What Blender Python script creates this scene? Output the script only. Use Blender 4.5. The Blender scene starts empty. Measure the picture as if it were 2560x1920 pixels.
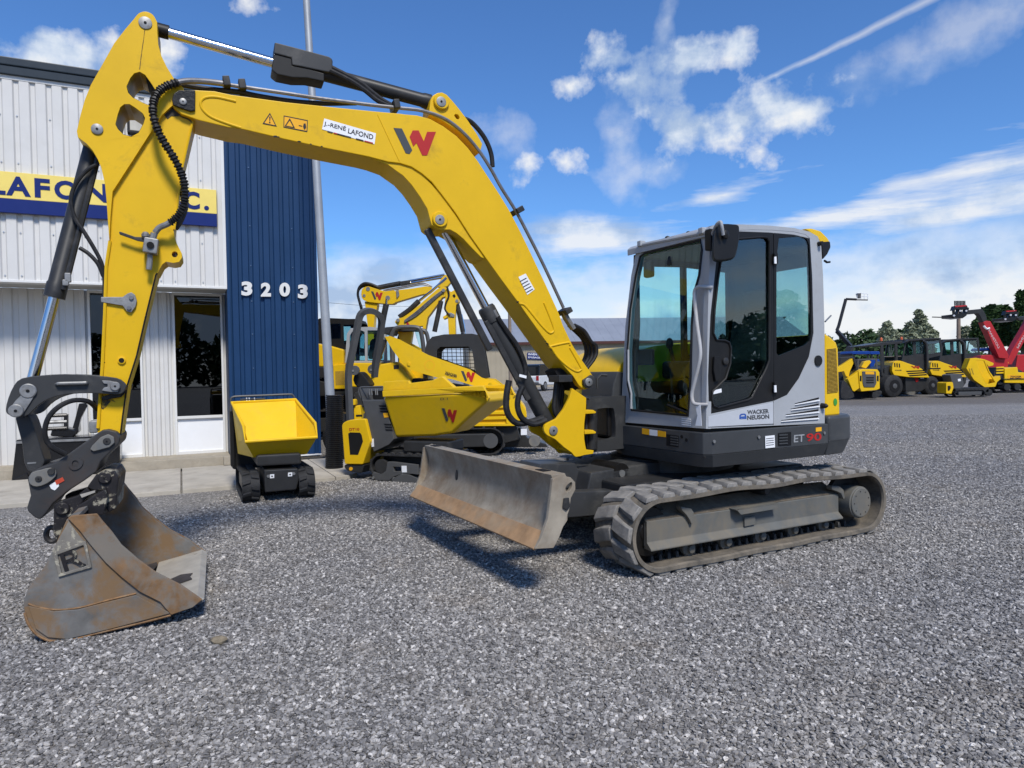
import bpy, bmesh, math, random
from math import radians, sin, cos, tan, pi, atan2, sqrt
from mathutils import Vector, Matrix, noise
from mathutils.geometry import tessellate_polygon

random.seed(7)
scene = bpy.context.scene
COL = scene.collection

# ------------------------------------------------------------------ camera
CAM_H = 1.5
FPX = 1736.0                      # focal length in photograph pixels (2560 wide)
PITCH, ROLL = radians(1.09), radians(1.03)
FW = Vector((0, cos(PITCH), -sin(PITCH)))
UP0 = Vector((0, sin(PITCH), cos(PITCH)))
UP = UP0 * cos(ROLL) + Vector((1, 0, 0)) * sin(ROLL)
RT = Vector((1, 0, 0)) * cos(ROLL) - UP0 * sin(ROLL)
CPOS = Vector((0, 0, CAM_H))
cam_d = bpy.data.cameras.new('camera')
cam = bpy.data.objects.new('camera', cam_d)
COL.objects.link(cam)
cam_d.sensor_width = 36.0
cam_d.lens = 36.0 * FPX / 2560.0
cam_d.clip_start = 0.05
cam_d.clip_end = 3000
cam.matrix_world = Matrix(((RT.x, UP.x, -FW.x, 0), (RT.y, UP.y, -FW.y, 0), (RT.z, UP.z, -FW.z, CAM_H), (0, 0, 0, 1)))
scene.camera = cam
cy = scene.cycles
cy.max_bounces = 7
cy.diffuse_bounces = 3
cy.glossy_bounces = 3
cy.transmission_bounces = 4
cy.transparent_max_bounces = 14
cy.caustics_reflective = False
cy.caustics_refractive = False

# ------------------------------------------------------------------ light
SUN_DIR = Vector((0.30, -0.77, 1.0)).normalized()      # towards the sun
SUN_EL = math.asin(SUN_DIR.z)
SUN_AZ = atan2(SUN_DIR.x, SUN_DIR.y)
sun_d = bpy.data.lights.new('sun', 'SUN')
sun_d.energy = 3.3
sun_d.angle = radians(12)
sun_d.color = (1.0, 0.95, 0.87)
sun = bpy.data.objects.new('sun', sun_d)
COL.objects.link(sun)
sun.rotation_euler = (-SUN_DIR).to_track_quat('-Z', 'Y').to_euler()

vs = scene.view_settings
vs.view_transform = 'Standard'
vs.look = 'None'
vs.gamma = 1.0
vs.use_curve_mapping = False
vs.exposure = 0.30

world = bpy.data.worlds.new('World')
scene.world = world
world.use_nodes = True
world.cycles.sampling_method = 'MANUAL'
world.cycles.sample_map_resolution = 256
WN = world.node_tree
WN.nodes.clear()


class NT:
    """small helper for node trees"""
    def __init__(s, tree):
        s.t = tree

    def n(s, typ, **kw):
        nd = s.t.nodes.new(typ)
        for k, v in kw.items():
            if k == 'ins':
                for i, val in v.items():
                    if hasattr(val, 'is_output') or hasattr(val, 'links'):
                        s.t.links.new(val, nd.inputs[i])
                    else:
                        nd.inputs[i].default_value = val
            else:
                setattr(nd, k, v)
        return nd

    def m(s, op, a, b=None, c=None, clamp=False):
        nd = s.t.nodes.new('ShaderNodeMath')
        nd.operation = op
        nd.use_clamp = clamp
        for i, v in enumerate((a, b, c)):
            if v is None:
                continue
            if isinstance(v, (int, float)):
                nd.inputs[i].default_value = v
            else:
                s.t.links.new(v, nd.inputs[i])
        return nd.outputs[0]

    def ramp(s, fac, stops, interp='LINEAR'):
        nd = s.t.nodes.new('ShaderNodeValToRGB')
        cr = nd.color_ramp
        cr.interpolation = interp
        while len(cr.elements) < len(stops):
            cr.elements.new(0.5)
        for e, (p, c) in zip(cr.elements, stops):
            e.position = p
            e.color = (c, c, c, 1) if isinstance(c, (int, float)) else (*c, 1)
        s.t.links.new(fac, nd.inputs[0])
        return nd.outputs[0]

    def mix(s, fac, a, b, blend='MIX'):
        nd = s.t.nodes.new('ShaderNodeMix')
        nd.data_type = 'RGBA'
        nd.blend_type = blend
        for i, v in ((0, fac), (6, a), (7, b)):
            if isinstance(v, (int, float)):
                nd.inputs[i].default_value = v
            elif isinstance(v, (tuple, list)):
                nd.inputs[i].default_value = (*v, 1) if len(v) == 3 else v
            else:
                s.t.links.new(v, nd.inputs[i])
        return nd.outputs[2]


# ---- sky: Nishita plus clouds laid out by azimuth and elevation
def build_sky():
    w = NT(WN)
    sky = w.n('ShaderNodeTexSky', sky_type='NISHITA')
    sky.sun_disc = False
    sky.sun_elevation = SUN_EL
    sky.sun_rotation = SUN_AZ
    sky.altitude = 50
    sky.air_density = 1.0
    sky.dust_density = 0.35
    sky.ozone_density = 2.2
    tc = w.n('ShaderNodeTexCoord')
    g = tc.outputs['Generated']
    nrm = w.n('ShaderNodeVectorMath', operation='NORMALIZE', ins={0: g}).outputs[0]
    sep = w.n('ShaderNodeSeparateXYZ', ins={0: nrm})
    az = w.m('ARCTAN2', sep.outputs[0], sep.outputs[1])
    el = w.m('ARCSINE', sep.outputs[2])
    comb = w.n('ShaderNodeCombineXYZ', ins={0: az, 1: el}).outputs[0]

    def nz(scale, detail, rough, sx=1, sy=1, off=0.0, rot=0.0, dist=0.0):
        mp = w.n('ShaderNodeMapping', ins={0: comb})
        mp.inputs['Location'].default_value = (off, off * .7, 0)
        mp.inputs['Rotation'].default_value = (0, 0, rot)
        mp.inputs['Scale'].default_value = (sx, sy, 1)
        n = w.n('ShaderNodeTexNoise', ins={'Vector': mp.outputs[0], 'Scale': scale, 'Detail': detail, 'Roughness': rough, 'Distortion': dist})
        return n.outputs[0]

    edge = nz(20.0, 6, .56, off=3.1)
    edge2 = nz(9.0, 3, .5, off=7.7)
    pert = w.m('ADD', w.m('MULTIPLY', w.m('SUBTRACT', edge, .5), 3.0), w.m('MULTIPLY', w.m('SUBTRACT', edge2, .5), 1.5))

    def direc(px, py):
        d = FW + RT * ((px - 1280) / FPX) - UP * ((py - 960) / FPX)
        d.normalize()
        return atan2(d.x, d.y), math.asin(d.z)

    def blob(px, py, rx, ry, rot=0.0, k=1.0):
        """soft elliptical cloud centred where photograph pixel (px,py) looks"""
        a0, e0 = direc(px, py)
        da = w.m('SUBTRACT', az, a0)
        de = w.m('SUBTRACT', el, e0)
        c, s_ = cos(rot), sin(rot)
        u = w.m('ADD', w.m('MULTIPLY', da, c / (rx / FPX)), w.m('MULTIPLY', de, s_ / (rx / FPX)))
        v = w.m('ADD', w.m('MULTIPLY', da, -s_ / (ry / FPX)), w.m('MULTIPLY', de, c / (ry / FPX)))
        r2 = w.m('SQRT', w.m('ADD', w.m('MULTIPLY', u, u), w.m('MULTIPLY', v, v)))
        return w.m('MULTIPLY', w.m('SUBTRACT', 1.0, r2), k)

    def mx(lst):
        o = lst[0]
        for b in lst[1:]:
            o = w.m('SMOOTH_MAX', o, b, .3)
        return o

    cum = mx([blob(1745, 300, 150, 95), blob(1880, 285, 175, 95), blob(1990, 285, 110, 70), blob(1690, 325, 65, 65),
              blob(1735, 140, 74, 52, 0, .75), blob(1850, 112, 62, 58, 0, .75),
              blob(1545, 140, 85, 52, 0, .75), blob(1590, 215, 95, 80, 0, .8), blob(1430, 222, 75, 34, 0, .6),
              blob(1900, 378, 55, 28, -.3, .55), blob(190, 140, 170, 55), blob(390, 150, 70, 60), blob(1312, 410, 85, 40, 0, .55), blob(1415, 405, 75, 42, 0, .55), blob(620, 15, 60, 34, 0, .55)])
    cum_m = w.ramp(w.m('ADD', cum, w.m('MULTIPLY', pert, .80)), [(0.14, 0.0), (0.42, .5), (0.75, .93), (1.0, 1.0)])
    # faint vertical wisp and high veil
    wisp = mx([blob(1555, 370, 60, 190, .12), blob(1600, 430, 130, 40), blob(1665, 60, 28, 130, -.25), blob(1250, 640, 160, 60, .1), blob(1420, 560, 150, 30, .1), blob(1250, 350, 90, 60)])
    wisp_m = w.m('MULTIPLY', w.ramp(w.m('ADD', wisp, w.m('MULTIPLY', w.m('SUBTRACT', edge, .5), 2.2)), [(0.0, 0.0), (0.9, 1.0)]), .40)
    # streaked cirrus, low on the right
    st = nz(2.2, 6, .60, sx=1.3, sy=8.0, off=2.2, rot=-.15, dist=.2)
    cirx = mx([blob(2380, 430, 330, 46, .13), blob(2050, 545, 330, 60, .1), blob(1800, 490, 190, 26, .14), blob(2300, 560, 300, 40, .08), blob(1500, 600, 300, 50, .05)])
    cirx = w.m('MULTIPLY', w.ramp(w.m('ADD', cirx, w.m('MULTIPLY', w.m('SUBTRACT', st, .5), 4.6)), [(0.15, 0.0), (1.1, 1.0)]), .85)
    # cloud bank along the whole horizon
    bn = nz(3.4, 7, .56, sx=1.0, sy=2.1, off=5.0)
    bank_in = w.m('ADD', w.m('MULTIPLY', w.m('SUBTRACT', bn, .5), .30), el)
    bank = w.ramp(bank_in, [(0.0, 1.0), (0.09, .95), (0.135, .6), (0.19, 0.0)], 'EASE')
    # contrail
    (a0, e0), (a1, e1) = direc(1885, 212), direc(2330, -5)
    L = sqrt((a1 - a0) ** 2 + (e1 - e0) ** 2)
    ux, uy = (a1 - a0) / L, (e1 - e0) / L
    da, de = w.m('SUBTRACT', az, a0), w.m('SUBTRACT', el, e0)
    t = w.m('ADD', w.m('MULTIPLY', da, ux), w.m('MULTIPLY', de, uy))
    q = w.m('ADD', w.m('MULTIPLY', da, -uy), w.m('MULTIPLY', de, ux))
    q = w.m('ADD', q, w.m('MULTIPLY', w.m('SUBTRACT', edge, .5), .006))
    wid = w.m('ADD', .004, w.m('MULTIPLY', w.m('MAXIMUM', t, 0.0), .012))
    tr = w.m('SUBTRACT', 1.0, w.m('DIVIDE', w.m('ABSOLUTE', q), wid), clamp=True)
    tr = w.m('MULTIPLY', w.m('MULTIPLY', tr, w.ramp(t, [(0.0, 0.0), (.02, 1.0), (.55, .6)])), .5)
    veil = w.m('MULTIPLY', w.ramp(w.m('ADD', blob(2420, 70, 330, 60, .25), w.m('MULTIPLY', w.m('SUBTRACT', edge, .5), 2.4)), [(0.0, 0.0), (1.0, 1.0)]), .35)
    mask = cum_m
    for o in (wisp_m, cirx, bank, tr, veil):
        mask = w.m('SUBTRACT', 1.0, w.m('MULTIPLY', w.m('SUBTRACT', 1.0, mask, clamp=True), w.m('SUBTRACT', 1.0, o, clamp=True)))
    # clouds: white crowns, greyer bellies
    sh = w.m('ADD', w.m('MULTIPLY', bn, .75), w.m('MULTIPLY', edge, .25))
    ccol = w.ramp(sh, [(0.43, CLOUD_LO), (0.49, CLOUD_MID), (0.54, CLOUD_HI)])
    col = w.mix(1.0, sky.outputs[0], SKY_TINT, 'MULTIPLY')
    col = w.mix(mask, col, ccol)
    bg = w.n('ShaderNodeBackground', ins={0: col, 1: SKY_STR})
    out = w.n('ShaderNodeOutputWorld')
    WN.links.new(bg.outputs[0], out.inputs[0])


SKY_STR = 0.085
SKY_TINT = (.66, 1.05, 1.53)
CLOUD_LO, CLOUD_MID, CLOUD_HI = (4.0, 5.2, 7.2), (6.5, 7.3, 8.5), (8.7, 8.8, 8.9)
build_sky()

# ------------------------------------------------------------------ pixels to positions
# crops of the photograph used for measuring: origin x, origin y, scale
ZS = dict(A=(0, 0, 2.592), B=(0, 640, 2.7656), C=(0, 1140, 3.3188), D=(400, 100, 3.16), E=(540, 640, 2.6757),
          F=(1000, 200, 2.765), G=(1000, 780, 2.5143), H=(1500, 520, 2.3706), I=(1420, 1120, 2.6333),
          J=(2040, 680, 4.148), K=(780, 680, 4.1475), L=(1100, 740, 4.8087), O=(560, 960, 4.878),
          Q=(820, 940, 5.2667), R=(0, 180, 3.0717), S=(1440, 1140, 4.2538), X=(0, 0, .86406), N=(0, 0, 1.0))


def ray(z, p):
    a, b, s = ZS[z]
    px, py = a + p[0] / s, b + p[1] / s
    return FW + RT * ((px - 1280) / FPX) - UP * ((py - 960) / FPX)


def gnd(z, p, h=0.0):
    r = ray(z, p)
    return CPOS + r * ((h - CAM_H) / r.z)


def at_depth(z, p, d):
    r = ray(z, p)
    return CPOS + r * (d / r.y)


class Frame:
    def __init__(s, o, ang, base=None):
        s.m = Matrix.Translation(Vector((o[0], o[1], o[2] if len(o) > 2 else 0))) @ Matrix.Rotation(ang, 4, 'Z')
        if base:
            s.m = base.m @ s.m
        s.i = s.m.inverted()
        s.c = s.i @ CPOS

    def pl(s, z, p, v, ax=1):
        """point where the pixel's ray meets the local plane axis=v"""
        d = s.i.to_3x3() @ ray(z, p)
        return s.c + d * ((v - s.c[ax]) / d[ax])

    def pls(s, z, pts, v, ax=1):
        return [s.pl(z, p, v, ax) for p in pts]


# ------------------------------------------------------------------ mesh builder
class MB:
    def __init__(s):
        s.v, s.f = [], []

    def add(s, vs_, fs):
        n = len(s.v)
        s.v += [Vector(v) for v in vs_]
        s.f += [[i + n for i in f] for f in fs]
        return s

    def box(s, c, d, rz=0.0, rot=None):
        m = Matrix.Rotation(rz, 3, 'Z') if rot is None else rot
        vs_ = [Vector(c) + m @ Vector((x * d[0] / 2, y * d[1] / 2, z * d[2] / 2)) for x in (-1, 1) for y in (-1, 1) for z in (-1, 1)]
        return s.add(vs_, [(0, 1, 3, 2), (4, 6, 7, 5), (0, 4, 5, 1), (2, 3, 7, 6), (0, 2, 6, 4), (1, 5, 7, 3)])

    def bb(s, a, b):
        return s.box([(a[i] + b[i]) / 2 for i in range(3)], [abs(b[i] - a[i]) for i in range(3)])

    def loops(s, la, lb, holes_a=(), holes_b=()):
        """solid between two matching outlines, with optional holes"""
        n = len(la)
        if not holes_a:
            s.add(list(la) + list(lb), [list(range(n)), list(range(2 * n - 1, n - 1, -1))] + [(i, i + n, (i + 1) % n + n, (i + 1) % n) for i in range(n)])
            return s
        polys = [la] + list(holes_a)
        polyb = [lb] + list(holes_b)
        tris = tessellate_polygon([[Vector(p) for p in q] for q in polys])
        va = [p for q in polys for p in q]
        vb = [p for q in polyb for p in q]
        k = len(va)
        fs = [tuple(t) for t in tris] + [tuple(i + k for i in reversed(t)) for t in tris]
        o = 0
        for q in polys:
            m = len(q)
            fs += [(o + i, o + i + k, o + (i + 1) % m + k, o + (i + 1) % m) for i in range(m)]
            o += m
        return s.add(va + vb, fs)

    def plate(s, pts, off, holes=()):
        off = Vector(off)
        return s.loops(pts, [p + off for p in pts], holes, [[p + off for p in h] for h in holes])

    def cyl(s, p0, p1, r0, r1=None, n=18):
        p0, p1 = Vector(p0), Vector(p1)
        r1 = r0 if r1 is None else r1
        q = (p1 - p0).to_track_quat('Z', 'Y')
        la = [p0 + q @ Vector((cos(2 * pi * i / n) * r0, sin(2 * pi * i / n) * r0, 0)) for i in range(n)]
        lb = [p1 + q @ Vector((cos(2 * pi * i / n) * r1, sin(2 * pi * i / n) * r1, 0)) for i in range(n)]
        return s.loops(la, lb)

    def lathe(s, p0, p1, prof, n=20):
        """prof = [(t along p0..p1 in metres, radius)]"""
        p0, p1 = Vector(p0), Vector(p1)
        ax = (p1 - p0).normalized()
        q = ax.to_track_quat('Z', 'Y')
        vs_, fs = [], []
        for t, r in prof:
            vs_ += [p0 + ax * t + q @ Vector((cos(2 * pi * i / n) * r, sin(2 * pi * i / n) * r, 0)) for i in range(n)]
        for k in range(len(prof) - 1):
            fs += [(k * n + i, k * n + (i + 1) % n, (k + 1) * n + (i + 1) % n, (k + 1) * n + i) for i in range(n)]
        fs.append(list(range(n - 1, -1, -1)))
        fs.append([(len(prof) - 1) * n + i for i in range(n)])
        return s.add(vs_, fs)

    def tube(s, pts, r, n=8, closed=False):
        pts = [Vector(p) for p in pts]
        m = len(pts)
        rad = r if callable(r) else (lambda t: r)
        vs_, fs = [], []
        up = None
        for i, p in enumerate(pts):
            a = pts[i - 1] if (i > 0 or closed) else p
            b = pts[(i + 1) % m] if (i < m - 1 or closed) else p
            t = (b - a).normalized()
            if up is None:
                up = Vector((0, 0, 1)) if abs(t.z) < .9 else Vector((1, 0, 0))
            sd = t.cross(up).normalized()
            up = sd.cross(t).normalized()
            rr = rad(i / max(1, m - 1))
            vs_ += [p + (sd * cos(2 * pi * k / n) + up * sin(2 * pi * k / n)) * rr for k in range(n)]
        for i in range(m if closed else m - 1):
            j = (i + 1) % m
            fs += [(i * n + k, i * n + (k + 1) % n, j * n + (k + 1) % n, j * n + k) for k in range(n)]
        if not closed:
            fs.append(list(range(n - 1, -1, -1)))
            fs.append([(m - 1) * n + k for k in range(n)])
        return s.add(vs_, fs)

    def sphere(s, c, r, n=12, sc=(1, 1, 1)):
        c = Vector(c)
        vs_, fs = [], []
        for i in range(1, n // 2):
            th = pi * i / (n // 2)
            vs_ += [c + Vector((sin(th) * cos(2 * pi * k / n) * r * sc[0], sin(th) * sin(2 * pi * k / n) * r * sc[1], cos(th) * r * sc[2])) for k in range(n)]
        m = n // 2 - 1
        vs_ += [c + Vector((0, 0, r * sc[2])), c - Vector((0, 0, r * sc[2]))]
        for i in range(m - 1):
            fs += [(i * n + k, (i + 1) * n + k, (i + 1) * n + (k + 1) % n, i * n + (k + 1) % n) for k in range(n)]
        fs += [(m * n, k, (k + 1) % n) for k in range(n)]
        fs += [(m * n + 1, (m - 1) * n + (k + 1) % n, (m - 1) * n + k) for k in range(n)]
        return s.add(vs_, fs)

    def grid(s, rows):
        """rows of points -> sheet"""
        n = len(rows[0])
        return s.add([p for r in rows for p in r], [(i * n + k, i * n + k + 1, (i + 1) * n + k + 1, (i + 1) * n + k) for i in range(len(rows) - 1) for k in range(n - 1)])

    def xf(s, m):
        s.v = [m @ v for v in s.v]
        return s

    def mesh(s, name, bevel=0.0, seg=2, ang=32, smooth=True):
        me = bpy.data.meshes.new(name)
        me.from_pydata([tuple(v) for v in s.v], [], s.f)
        bm = bmesh.new()
        bm.from_mesh(me)
        bmesh.ops.recalc_face_normals(bm, faces=bm.faces)
        th = radians(ang)
        if bevel > 0:
            es = [e for e in bm.edges if len(e.link_faces) == 2 and e.calc_face_angle(0) > th]
            if es:
                bmesh.ops.bevel(bm, geom=es, offset=bevel, segments=seg, profile=.5, affect='EDGES', clamp_overlap=True)
        if smooth:
            for f in bm.faces:
                f.smooth = True
            for e in bm.edges:
                if len(e.link_faces) != 2 or e.calc_face_angle(0) > th:
                    e.smooth = False
        bm.to_mesh(me)
        bm.free()
        return me

    def build(s, name, mat, parent=None, bevel=0.0, seg=2, ang=32, xf=None, smooth=True):
        if xf is not None:
            s.xf(xf)
        me = s.mesh(name, bevel, seg, ang, smooth)
        me.materials.append(mat)
        o = link(name, me, parent)
        if bevel > 0 and smooth:
            wn = o.modifiers.new('weighted_normals', 'WEIGHTED_NORMAL')
            wn.keep_sharp = True
            wn.weight = 100
        return o


def link(name, me, parent=None):
    o = bpy.data.objects.new(name, me)
    COL.objects.link(o)
    if parent is not None:
        o.parent = parent
    return o


def thing(name, label, cat, fr=None, group=None):
    o = bpy.data.objects.new(name, None)
    o.empty_display_size = .2
    COL.objects.link(o)
    if fr is not None:
        o.matrix_world = fr.m
    return tag(o, label, cat, group)


def tag(o, label, cat, group=None):
    o['label'] = label
    o['category'] = cat
    if group:
        o['group'] = group
    return o


def struct(o):
    o['kind'] = 'structure'
    return o


def smooth_pts(pts, n=4, closed=False):
    """Catmull-Rom through points"""
    pts = [Vector(p) for p in pts]
    m = len(pts)
    out = []
    for i in range(m if closed else m - 1):
        p0 = pts[(i - 1) % m] if closed or i > 0 else pts[i]
        p1, p2 = pts[i], pts[(i + 1) % m]
        p3 = pts[(i + 2) % m] if closed or i < m - 2 else p2
        for k in range(n):
            t = k / n
            out.append(.5 * ((2 * p1) + (p2 - p0) * t + (2 * p0 - 5 * p1 + 4 * p2 - p3) * t * t + (3 * p1 - p0 - 3 * p2 + p3) * t ** 3))
    if not closed:
        out.append(pts[-1])
    return out


def s2(pts, n=3, closed=False):
    return [(p.x, p.y) for p in smooth_pts([(x, y, 0) for x, y in pts], n, closed)]


def arc(cx, cy, r, a0, a1, n=8):
    return [(cx + r * cos(radians(a0 + (a1 - a0) * i / n)), cy + r * sin(radians(a0 + (a1 - a0) * i / n))) for i in range(n + 1)]


def circ(cx, cy, r, n=14, ry=None):
    return [(cx + r * cos(2 * pi * i / n), cy + (ry or r) * sin(2 * pi * i / n)) for i in range(n)]


# ------------------------------------------------------------------ materials
MATS = {}


def mk(name, base, rough=.5, metal=0.0, var=.12, scale=6.0, dirt=None, amt=.35, dscale=3.0, bump=0.0, bscale=60.0, coat=0.0, drange=(.5, .72), spec=.3):
    """painted / worn surface: base colour with slow variation, patches of dirt, fine relief"""
    if name in MATS:
        return MATS[name]
    m = bpy.data.materials.new(name)
    m.use_nodes = True
    t = NT(m.node_tree)
    b = m.node_tree.nodes['Principled BSDF']
    tc = t.n('ShaderNodeTexCoord')
    o = tc.outputs['Object']
    n1 = t.n('ShaderNodeTexNoise', ins={'Vector': o, 'Scale': scale, 'Detail': 6.0, 'Roughness': .6}).outputs[0]
    lo = tuple(c * (1 - var) for c in base)
    hi = tuple(min(1, c * (1 + var)) for c in base)
    col = t.ramp(n1, [(.3, lo), (.7, hi)])
    rgh = t.m('ADD', rough - .06, t.m('MULTIPLY', n1, .12))
    if dirt:
        n2 = t.n('ShaderNodeTexNoise', ins={'Vector': o, 'Scale': dscale, 'Detail': 9.0, 'Roughness': .68, 'Distortion': .4}).outputs[0]
        f = t.m('MULTIPLY', t.ramp(n2, [(drange[0], 0.0), (drange[1], 1.0)]), amt)
        col = t.mix(f, col, dirt)
        rgh = t.m('ADD', rgh, t.m('MULTIPLY', f, .3), clamp=True)
    m.node_tree.links.new(col, b.inputs['Base Color'])
    m.node_tree.links.new(rgh, b.inputs['Roughness'])
    b.inputs['Metallic'].default_value = metal
    b.inputs['Specular IOR Level'].default_value = spec
    if coat:
        b.inputs['Coat Weight'].default_value = coat
        b.inputs['Coat Roughness'].default_value = .2
    if bump:
        n3 = t.n('ShaderNodeTexNoise', ins={'Vector': o, 'Scale': bscale, 'Detail': 5.0, 'Roughness': .65}).outputs[0]
        bp = t.n('ShaderNodeBump', ins={'Height': n3, 'Strength': bump, 'Distance': .01})
        m.node_tree.links.new(bp.outputs[0], b.inputs['Normal'])
    MATS[name] = m
    return m


def glass(name, tint, refl=.10, rough=0.0):
    """thin window pane: tinted clear layer plus a mirror coat that grows at grazing angles"""
    if name in MATS:
        return MATS[name]
    m = bpy.data.materials.new(name)
    m.use_nodes = True
    t = NT(m.node_tree)
    m.node_tree.nodes.clear()
    fc = t.n('ShaderNodeLayerWeight', ins={0: .5}).outputs['Facing']
    fac = t.m('ADD', t.m('MULTIPLY', t.m('POWER', fc, 4.0), 1 - refl), refl, clamp=True)
    tr = t.n('ShaderNodeBsdfTransparent', ins={0: (*tint, 1)})
    gl = t.n('ShaderNodeBsdfGlossy', ins={0: (.9, .95, 1, 1), 'Roughness': rough})
    mx = t.n('ShaderNodeMixShader', ins={0: fac, 1: tr.outputs[0], 2: gl.outputs[0]})
    out = t.n('ShaderNodeOutputMaterial', ins={0: mx.outputs[0]})
    MATS[name] = m
    return m


YEL = mk('yellow_paint', (.70, .425, .008), .45, var=.06, scale=2.5, dirt=(.24, .15, .03), amt=.45, dscale=5, drange=(.56, .76), coat=.08, bump=.02, bscale=90, spec=.2)
YEL2 = mk('yellow_paint_clean', (.76, .47, .009), .4, var=.05, scale=2, coat=.12, spec=.25, dirt=(.45, .30, .04), amt=.25, dscale=4)
DGREY = mk('charcoal_paint', (.039, .040, .041), .45, var=.15, scale=4, dirt=(.20, .19, .17), amt=.3, dscale=5, drange=(.52, .8))
CYLG = mk('cylinder_grey_paint', (.027, .027, .027), .42, var=.2, scale=5, dirt=(.12, .11, .10), amt=.35, dscale=6)
BLACK = mk('black_plastic', (.0105, .010, .0095), .5, var=.2, scale=9)
MATT = mk('matt_black_void', (.006, .006, .007), .8, var=.2)
HOSE = mk('black_rubber_hose', (.014, .014, .015), .5, var=.25, scale=20, dirt=(.07, .065, .06), amt=.4, dscale=14)
CHROME = mk('chrome_rod', (.62, .63, .65), .16, 1.0, var=.04)
STEEL = mk('bare_steel', (.26, .26, .255), .5, .55, var=.2, scale=20, dirt=(.10, .08, .06), amt=.5, dscale=18)
PIPE = mk('pipe_grey', (.20, .20, .21), .42, .5, var=.2, scale=12, dirt=(.05, .045, .04), amt=.5, dscale=9)
GREASE = mk('black_grease', (.010, .009, .008), .35, var=.3, scale=20, bump=.3, bscale=60)
SILVER = mk('silver_cab_paint', (.36, .375, .39), .42, var=.06, scale=3, dirt=(.24, .20, .16), amt=.4, dscale=8, drange=(.58, .8), coat=.15)
SKIRT = mk('dark_slate_paint', (.049, .052, .055), .42, var=.1, scale=3, dirt=(.19, .18, .16), amt=.28, dscale=3.5, drange=(.5, .85))
DECAL_W = mk('white_decal', (.78, .79, .80), .5, var=.03)
DECAL_K = mk('black_decal', (.02, .02, .022), .5, var=.05)
DECAL_G = mk('logo_charcoal', (.055, .06, .065), .5, var=.05)
DECAL_R = mk('logo_red', (.42, .020, .018), .45, var=.05)
DECAL_B = mk('logo_blue', (.03, .09, .33), .5, var=.05)
DECAL_O = mk('orange_decal', (.82, .40, .012), .5, var=.05)


def text_mesh(txt, bold=0.0):
    cu = bpy.data.curves.new('txt', 'FONT')
    cu.body = txt
    cu.size = 1.0
    cu.offset = bold
    cu.resolution_u = 4
    ob = bpy.data.objects.new('txt', cu)
    COL.objects.link(ob)
    dg = bpy.context.evaluated_depsgraph_get()
    dg.update()
    me = bpy.data.meshes.new_from_object(ob.evaluated_get(dg))
    vs_ = [v.co.copy() for v in me.vertices]
    fs = [list(p.vertices) for p in me.polygons]
    bpy.data.objects.remove(ob)
    bpy.data.curves.remove(cu)
    bpy.data.meshes.remove(me)
    return vs_, fs


def text_on(txt, p_bl, p_br, p_tr, p_tl, bold=0.0, thick=0.0, nrm=None):
    """flat lettering mapped onto a quad; thick > 0 raises it along nrm"""
    vs_, fs = text_mesh(txt, bold)
    x0, x1 = min(v.x for v in vs_), max(v.x for v in vs_)
    y0, y1 = min(v.y for v in vs_), max(v.y for v in vs_)
    bl, br, tr, tl = Vector(p_bl), Vector(p_br), Vector(p_tr), Vector(p_tl)
    out = []
    for v in vs_:
        a, b = (v.x - x0) / (x1 - x0), (v.y - y0) / (y1 - y0)
        out.append((bl * (1 - a) + br * a) * (1 - b) + (tl * (1 - a) + tr * a) * b)
    mb = MB().add(out, fs)
    if thick:
        n = len(out)
        off = Vector(nrm) * thick
        cnt = {}
        for f in fs:
            for i in range(len(f)):
                e = (f[i], f[(i + 1) % len(f)])
                cnt[e] = cnt.get(e, 0) + 1
        sides = [(a, b, b + n, a + n) for (a, b) in cnt if (b, a) not in cnt]
        mb = MB().add(out + [p + off for p in out], fs + [[i + n for i in reversed(f)] for f in fs] + [list(q) for q in sides])
    return mb


LOGO_D = [(0, 1), (.19, .98), (.43, .19), (.37, .055), (.28, .08)]
LOGO_R = [(.37, .68), (.44, .91), (.58, .91), (.70, .52), (.78, .86), (.99, .86), (.78, 0), (.665, 0), (.53, .45), (.455, .33)]


def quad_map(uv, bl, br, tr, tl):
    bl, br, tr, tl = Vector(bl), Vector(br), Vector(tr), Vector(tl)
    return [(bl * (1 - a) + br * a) * (1 - b) + (tl * (1 - a) + tr * a) * b for a, b in uv]


def logo(parent, bl, br, tr, tl, off, xf=None, dark=None, red=None):
    """two-stroke W emblem on a quad"""
    for uv, mt, nm in ((LOGO_D, dark or DECAL_G, 'emblem_stroke'), (LOGO_R, red or DECAL_R, 'emblem_stroke')):
        MB().plate(quad_map(uv, bl, br, tr, tl), off).build(nm, mt, parent, xf=xf)


def rect_px(x0, y0, x1, y1):
    """pixel rectangle as BL, BR, TR, TL"""
    return [(x0, y1), (x1, y1), (x1, y0), (x0, y0)]

# ================================================================== MAIN EXCAVATOR
A_M = radians(61.5)
EX = Frame((1.475, 6.487), atan2(-cos(A_M), -sin(A_M)))        # x forward, y towards the cab side, z up
BF = Frame((1.15, 0), radians(-5.5), EX)                        # boom swung slightly to the right
XB = EX.i @ BF.m
DUSTG = mk('dusty_grey_steel', (.13, .135, .135), .6, var=.15, scale=5, dirt=(.26, .22, .16), amt=.7, dscale=2.4, drange=(.4, .7), bump=.05)
DUSTF = mk('track_frame_grey', (.115, .118, .112), .55, var=.12, scale=4, dirt=(.19, .16, .115), amt=.75, dscale=3, drange=(.42, .66), bump=.04)
RUB = mk('dusty_track_rubber', (.088, .080, .068), .82, var=.25, scale=9, dirt=(.225, .19, .145), amt=.8, dscale=6, drange=(.36, .64), bump=.25, bscale=70)
RUBL = mk('worn_rubber_lug', (.175, .168, .158), .8, var=.22, scale=14, dirt=(.34, .31, .265), amt=.6, dscale=11, drange=(.42, .7), bump=.35, bscale=55)
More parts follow.
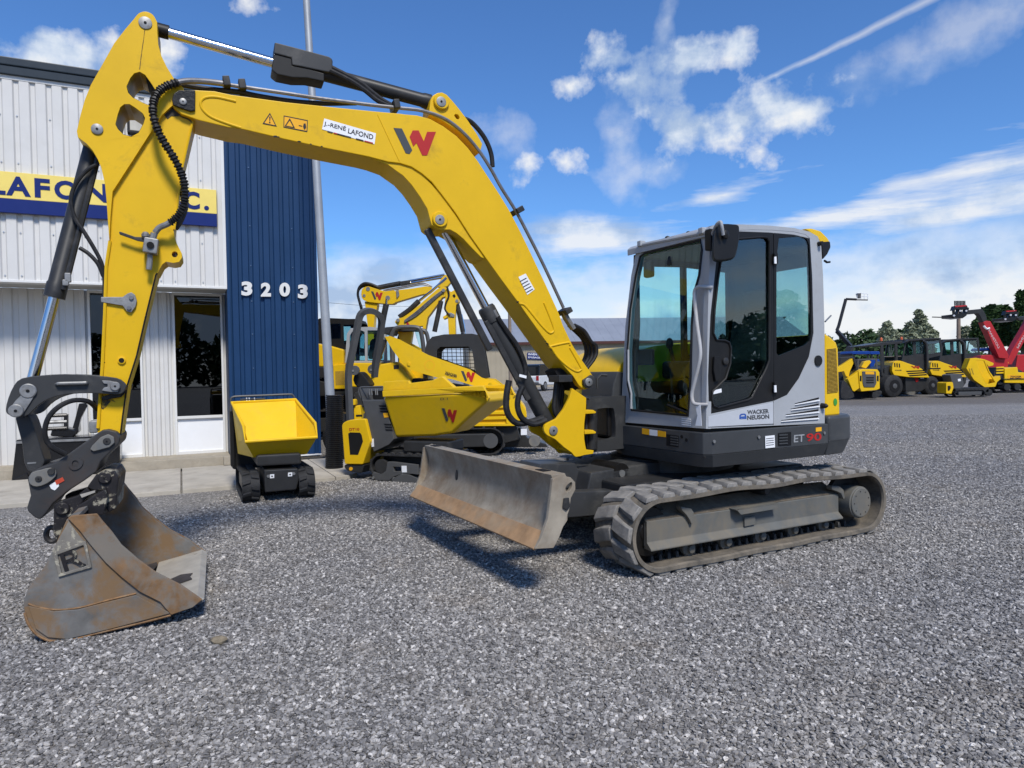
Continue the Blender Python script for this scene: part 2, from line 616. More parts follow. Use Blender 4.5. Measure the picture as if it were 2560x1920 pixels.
RUST = mk('rusty_blade_steel', (.315, .275, .215), .6, var=.25, scale=5, dirt=(.19, .12, .065), amt=.8, dscale=3.0, drange=(.42, .68), bump=.06, bscale=40, metal=.15)
EDGE = mk('rusted_cutting_edge', (.36, .22, .115), .6, var=.3, scale=7, dirt=(.34, .28, .20), amt=.6, dscale=5, drange=(.45, .7), bump=.08, metal=.1)
BKT = mk('bucket_steel', (.165, .16, .15), .5, var=.3, scale=7, dirt=(.205, .125, .06), amt=.9, dscale=3.4, drange=(.44, .58), bump=.10, metal=.1, bscale=30)
BKTIN = mk('bucket_inside_dust', (.17, .145, .10), .65, var=.2, scale=4, dirt=(.22, .12, .05), amt=.5, dscale=3, bump=.08)
LIP = mk('worn_bright_lip', (.46, .43, .37), .45, var=.15, scale=8, dirt=(.16, .12, .085), amt=.8, dscale=3.5, drange=(.6, .7), metal=.3)
CHIP = mk('chipped_black_paint', (.018, .016, .017), .5, var=.3, scale=8, dirt=(.36, .33, .25), amt=.85, dscale=8, drange=(.53, .58), bump=.1)
CUTR = mk('rusty_side_cutter', (.20, .115, .055), .55, var=.35, scale=9, dirt=(.19, .175, .15), amt=.9, dscale=3.2, drange=(.45, .56), bump=.1, metal=.1, bscale=30)
FLEK = mk('flecked_old_paint', (.19, .175, .15), .6, var=.25, scale=6, dirt=(.42, .39, .30), amt=.8, dscale=16, drange=(.55, .60), bump=.1)
COUP = mk('coupler_charcoal', (.040, .040, .041), .45, var=.2, scale=4, dirt=(.075, .040, .022), amt=.6, dscale=2.2, drange=(.5, .7), bump=.05)
WELD = mk('rusty_weld', (.22, .125, .06), .8, var=.4, scale=20, dirt=(.30, .24, .17), amt=.6, dscale=14, bump=.4, bscale=80)
MUD = mk('dry_mud', (.16, .13, .095), .9, var=.3, scale=12, bump=.5, bscale=40)

exc = thing('crawler_excavator', 'large yellow crawler excavator with grey cab, dozer blade and rusty bucket in the foreground', 'excavator', EX)


def bpl(z, pts, v):
    return BF.pls(z, pts, v)


def pln(fr, z, p, pt, nrm):
    d = fr.i.to_3x3() @ ray(z, p)
    nrm = Vector(nrm)
    return fr.c + d * ((Vector(pt) - fr.c).dot(nrm) / d.dot(nrm))


def pin(parent, fr, z, p, v, r, t, mat, xf, name='pin', hole=True):
    c = fr.pl(z, p, v)
    o = MB().lathe(c - Vector((0, .01, 0)), c + Vector((0, 1, 0)), [(0, r), (.01 + t * .8, r), (.01 + t, r * .88)], 20).build(name, mat, parent, xf=xf, bevel=.0)
    if hole:
        MB().cyl(c + Vector((0, t - .002, 0)), c + Vector((0, t + .003, 0)), r * .22, n=10).build('centre_hole', MATT, o, xf=xf)
    return o


# ---------------------------------------------------------------- boom
YB = .165
top = [('D', p) for p in [(95, 470), (130, 412), (200, 396), (290, 394), (430, 402), (560, 430), (720, 452), (1000, 490), (1400, 532), (1700, 562), (1900, 580)]] + \
      [('F', p) for p in [(40, 236), (120, 243), (210, 268), (300, 318), (390, 385), (470, 468), (540, 560), (610, 668), (690, 790), (760, 905), (830, 1040), (910, 1205), (1000, 1395), (1085, 1580)]] + \
      [('L', p) for p in [(1440, 230), (1480, 350), (1590, 580), (1690, 745), (1790, 885), (1838, 960), (1850, 1040), (1800, 1105), (1740, 1128)]]
bot = [('L', p) for p in [(1670, 1075), (1600, 965), (1450, 800), (1340, 640), (1190, 430), (1070, 262), (962, 108)]] + \
      [('F', p) for p in [(700, 1380), (600, 1240), (480, 1070), (385, 920), (295, 800), (220, 705), (150, 645), (80, 600), (0, 575)]] + \
      [('D', p) for p in [(1800, 962), (1650, 922), (1300, 852), (980, 782), (660, 706), (540, 690), (300, 632), (170, 585), (105, 530)]]
pb = [BF.pl(z, p, YB) for z, p in top + bot]
boom = MB().plate(pb, (0, -2 * YB, 0)).build('boom', YEL, exc, bevel=.008, xf=XB)
# proud flange strip round the side plate (weld edge)
# bracket for the boom cylinder
br = [('D', (1480, 890)), ('D', (1700, 932)), ('D', (1800, 960))] + [('F', p) for p in [(0, 573), (60, 590), (150, 645), (295, 800), (480, 1070), (600, 1240), (560, 1225), (500, 1165), (440, 1100), (390, 1058), (345, 1034), (285, 1036), (245, 1022), (218, 1000), (205, 955), (188, 890), (140, 810), (80, 725), (20, 660), (-40, 618)]] + [('D', (1800, 985)), ('D', (1690, 945))]
MB().plate([BF.pl(z, p, .15) for z, p in br], (0, -.30, 0)).build('cylinder_bracket', YEL, boom, bevel=.006, xf=XB)
tb = [(203, 200), (212, 135), (230, 105), (260, 88), (292, 85), (322, 100), (360, 140), (410, 200), (470, 280), (530, 370), (570, 440), (555, 500), (480, 420), (400, 350), (300, 285), (205, 240)]
hb = [(375, 245), (385, 235), (402, 240), (412, 258), (408, 272), (392, 268)]
MB().plate(bpl('F', tb, .10), (0, -.2, 0), [bpl('F', hb, .10)]).build('arm_cylinder_bracket', YEL, boom, bevel=.005, xf=XB)
for z, p, v, r in (('F', (285, 150), .105, .062), ('F', (275, 965), .155, .060)):
    c = BF.pl(z, p, v)
    MB().lathe(c - Vector((0, .02, 0)), c + Vector((0, 1, 0)), [(0, r), (.035, r), (.04, r * .92)], 24).build('pin_boss', YEL, boom, xf=XB)
    pin(boom, BF, z, p, v + .02, r * .62, .006, STEEL, XB)
# boom foot pin boss
c = BF.pl('L', (1785, 1035), YB)
MB().plate(bpl('L', [(1700, 1010), (1740, 985), (1800, 945), (1838, 975), (1848, 1050), (1800, 1105), (1740, 1108), (1712, 1070)], YB), (0, .03, 0)).build('foot_pin_plate', DGREY, boom, bevel=.008, xf=XB)
pin(boom, BF, 'L', (1785, 1035), YB + .03, .035, .012, STEEL, XB)
# tip pin plate, greasy
MB().plate(bpl('D', [(95, 480), (110, 430), (150, 405), (280, 405), (278, 565), (240, 570), (150, 540), (105, 520)], YB), (0, .02, 0)).build('tip_pin_plate', GREASE, boom, bevel=.006, xf=XB)
pin(boom, BF, 'D', (182, 487), YB + .02, .022, .008, STEEL, XB)
# pressed beads and weld seams on the side plate
for z, pts in (('D', [(640, 694), (520, 655), (400, 605), (335, 545), (322, 490), (360, 455), (440, 450), (540, 470), (600, 485)]),
               ('L', [(960, 92), (1015, 108), (1100, 205), (1200, 330), (1290, 425), (1335, 444), (1370, 410), (1350, 330), (1300, 200), (1250, 80)]),
               ('L', [(1560, 590), (1540, 560), (1330, 605), (1345, 630), (1420, 740), (1540, 850), (1640, 905), (1690, 890), (1690, 850), (1560, 620)]),
               ('D', [(1720, 590), (1780, 720), (1890, 955)])):
    pts = smooth_pts(bpl(z, pts, YB), 5)
    MB().tube(pts, .009 if z != 'D' or len(pts) > 20 else .004, 8).build('pressed_bead', YEL, boom, xf=XB)

# decals on the boom
logo(boom, *bpl('D', rect_px(1845, 695, 2183, 912), YB + .001), (0, .002, 0), xf=XB)
MB().plate(bpl('D', [(1297, 620), (1706, 738), (1694, 824), (1280, 706)], YB + .001), (0, .002, 0)).build('dealer_sticker', DECAL_W, boom, xf=XB)
text_on('J.-REN\u00c9', *bpl('D', [(1292, 682), (1466, 730), (1472, 680), (1299, 634)], YB + .0045), bold=.015).build('sticker_lettering', DECAL_K, boom, xf=XB)
text_on('LAFOND', *bpl('D', [(1484, 736), (1682, 788), (1687, 748), (1490, 696)], YB + .0045), bold=.015).build('sticker_lettering', DECAL_K, boom, xf=XB)
for x0, w, mt in ((1322, 42, DECAL_G), (1372, 70, DECAL_R), (1400, 60, DECAL_K), (1460, 50, DECAL_G), (1548, 60, DECAL_K), (1615, 68, DECAL_R)):
    y0 = 708 + (x0 - 1290) * .262
    MB().plate(bpl('D', [(x0, y0), (x0 + w, y0 + w * .262), (x0 + w, y0 + w * .262 + 9), (x0, y0 + 9)], YB + .003), (0, .0015, 0)).build('sticker_print', mt, boom, xf=XB)


def frame_px(z, outer, inner, v, mat, par, fr=BF, xf=XB, t=.0015):
    MB().plate(fr.pls(z, outer, v), (0, t, 0), [fr.pls(z, inner, v)]).build('warning_print', mat, par, xf=xf)


frame_px('D', [(868, 575), (922, 684), (810, 662)], [(868, 590), (910, 674), (824, 656)], YB + .001, DECAL_K, boom)
MB().plate(bpl('D', [(868, 590), (910, 674), (824, 656)], YB + .0005), (0, .001, 0)).build('warning_field', DECAL_O, boom, xf=XB)
MB().plate(bpl('D', [(862, 605), (874, 607), (870, 640), (865, 640)], YB + .002), (0, .0015, 0)).build('warning_print', DECAL_K, boom, xf=XB)
MB().plate(bpl('D', circ(867, 651, 6, 8), YB + .002), (0, .0015, 0)).build('warning_print', DECAL_K, boom, xf=XB)
frame_px('D', [(977, 596), (1168, 634), (1164, 727), (975, 690)], [(983, 604), (1162, 640), (1158, 718), (981, 684)], YB + .001, DECAL_K, boom)
MB().plate(bpl('D', [(983, 604), (1162, 640), (1158, 718), (981, 684)], YB + .0005), (0, .001, 0)).build('warning_field', DECAL_O, boom, xf=XB)
frame_px('D', [(1025, 618), (1066, 696), (985, 680)], [(1025, 634), (1054, 688), (996, 676)], YB + .002, DECAL_K, boom)
MB().plate(bpl('D', [(1135, 660), (1150, 660), (1155, 690), (1146, 706), (1138, 706), (1130, 685)], YB + .002), (0, .0015, 0)).build('warning_print', DECAL_K, boom, xf=XB)
MB().plate(bpl('D', [(1096, 672), (1124, 678), (1124, 684), (1096, 678)], YB + .002), (0, .0015, 0)).build('warning_print', DECAL_K, boom, xf=XB)
# data sticker low on the boom
MB().plate(bpl('F', [(818, 1362), (868, 1338), (930, 1448), (880, 1486)], YB + .001), (0, .002, 0)).build('data_sticker', DECAL_W, boom, xf=XB)
for k in range(5):
    a = (828 + k * 11, 1390 + k * 19)
    MB().plate(bpl('F', [(a[0], a[1]), (a[0] + 44, a[1] - 24), (a[0] + 48, a[1] - 18), (a[0] + 4, a[1] + 6)], YB + .003), (0, .001, 0)).build('sticker_print', DECAL_G, boom, xf=XB)

# ---------------------------------------------------------------- pipes along the boom
run = [('D', p) for p in [(420, 332), (560, 357), (700, 378), (1000, 422), (1250, 460), (1600, 505), (1850, 533)]] + \
      [('F', p) for p in [(20, 196), (150, 212), (300, 262), (420, 348), (530, 468), (620, 602), (700, 745), (800, 905), (900, 1095), (1000, 1295), (1130, 1575)]]
for k, (dy, r, mt) in enumerate(((.10, .014, PIPE), (.055, .014, PIPE), (-.06, .014, PIPE))):
    pts = [BF.pl(z, p, dy) for z, p in run]
    MB().tube(smooth_pts(pts, 5), r, 8).build('hydraulic_pipe', mt, exc, xf=XB)
for z, p in (('D', (648, 375)), ('D', (1855, 528)), ('F', (808, 908)), ('F', (1140, 1600)), ('D', (525, 352))):
    c = BF.pl(z, p, .06)
    MB().box(c, (.045, .16, .065), rot=Matrix.Rotation(radians(-60 if z == 'F' else 10), 3, 'Y')).build('pipe_clamp', CYLG, exc, bevel=.006, xf=XB)
# loop of hose standing behind the elbow
for dy in (-.03, -.08):
    MB().tube(smooth_pts([BF.pl('F', p, dy) for p in [(330, 250), (420, 262), (490, 290), (560, 365), (605, 440), (632, 520), (640, 600)]], 5), .02, 8).build('hose', HOSE, exc, xf=XB)
# fittings and the bundle of hoses at the boom foot
for k in range(3):
    off = (-.02 + .05 * k)
    MB().tube(smooth_pts([BF.pl('L', p, off) for p in [(1470 + 14 * k, 190), (1500 + 14 * k, 260), (1545 + 12 * k, 330), (1590 + 10 * k, 395)]], 3), .021, 8).build('pipe_fitting', STEEL, exc, xf=XB)
for k in range(4):
    o = 38 * k
    MB().tube(smooth_pts([BF.pl('L', p, .02 + .045 * k - .08) for p in [(1545 + o * .6, 350), (1620 + o, 420), (1700 + o, 500 + o * .4), (1745 + o * 1.1, 590), (1755 + o * 1.1, 680), (1735 + o, 760), (1690 + o * .8, 850), (1660 + o * .5, 930)]], 5), .017, 8).build('hose', HOSE, exc, xf=XB)

# ---------------------------------------------------------------- arm cylinder
p_rod = BF.pl('A', (985, 180), 0.0)
p_base = BF.pl('F', (250, 165), 0.0)
p_rod = BF.pl('A', (955, 175), 0.0)
ax = (p_base - p_rod).normalized()
Lc = (p_base - p_rod).length
p_guard = BF.pl('D', (885, 178), 0.0)
tg = (p_guard - p_rod).dot(ax)
acyl = MB().lathe(p_rod, p_base, [(tg + .02, .052), (Lc - .12, .052), (Lc - .10, .058), (Lc - .05, .058), (Lc - .04, .04), (Lc, .04)], 24).build('arm_cylinder', CYLG, exc, xf=XB)
MB().cyl(p_rod + ax * .02, p_guard + ax * .05, .036, n=24).build('rod', CHROME, acyl, xf=XB)
MB().cyl(p_rod - ax * .05, p_rod + ax * .13, .046, n=20).build('rod_eye', BLACK, acyl, xf=XB)
MB().plate(bpl('D', [(906, 14), (1120, 70), (1335, 128), (1360, 145), (1366, 165), (1362, 258), (1290, 246), (1120, 210), (1044, 196), (1040, 140), (900, 104)], .085), (0, -.17, 0)).build('cylinder_guard', DGREY, acyl, bevel=.010, xf=XB)
MB().plate(bpl('D', [(902, 104), (1042, 140), (1046, 200), (1180, 225), (1300, 262), (1300, 330), (1160, 300), (1050, 298), (925, 272), (882, 236)], .075), (0, -.15, 0)).build('guard_collar', BLACK, acyl, bevel=.010, xf=XB)
MB().tube(smooth_pts([BF.pl('D', p, .06) for p in [(1340, 215), (1450, 270), (1580, 340), (1680, 420), (1760, 480), (1850, 530)]], 4), .022, 8).build('hose', HOSE, acyl, xf=XB)
MB().tube(smooth_pts([BF.pl('D', p, .075) for p in [(1340, 240), (1500, 320), (1620, 400), (1720, 480), (1830, 530)]], 4), .018, 8).build('hose', HOSE, acyl, xf=XB)

# ---------------------------------------------------------------- arm (stick)
YA = .135
head = s2([(868, 122), (900, 85), (945, 74), (990, 95), (1018, 142)], 3) + [(1020, 210), (1026, 290), (1046, 362), (1080, 432), (1125, 505), (1190, 570), (1190, 640), (1110, 690), (1050, 745), (970, 868), (850, 1055), (730, 1240), (716, 1400), (708, 1560), (700, 1450), (690, 1300), (678, 1180), (655, 1085), (632, 1030), (600, 975), (560, 930), (505, 890), (497, 850), (520, 750), (548, 650), (588, 550), (650, 440), (740, 280), (810, 190)]
h1 = [(820, 560), (845, 505), (870, 475), (905, 465), (940, 485), (980, 540), (1018, 600), (1008, 650), (985, 690), (930, 668), (860, 632), (830, 600)]
h2 = [(748, 805), (765, 735), (780, 695), (805, 675), (840, 675), (880, 700), (925, 735), (940, 765), (930, 800), (898, 860), (850, 885), (800, 872), (765, 838)]
arm = MB().plate(bpl('A', head, YA + .02), (0, -2 * YA - .04, 0), [bpl('A', h1, YA + .02), bpl('A', h2, YA + .02)]).build('arm', YEL, exc, bevel=.005, xf=XB)
for hh in (h1, h2):  # black sheets paint the darkness of the hollow arm into its holes
    q = bpl('A', hh, YA + .014)
    n = len(q)
    cq = sum(q, Vector()) / n
    q = [cq + (p - cq) * .985 for p in q]
    MB().add(q + [p + Vector((0, -2 * YA - .028, 0)) for p in q], [(i, (i + 1) % n, (i + 1) % n + n, i + n) for i in range(n)]).build('hole_shade', MATT, arm, xf=XB)
low = [('A', p) for p in [(1185, 640), (1255, 790), (1215, 960), (1180, 1100), (1158, 1210)]] + \
      [('R', p) for p in [(1365, 950), (1345, 1100), (1335, 1230), (1345, 1290), (1372, 1345), (1395, 1390), (1397, 1425), (1375, 1458), (1330, 1466), (1275, 1456), (1245, 1478), (1208, 1550)]] + \
      [('B', p) for p in [(1085, 118), (1058, 215), (1000, 450), (945, 690), (880, 900), (850, 1100), (832, 1240), (760, 1290), (672, 1215), (690, 1000), (706, 800), (718, 500), (730, 250), (738, 60)]] + \
      [('A', p) for p in [(714, 1500), (730, 1240), (850, 1055), (1050, 745)]]
lh = circ(1342, 1400, 24, 10)
MB().plate([BF.pl(z, p, YA - .012) for z, p in low], (0, -2 * YA + .024, 0), [bpl('R', lh, YA - .012)]).build('stick_box', YEL, arm, bevel=.005, xf=XB)
MB().tube([BF.pl(z, p, YA - .004) for z, p in [('A', (712, 1560)), ('B', (735, 60)), ('B', (724, 400)), ('B', (708, 750)), ('B', (690, 1000)), ('B', (678, 1190))]], .010, 6).build('edge_weld', YEL, arm, xf=XB)
MB().tube([BF.pl(z, p, YA - .008) for z, p in [('A', (1245, 800)), ('A', (1175, 1110)), ('R', (1338, 1210))]], .008, 6).build('edge_weld', YEL, arm, xf=XB)
pin(arm, BF, 'A', (942, 150), YA + .02, .040, .008, STEEL, XB)
pin(arm, BF, 'A', (630, 838), YA + .02, .034, .010, STEEL, XB)
# bolt hole low on the stick
c = BF.pl('B', (842, 722), YA - .012)
MB().lathe(c, c + Vector((0, 1, 0)), [(0, .024), (.012, .024), (.014, .018)], 18).build('hole_boss', YEL, arm, xf=XB)
MB().cyl(c + Vector((0, .010, 0)), c + Vector((0, .016, 0)), .016, n=14).build('bolt_hole', MATT, arm, xf=XB)
# bracket plate with two bolts
MB().plate(bpl('B', [(700, 285), (850, 285), (885, 260), (910, 252), (935, 270), (948, 310), (940, 350), (910, 392), (880, 385), (850, 345), (700, 320)], YA - .01), (0, .018, 0)).build('hose_bracket', STEEL, arm, bevel=.004, xf=XB)
for p in ((908, 290), (893, 360)):
    pin(arm, BF, 'B', p, YA + .008, .013, .012, PIPE, XB, 'bolt', hole=False)
# shut-off valve with lever and the thick hose up to the boom
v0 = BF.pl('R', (1165, 1350), YA)
valve = MB().box(v0 + Vector((0, .05, 0)), (.085, .09, .10), rot=Matrix.Rotation(radians(-8), 3, 'Y')).build('shut_off_valve', STEEL, arm, bevel=.010, xf=XB)
MB().cyl(v0 + Vector((0, .09, 0)), v0 + Vector((0, .105, 0)), .022, n=14).build('valve_port', MATT, valve, xf=XB)
MB().tube(bpl('R', [(1185, 1240), (1165, 1300)], YA + .05), .022, 10).build('fitting', STEEL, valve, xf=XB)
MB().tube(bpl('R', [(1152, 1395), (1150, 1450), (1143, 1518)], YA + .05), .018, 10).build('coupling', STEEL, valve, xf=XB)
MB().plate(bpl('R', [(915, 1230), (925, 1228), (1040, 1268), (1100, 1270), (1140, 1240), (1150, 1260), (1120, 1310), (1060, 1300), (920, 1250)], YA + .035), (0, .012, 0)).build('lever', CYLG, valve, bevel=.003, xf=XB)
MB().sphere(BF.pl('R', (1118, 1255), YA + .05), .026, 10).build('fitting', STEEL, valve, xf=XB)
hp = [('R', p) for p in [(1190, 1235), (1225, 1195), (1290, 1165), (1350, 1120), (1400, 1050), (1420, 960), (1415, 860), (1385, 760), (1330, 650), (1260, 540), (1205, 430), (1175, 310), (1185, 210), (1230, 140), (1310, 95), (1430, 70), (1560, 72), (1660, 82), (1740, 92)]]
hv = [YA + .05, YA + .06, YA + .08, YA + .09, YA + .10, YA + .11, YA + .12, YA + .12, YA + .13, YA + .13, YA + .13, YA + .12, YA + .10, YA + .08, YA + .06, YA + .03, .13, .11, .10]
cl = smooth_pts([BF.pl(z, p, v) for (z, p), v in zip(hp, hv)], 14)
# corrugated sleeve: ribs every 12 mm
dense = []
acc = 0.0
for a, b in zip(cl, cl[1:]):
    d = (b - a).length
    k = max(1, int(d / .004))
    dense += [a + (b - a) * (i / k) for i in range(k)]
nd = len(dense)
rib = MB().tube(dense[30:-60], lambda t, n=nd: .0235 + .0045 * (1 if int(t * (n - 90) / 1.7) % 2 else -1), 8).build('corrugated_hose', HOSE, exc, xf=XB)
MB().tube(dense[:34], .019, 10).build('hose_end', STEEL, rib, xf=XB)
MB().tube(dense[-62:], .020, 10).build('hose_end', PIPE, rib, xf=XB)
MB().tube(smooth_pts(bpl('R', [(1340, 1200), (1385, 1130), (1420, 1020), (1400, 900), (1370, 800)], .04), 4), .024, 8).build('hose', HOSE, exc, xf=XB)
MB().tube(smooth_pts(bpl('D', [(160, 350), (300, 375), (450, 395), (620, 410), (760, 440), (1000, 480), (1250, 500), (1550, 497)], .06), 4), .019, 8).build('hose', HOSE, exc, xf=XB)

# grease, chips and worn edges
GRS = mk('grease_smear', (.035, .028, .016), .5, var=.4, scale=18, dirt=(.40, .25, .02), amt=.75, dscale=22, drange=(.50, .58))
MB().plate(bpl('A', [(1058, 736), (1100, 694), (1150, 700), (1210, 745), (1250, 800), (1215, 775), (1160, 755), (1110, 752), (1085, 772)], YA - .011), (0, .002, 0)).build('grease_smear', GRS, arm, xf=XB)
MB().plate(bpl('B', [(705, 985), (770, 990), (800, 1010), (770, 1000), (735, 1040), (712, 1060), (700, 1050)], YA - .011), (0, .002, 0)).build('grease_smear', GRS, arm, xf=XB)
MB().tube(smooth_pts(bpl('A', [(938, 190), (930, 260), (918, 340), (905, 450)], YA + .020), 3), .0025, 5).build('drip_mark', GRS, arm, xf=XB)
MB().tube([BF.pl(z, p, YA - .008) for z, p in [('R', (1208, 1545)), ('B', (1078, 130)), ('B', (1000, 450)), ('B', (945, 690)), ('B', (880, 895)), ('B', (850, 1095)), ('B', (833, 1235))]], .0055, 6).build('worn_edge', GREASE, arm, xf=XB)
rc = random.Random(4)
for (za, zb_), nn in (((('D', (700, 716)), ('D', (1640, 920))), 7), ((('F', (720, 1405)), ('L', (1400, 730))), 6), ((('B', (742, 40)), ('B', (700, 900))), 7)):
    for k in range(nn):
        f = rc.random()
        v = YB if za[0] != 'B' else YA - .012
        p = BF.pl(*za, v).lerp(BF.pl(*zb_, v), f)
        w_ = rc.uniform(.006, .016)
        MB().plate([p + Vector((w_ * cos(a) * rc.uniform(.6, 1.3), 0, w_ * .55 * sin(a) * rc.uniform(.6, 1.2))) for a in (0, 1.1, 2.1, 3.2, 4.2, 5.3)], (0, .001, 0)).build('paint_chip', GREASE, boom if za[0] != 'B' else arm, xf=XB)

# ---------------------------------------------------------------- bucket cylinder
p0 = BF.pl('A', (632, 850), 0.0)
p1 = BF.pl('B', (205, 935), 0.0)
pe = BF.pl('B', (392, 292), 0.0)
ax = (p1 - p0).normalized()
te = (pe - p0).dot(ax)
Lr = (p1 - p0).length
bc = MB().lathe(p0, p1, [(0, .05), (.06, .05), (.08, .056), (te - .10, .056), (te - .09, .062), (te, .062)], 24).build('bucket_cylinder', CYLG, exc, xf=XB)
MB().cyl(p0 + ax * (te - .05), p1, .033, n=24).build('rod', CHROME, bc, xf=XB)
side = Vector((0, 0, 1)).cross(Vector((0, 1, 0)))
MB().tube([p0 + ax * .12 + Vector((-.05, .05, 0)), p0 + ax * (te - .15) + Vector((-.055, .055, 0)), p0 + ax * (te - .05) + Vector((-.05, .045, 0))], .018, 8).build('cylinder_pipe', CYLG, bc, xf=XB)
MB().box(BF.pl('B', (470, 150), .06), (.035, .03, .06)).build('fitting', STEEL, bc, bevel=.006, xf=XB)
MB().box(BF.pl('B', (455, 185), .06), (.035, .03, .04)).build('fitting', STEEL, bc, bevel=.006, xf=XB)
for pts in ([('R', (760, 705)), ('R', (680, 745)), ('R', (600, 830)), ('R', (555, 920)), ('R', (545, 1010)), ('R', (575, 1120)), ('R', (640, 1220)), ('R', (720, 1350)), ('R', (780, 1470)), ('R', (805, 1600)), ('B', (730, 250))],
            [('R', (610, 1350)), ('R', (680, 1395)), ('R', (750, 1470)), ('R', (790, 1560)), ('B', (722, 160)), ('B', (722, 270))]):
    MB().tube(smooth_pts([BF.pl(z, p, .09) for z, p in pts], 5), .0125, 8).build('hose', HOSE, bc, xf=XB)

# ---------------------------------------------------------------- linkage
rock = s2([(38, 1060), (55, 985), (95, 895), (150, 846), (280, 826), (450, 816), (650, 826), (800, 842), (850, 868), (872, 900), (850, 945), (800, 958), (690, 950), (550, 950), (430, 962), (330, 992), (255, 1040), (205, 1092), (150, 1116), (90, 1110), (50, 1092)], 2, True)
for y0 in (.205, -.165):
    rk = MB().plate(bpl('B', rock, .205), (0, -.04, 0))
    if y0 < 0:
        rk.xf(Matrix.Translation((0, y0 - .205, 0)))
    rk = rk.build('rocker_link', DGREY, exc, bevel=.006, xf=XB)
    if y0 > 0:
        MB().tube(smooth_pts([BF.pl('B', (390, 888), .20), BF.pl('B', (400, 884), .225), BF.pl('B', (420, 882), .228), BF.pl('B', (570, 878), .228), BF.pl('B', (592, 876), .225), BF.pl('B', (602, 880), .20)], 3), .011, 8).build('handle', STEEL, rk, xf=XB)
        pin(rk, BF, 'B', (197, 933), .205, .045, .018, STEEL, XB)
        MB().plate(bpl('B', [(150, 960), (250, 950), (215, 1010), (160, 1095), (80, 1100), (65, 1060), (110, 1000)], .205), (0, .012, 0)).build('keeper_plate', STEEL, rk, bevel=.004, xf=XB)
        pin(rk, BF, 'B', (112, 1070), .217, .040, .016, STEEL, XB)
        MB().plate(bpl('B', [(705, 860), (760, 862), (815, 875), (835, 905), (815, 940), (760, 940), (705, 930), (720, 910), (745, 905), (745, 885), (718, 882)], .205), (0, .012, 0)).build('keeper_plate', STEEL, rk, bevel=.003, xf=XB)
        pin(rk, BF, 'B', (797, 900), .215, .028, .014, STEEL, XB, 'bolt')
        MB().plate(bpl('B', [(700, 975), (760, 955), (850, 950), (880, 905), (872, 940), (840, 975), (780, 985), (720, 1000)], YA), (0, .02, 0)).build('grease', GREASE, rk, bevel=.004, xf=XB)
MB().plate(bpl('B', [(100, 1112), (200, 1095), (225, 1150), (312, 1420), (290, 1470), (230, 1500), (190, 1490), (165, 1430), (150, 1300)], .10), (0, -.2, 0)).build('bucket_link', DGREY, exc, bevel=.015, xf=XB)
MB().plate(bpl('B', [(190, 1428), (250, 1424), (250, 1434), (190, 1438)], .1), (0, .003, 0)).build('link_plate', STEEL, exc, xf=XB)

# quick coupler and tilt unit
cpl = [('B', p) for p in [(678, 1222), (705, 1205), (745, 1200), (805, 1215), (832, 1252), (822, 1300), (775, 1345)]] + \
      [('C', p) for p in [(840, 40), (800, 130), (700, 205), (560, 295), (440, 395), (395, 460), (335, 530), (290, 515), (228, 462), (222, 425), (252, 330), (238, 250), (225, 185), (265, 130), (330, 95), (480, 45)]]
coup = MB().plate([BF.pl(z, p, .195) for z, p in cpl], (0, -.39, 0)).build('quick_coupler', COUP, exc, bevel=.012, xf=XB)
MB().plate(bpl('B', [(640, 1310), (700, 1250), (750, 1230), (790, 1250), (795, 1290), (760, 1320), (690, 1340), (650, 1350), (625, 1335)], .195), (0, .02, 0)).build('keeper_plate', DUSTG, coup, bevel=.006, xf=XB)
pin(coup, BF, 'B', (740, 1280), .21, .022, .012, CYLG, XB)
MB().plate(bpl('B', s2([(205, 1540), (225, 1495), (290, 1475), (350, 1462), (388, 1480), (390, 1520), (330, 1570), (260, 1592), (215, 1575)], 2, True), .195), (0, .025, 0)).build('keeper_plate', DUSTG, coup, bevel=.006, xf=XB)
pin(coup, BF, 'B', (267, 1540), .22, .018, .008, CYLG, XB)
pin(coup, BF, 'B', (355, 1490), .22, .020, .014, CYLG, XB, 'bolt', hole=False)
MB().plate(bpl('B', s2([(480, 1400), (530, 1395), (575, 1415), (560, 1460), (510, 1480), (475, 1450)], 3, True), .195), (0, .008, 0), [bpl('B', circ(522, 1435, 24, 10), .195)]).build('cast_ring', COUP, coup, xf=XB)
MB().plate(bpl('C', [(410, 242), (480, 200), (490, 250), (455, 285), (425, 272)], .196), (0, .002, 0)).build('label_print', DECAL_W, coup, xf=XB)
MB().plate(bpl('C', [(455, 205), (520, 175), (535, 205), (470, 240)], .198), (0, .002, 0)).build('label_print', mk('label_red', (.45, .06, .03), .5), coup, xf=XB)

# bucket
YK = .61
back = [(640, 500), (560, 520), (470, 720), (390, 890), (305, 1000), (235, 1100), (203, 1200), (212, 1290), (242, 1380), (300, 1458), (385, 1510), (480, 1533), (600, 1515), (900, 1440), (1200, 1370), (1430, 1310), (1690, 1200)]
side_o = back[1:] + [(1500, 1062), (1300, 962), (1150, 852), (1010, 732), (930, 622), (860, 542), (810, 478), (600, 490)]
bk = bpl('C', back, YK)
bk = [bk[0]] + smooth_pts(bk[1:], 3)
thick = .022
inn = []
for i, p in enumerate(bk):
    a, b = bk[max(0, i - 1)], bk[min(len(bk) - 1, i + 1)]
    t = (b - a).normalized()
    n = Vector((-t.z, 0, t.x))
    if n.dot(Vector((3.2, YK, .5)) - p) < 0:
        n = -n
    inn.append(p + n * thick)
bucket = MB().plate(bk + inn[::-1], (0, -2 * YK, 0)).build('bucket', BKT, exc, xf=XB)
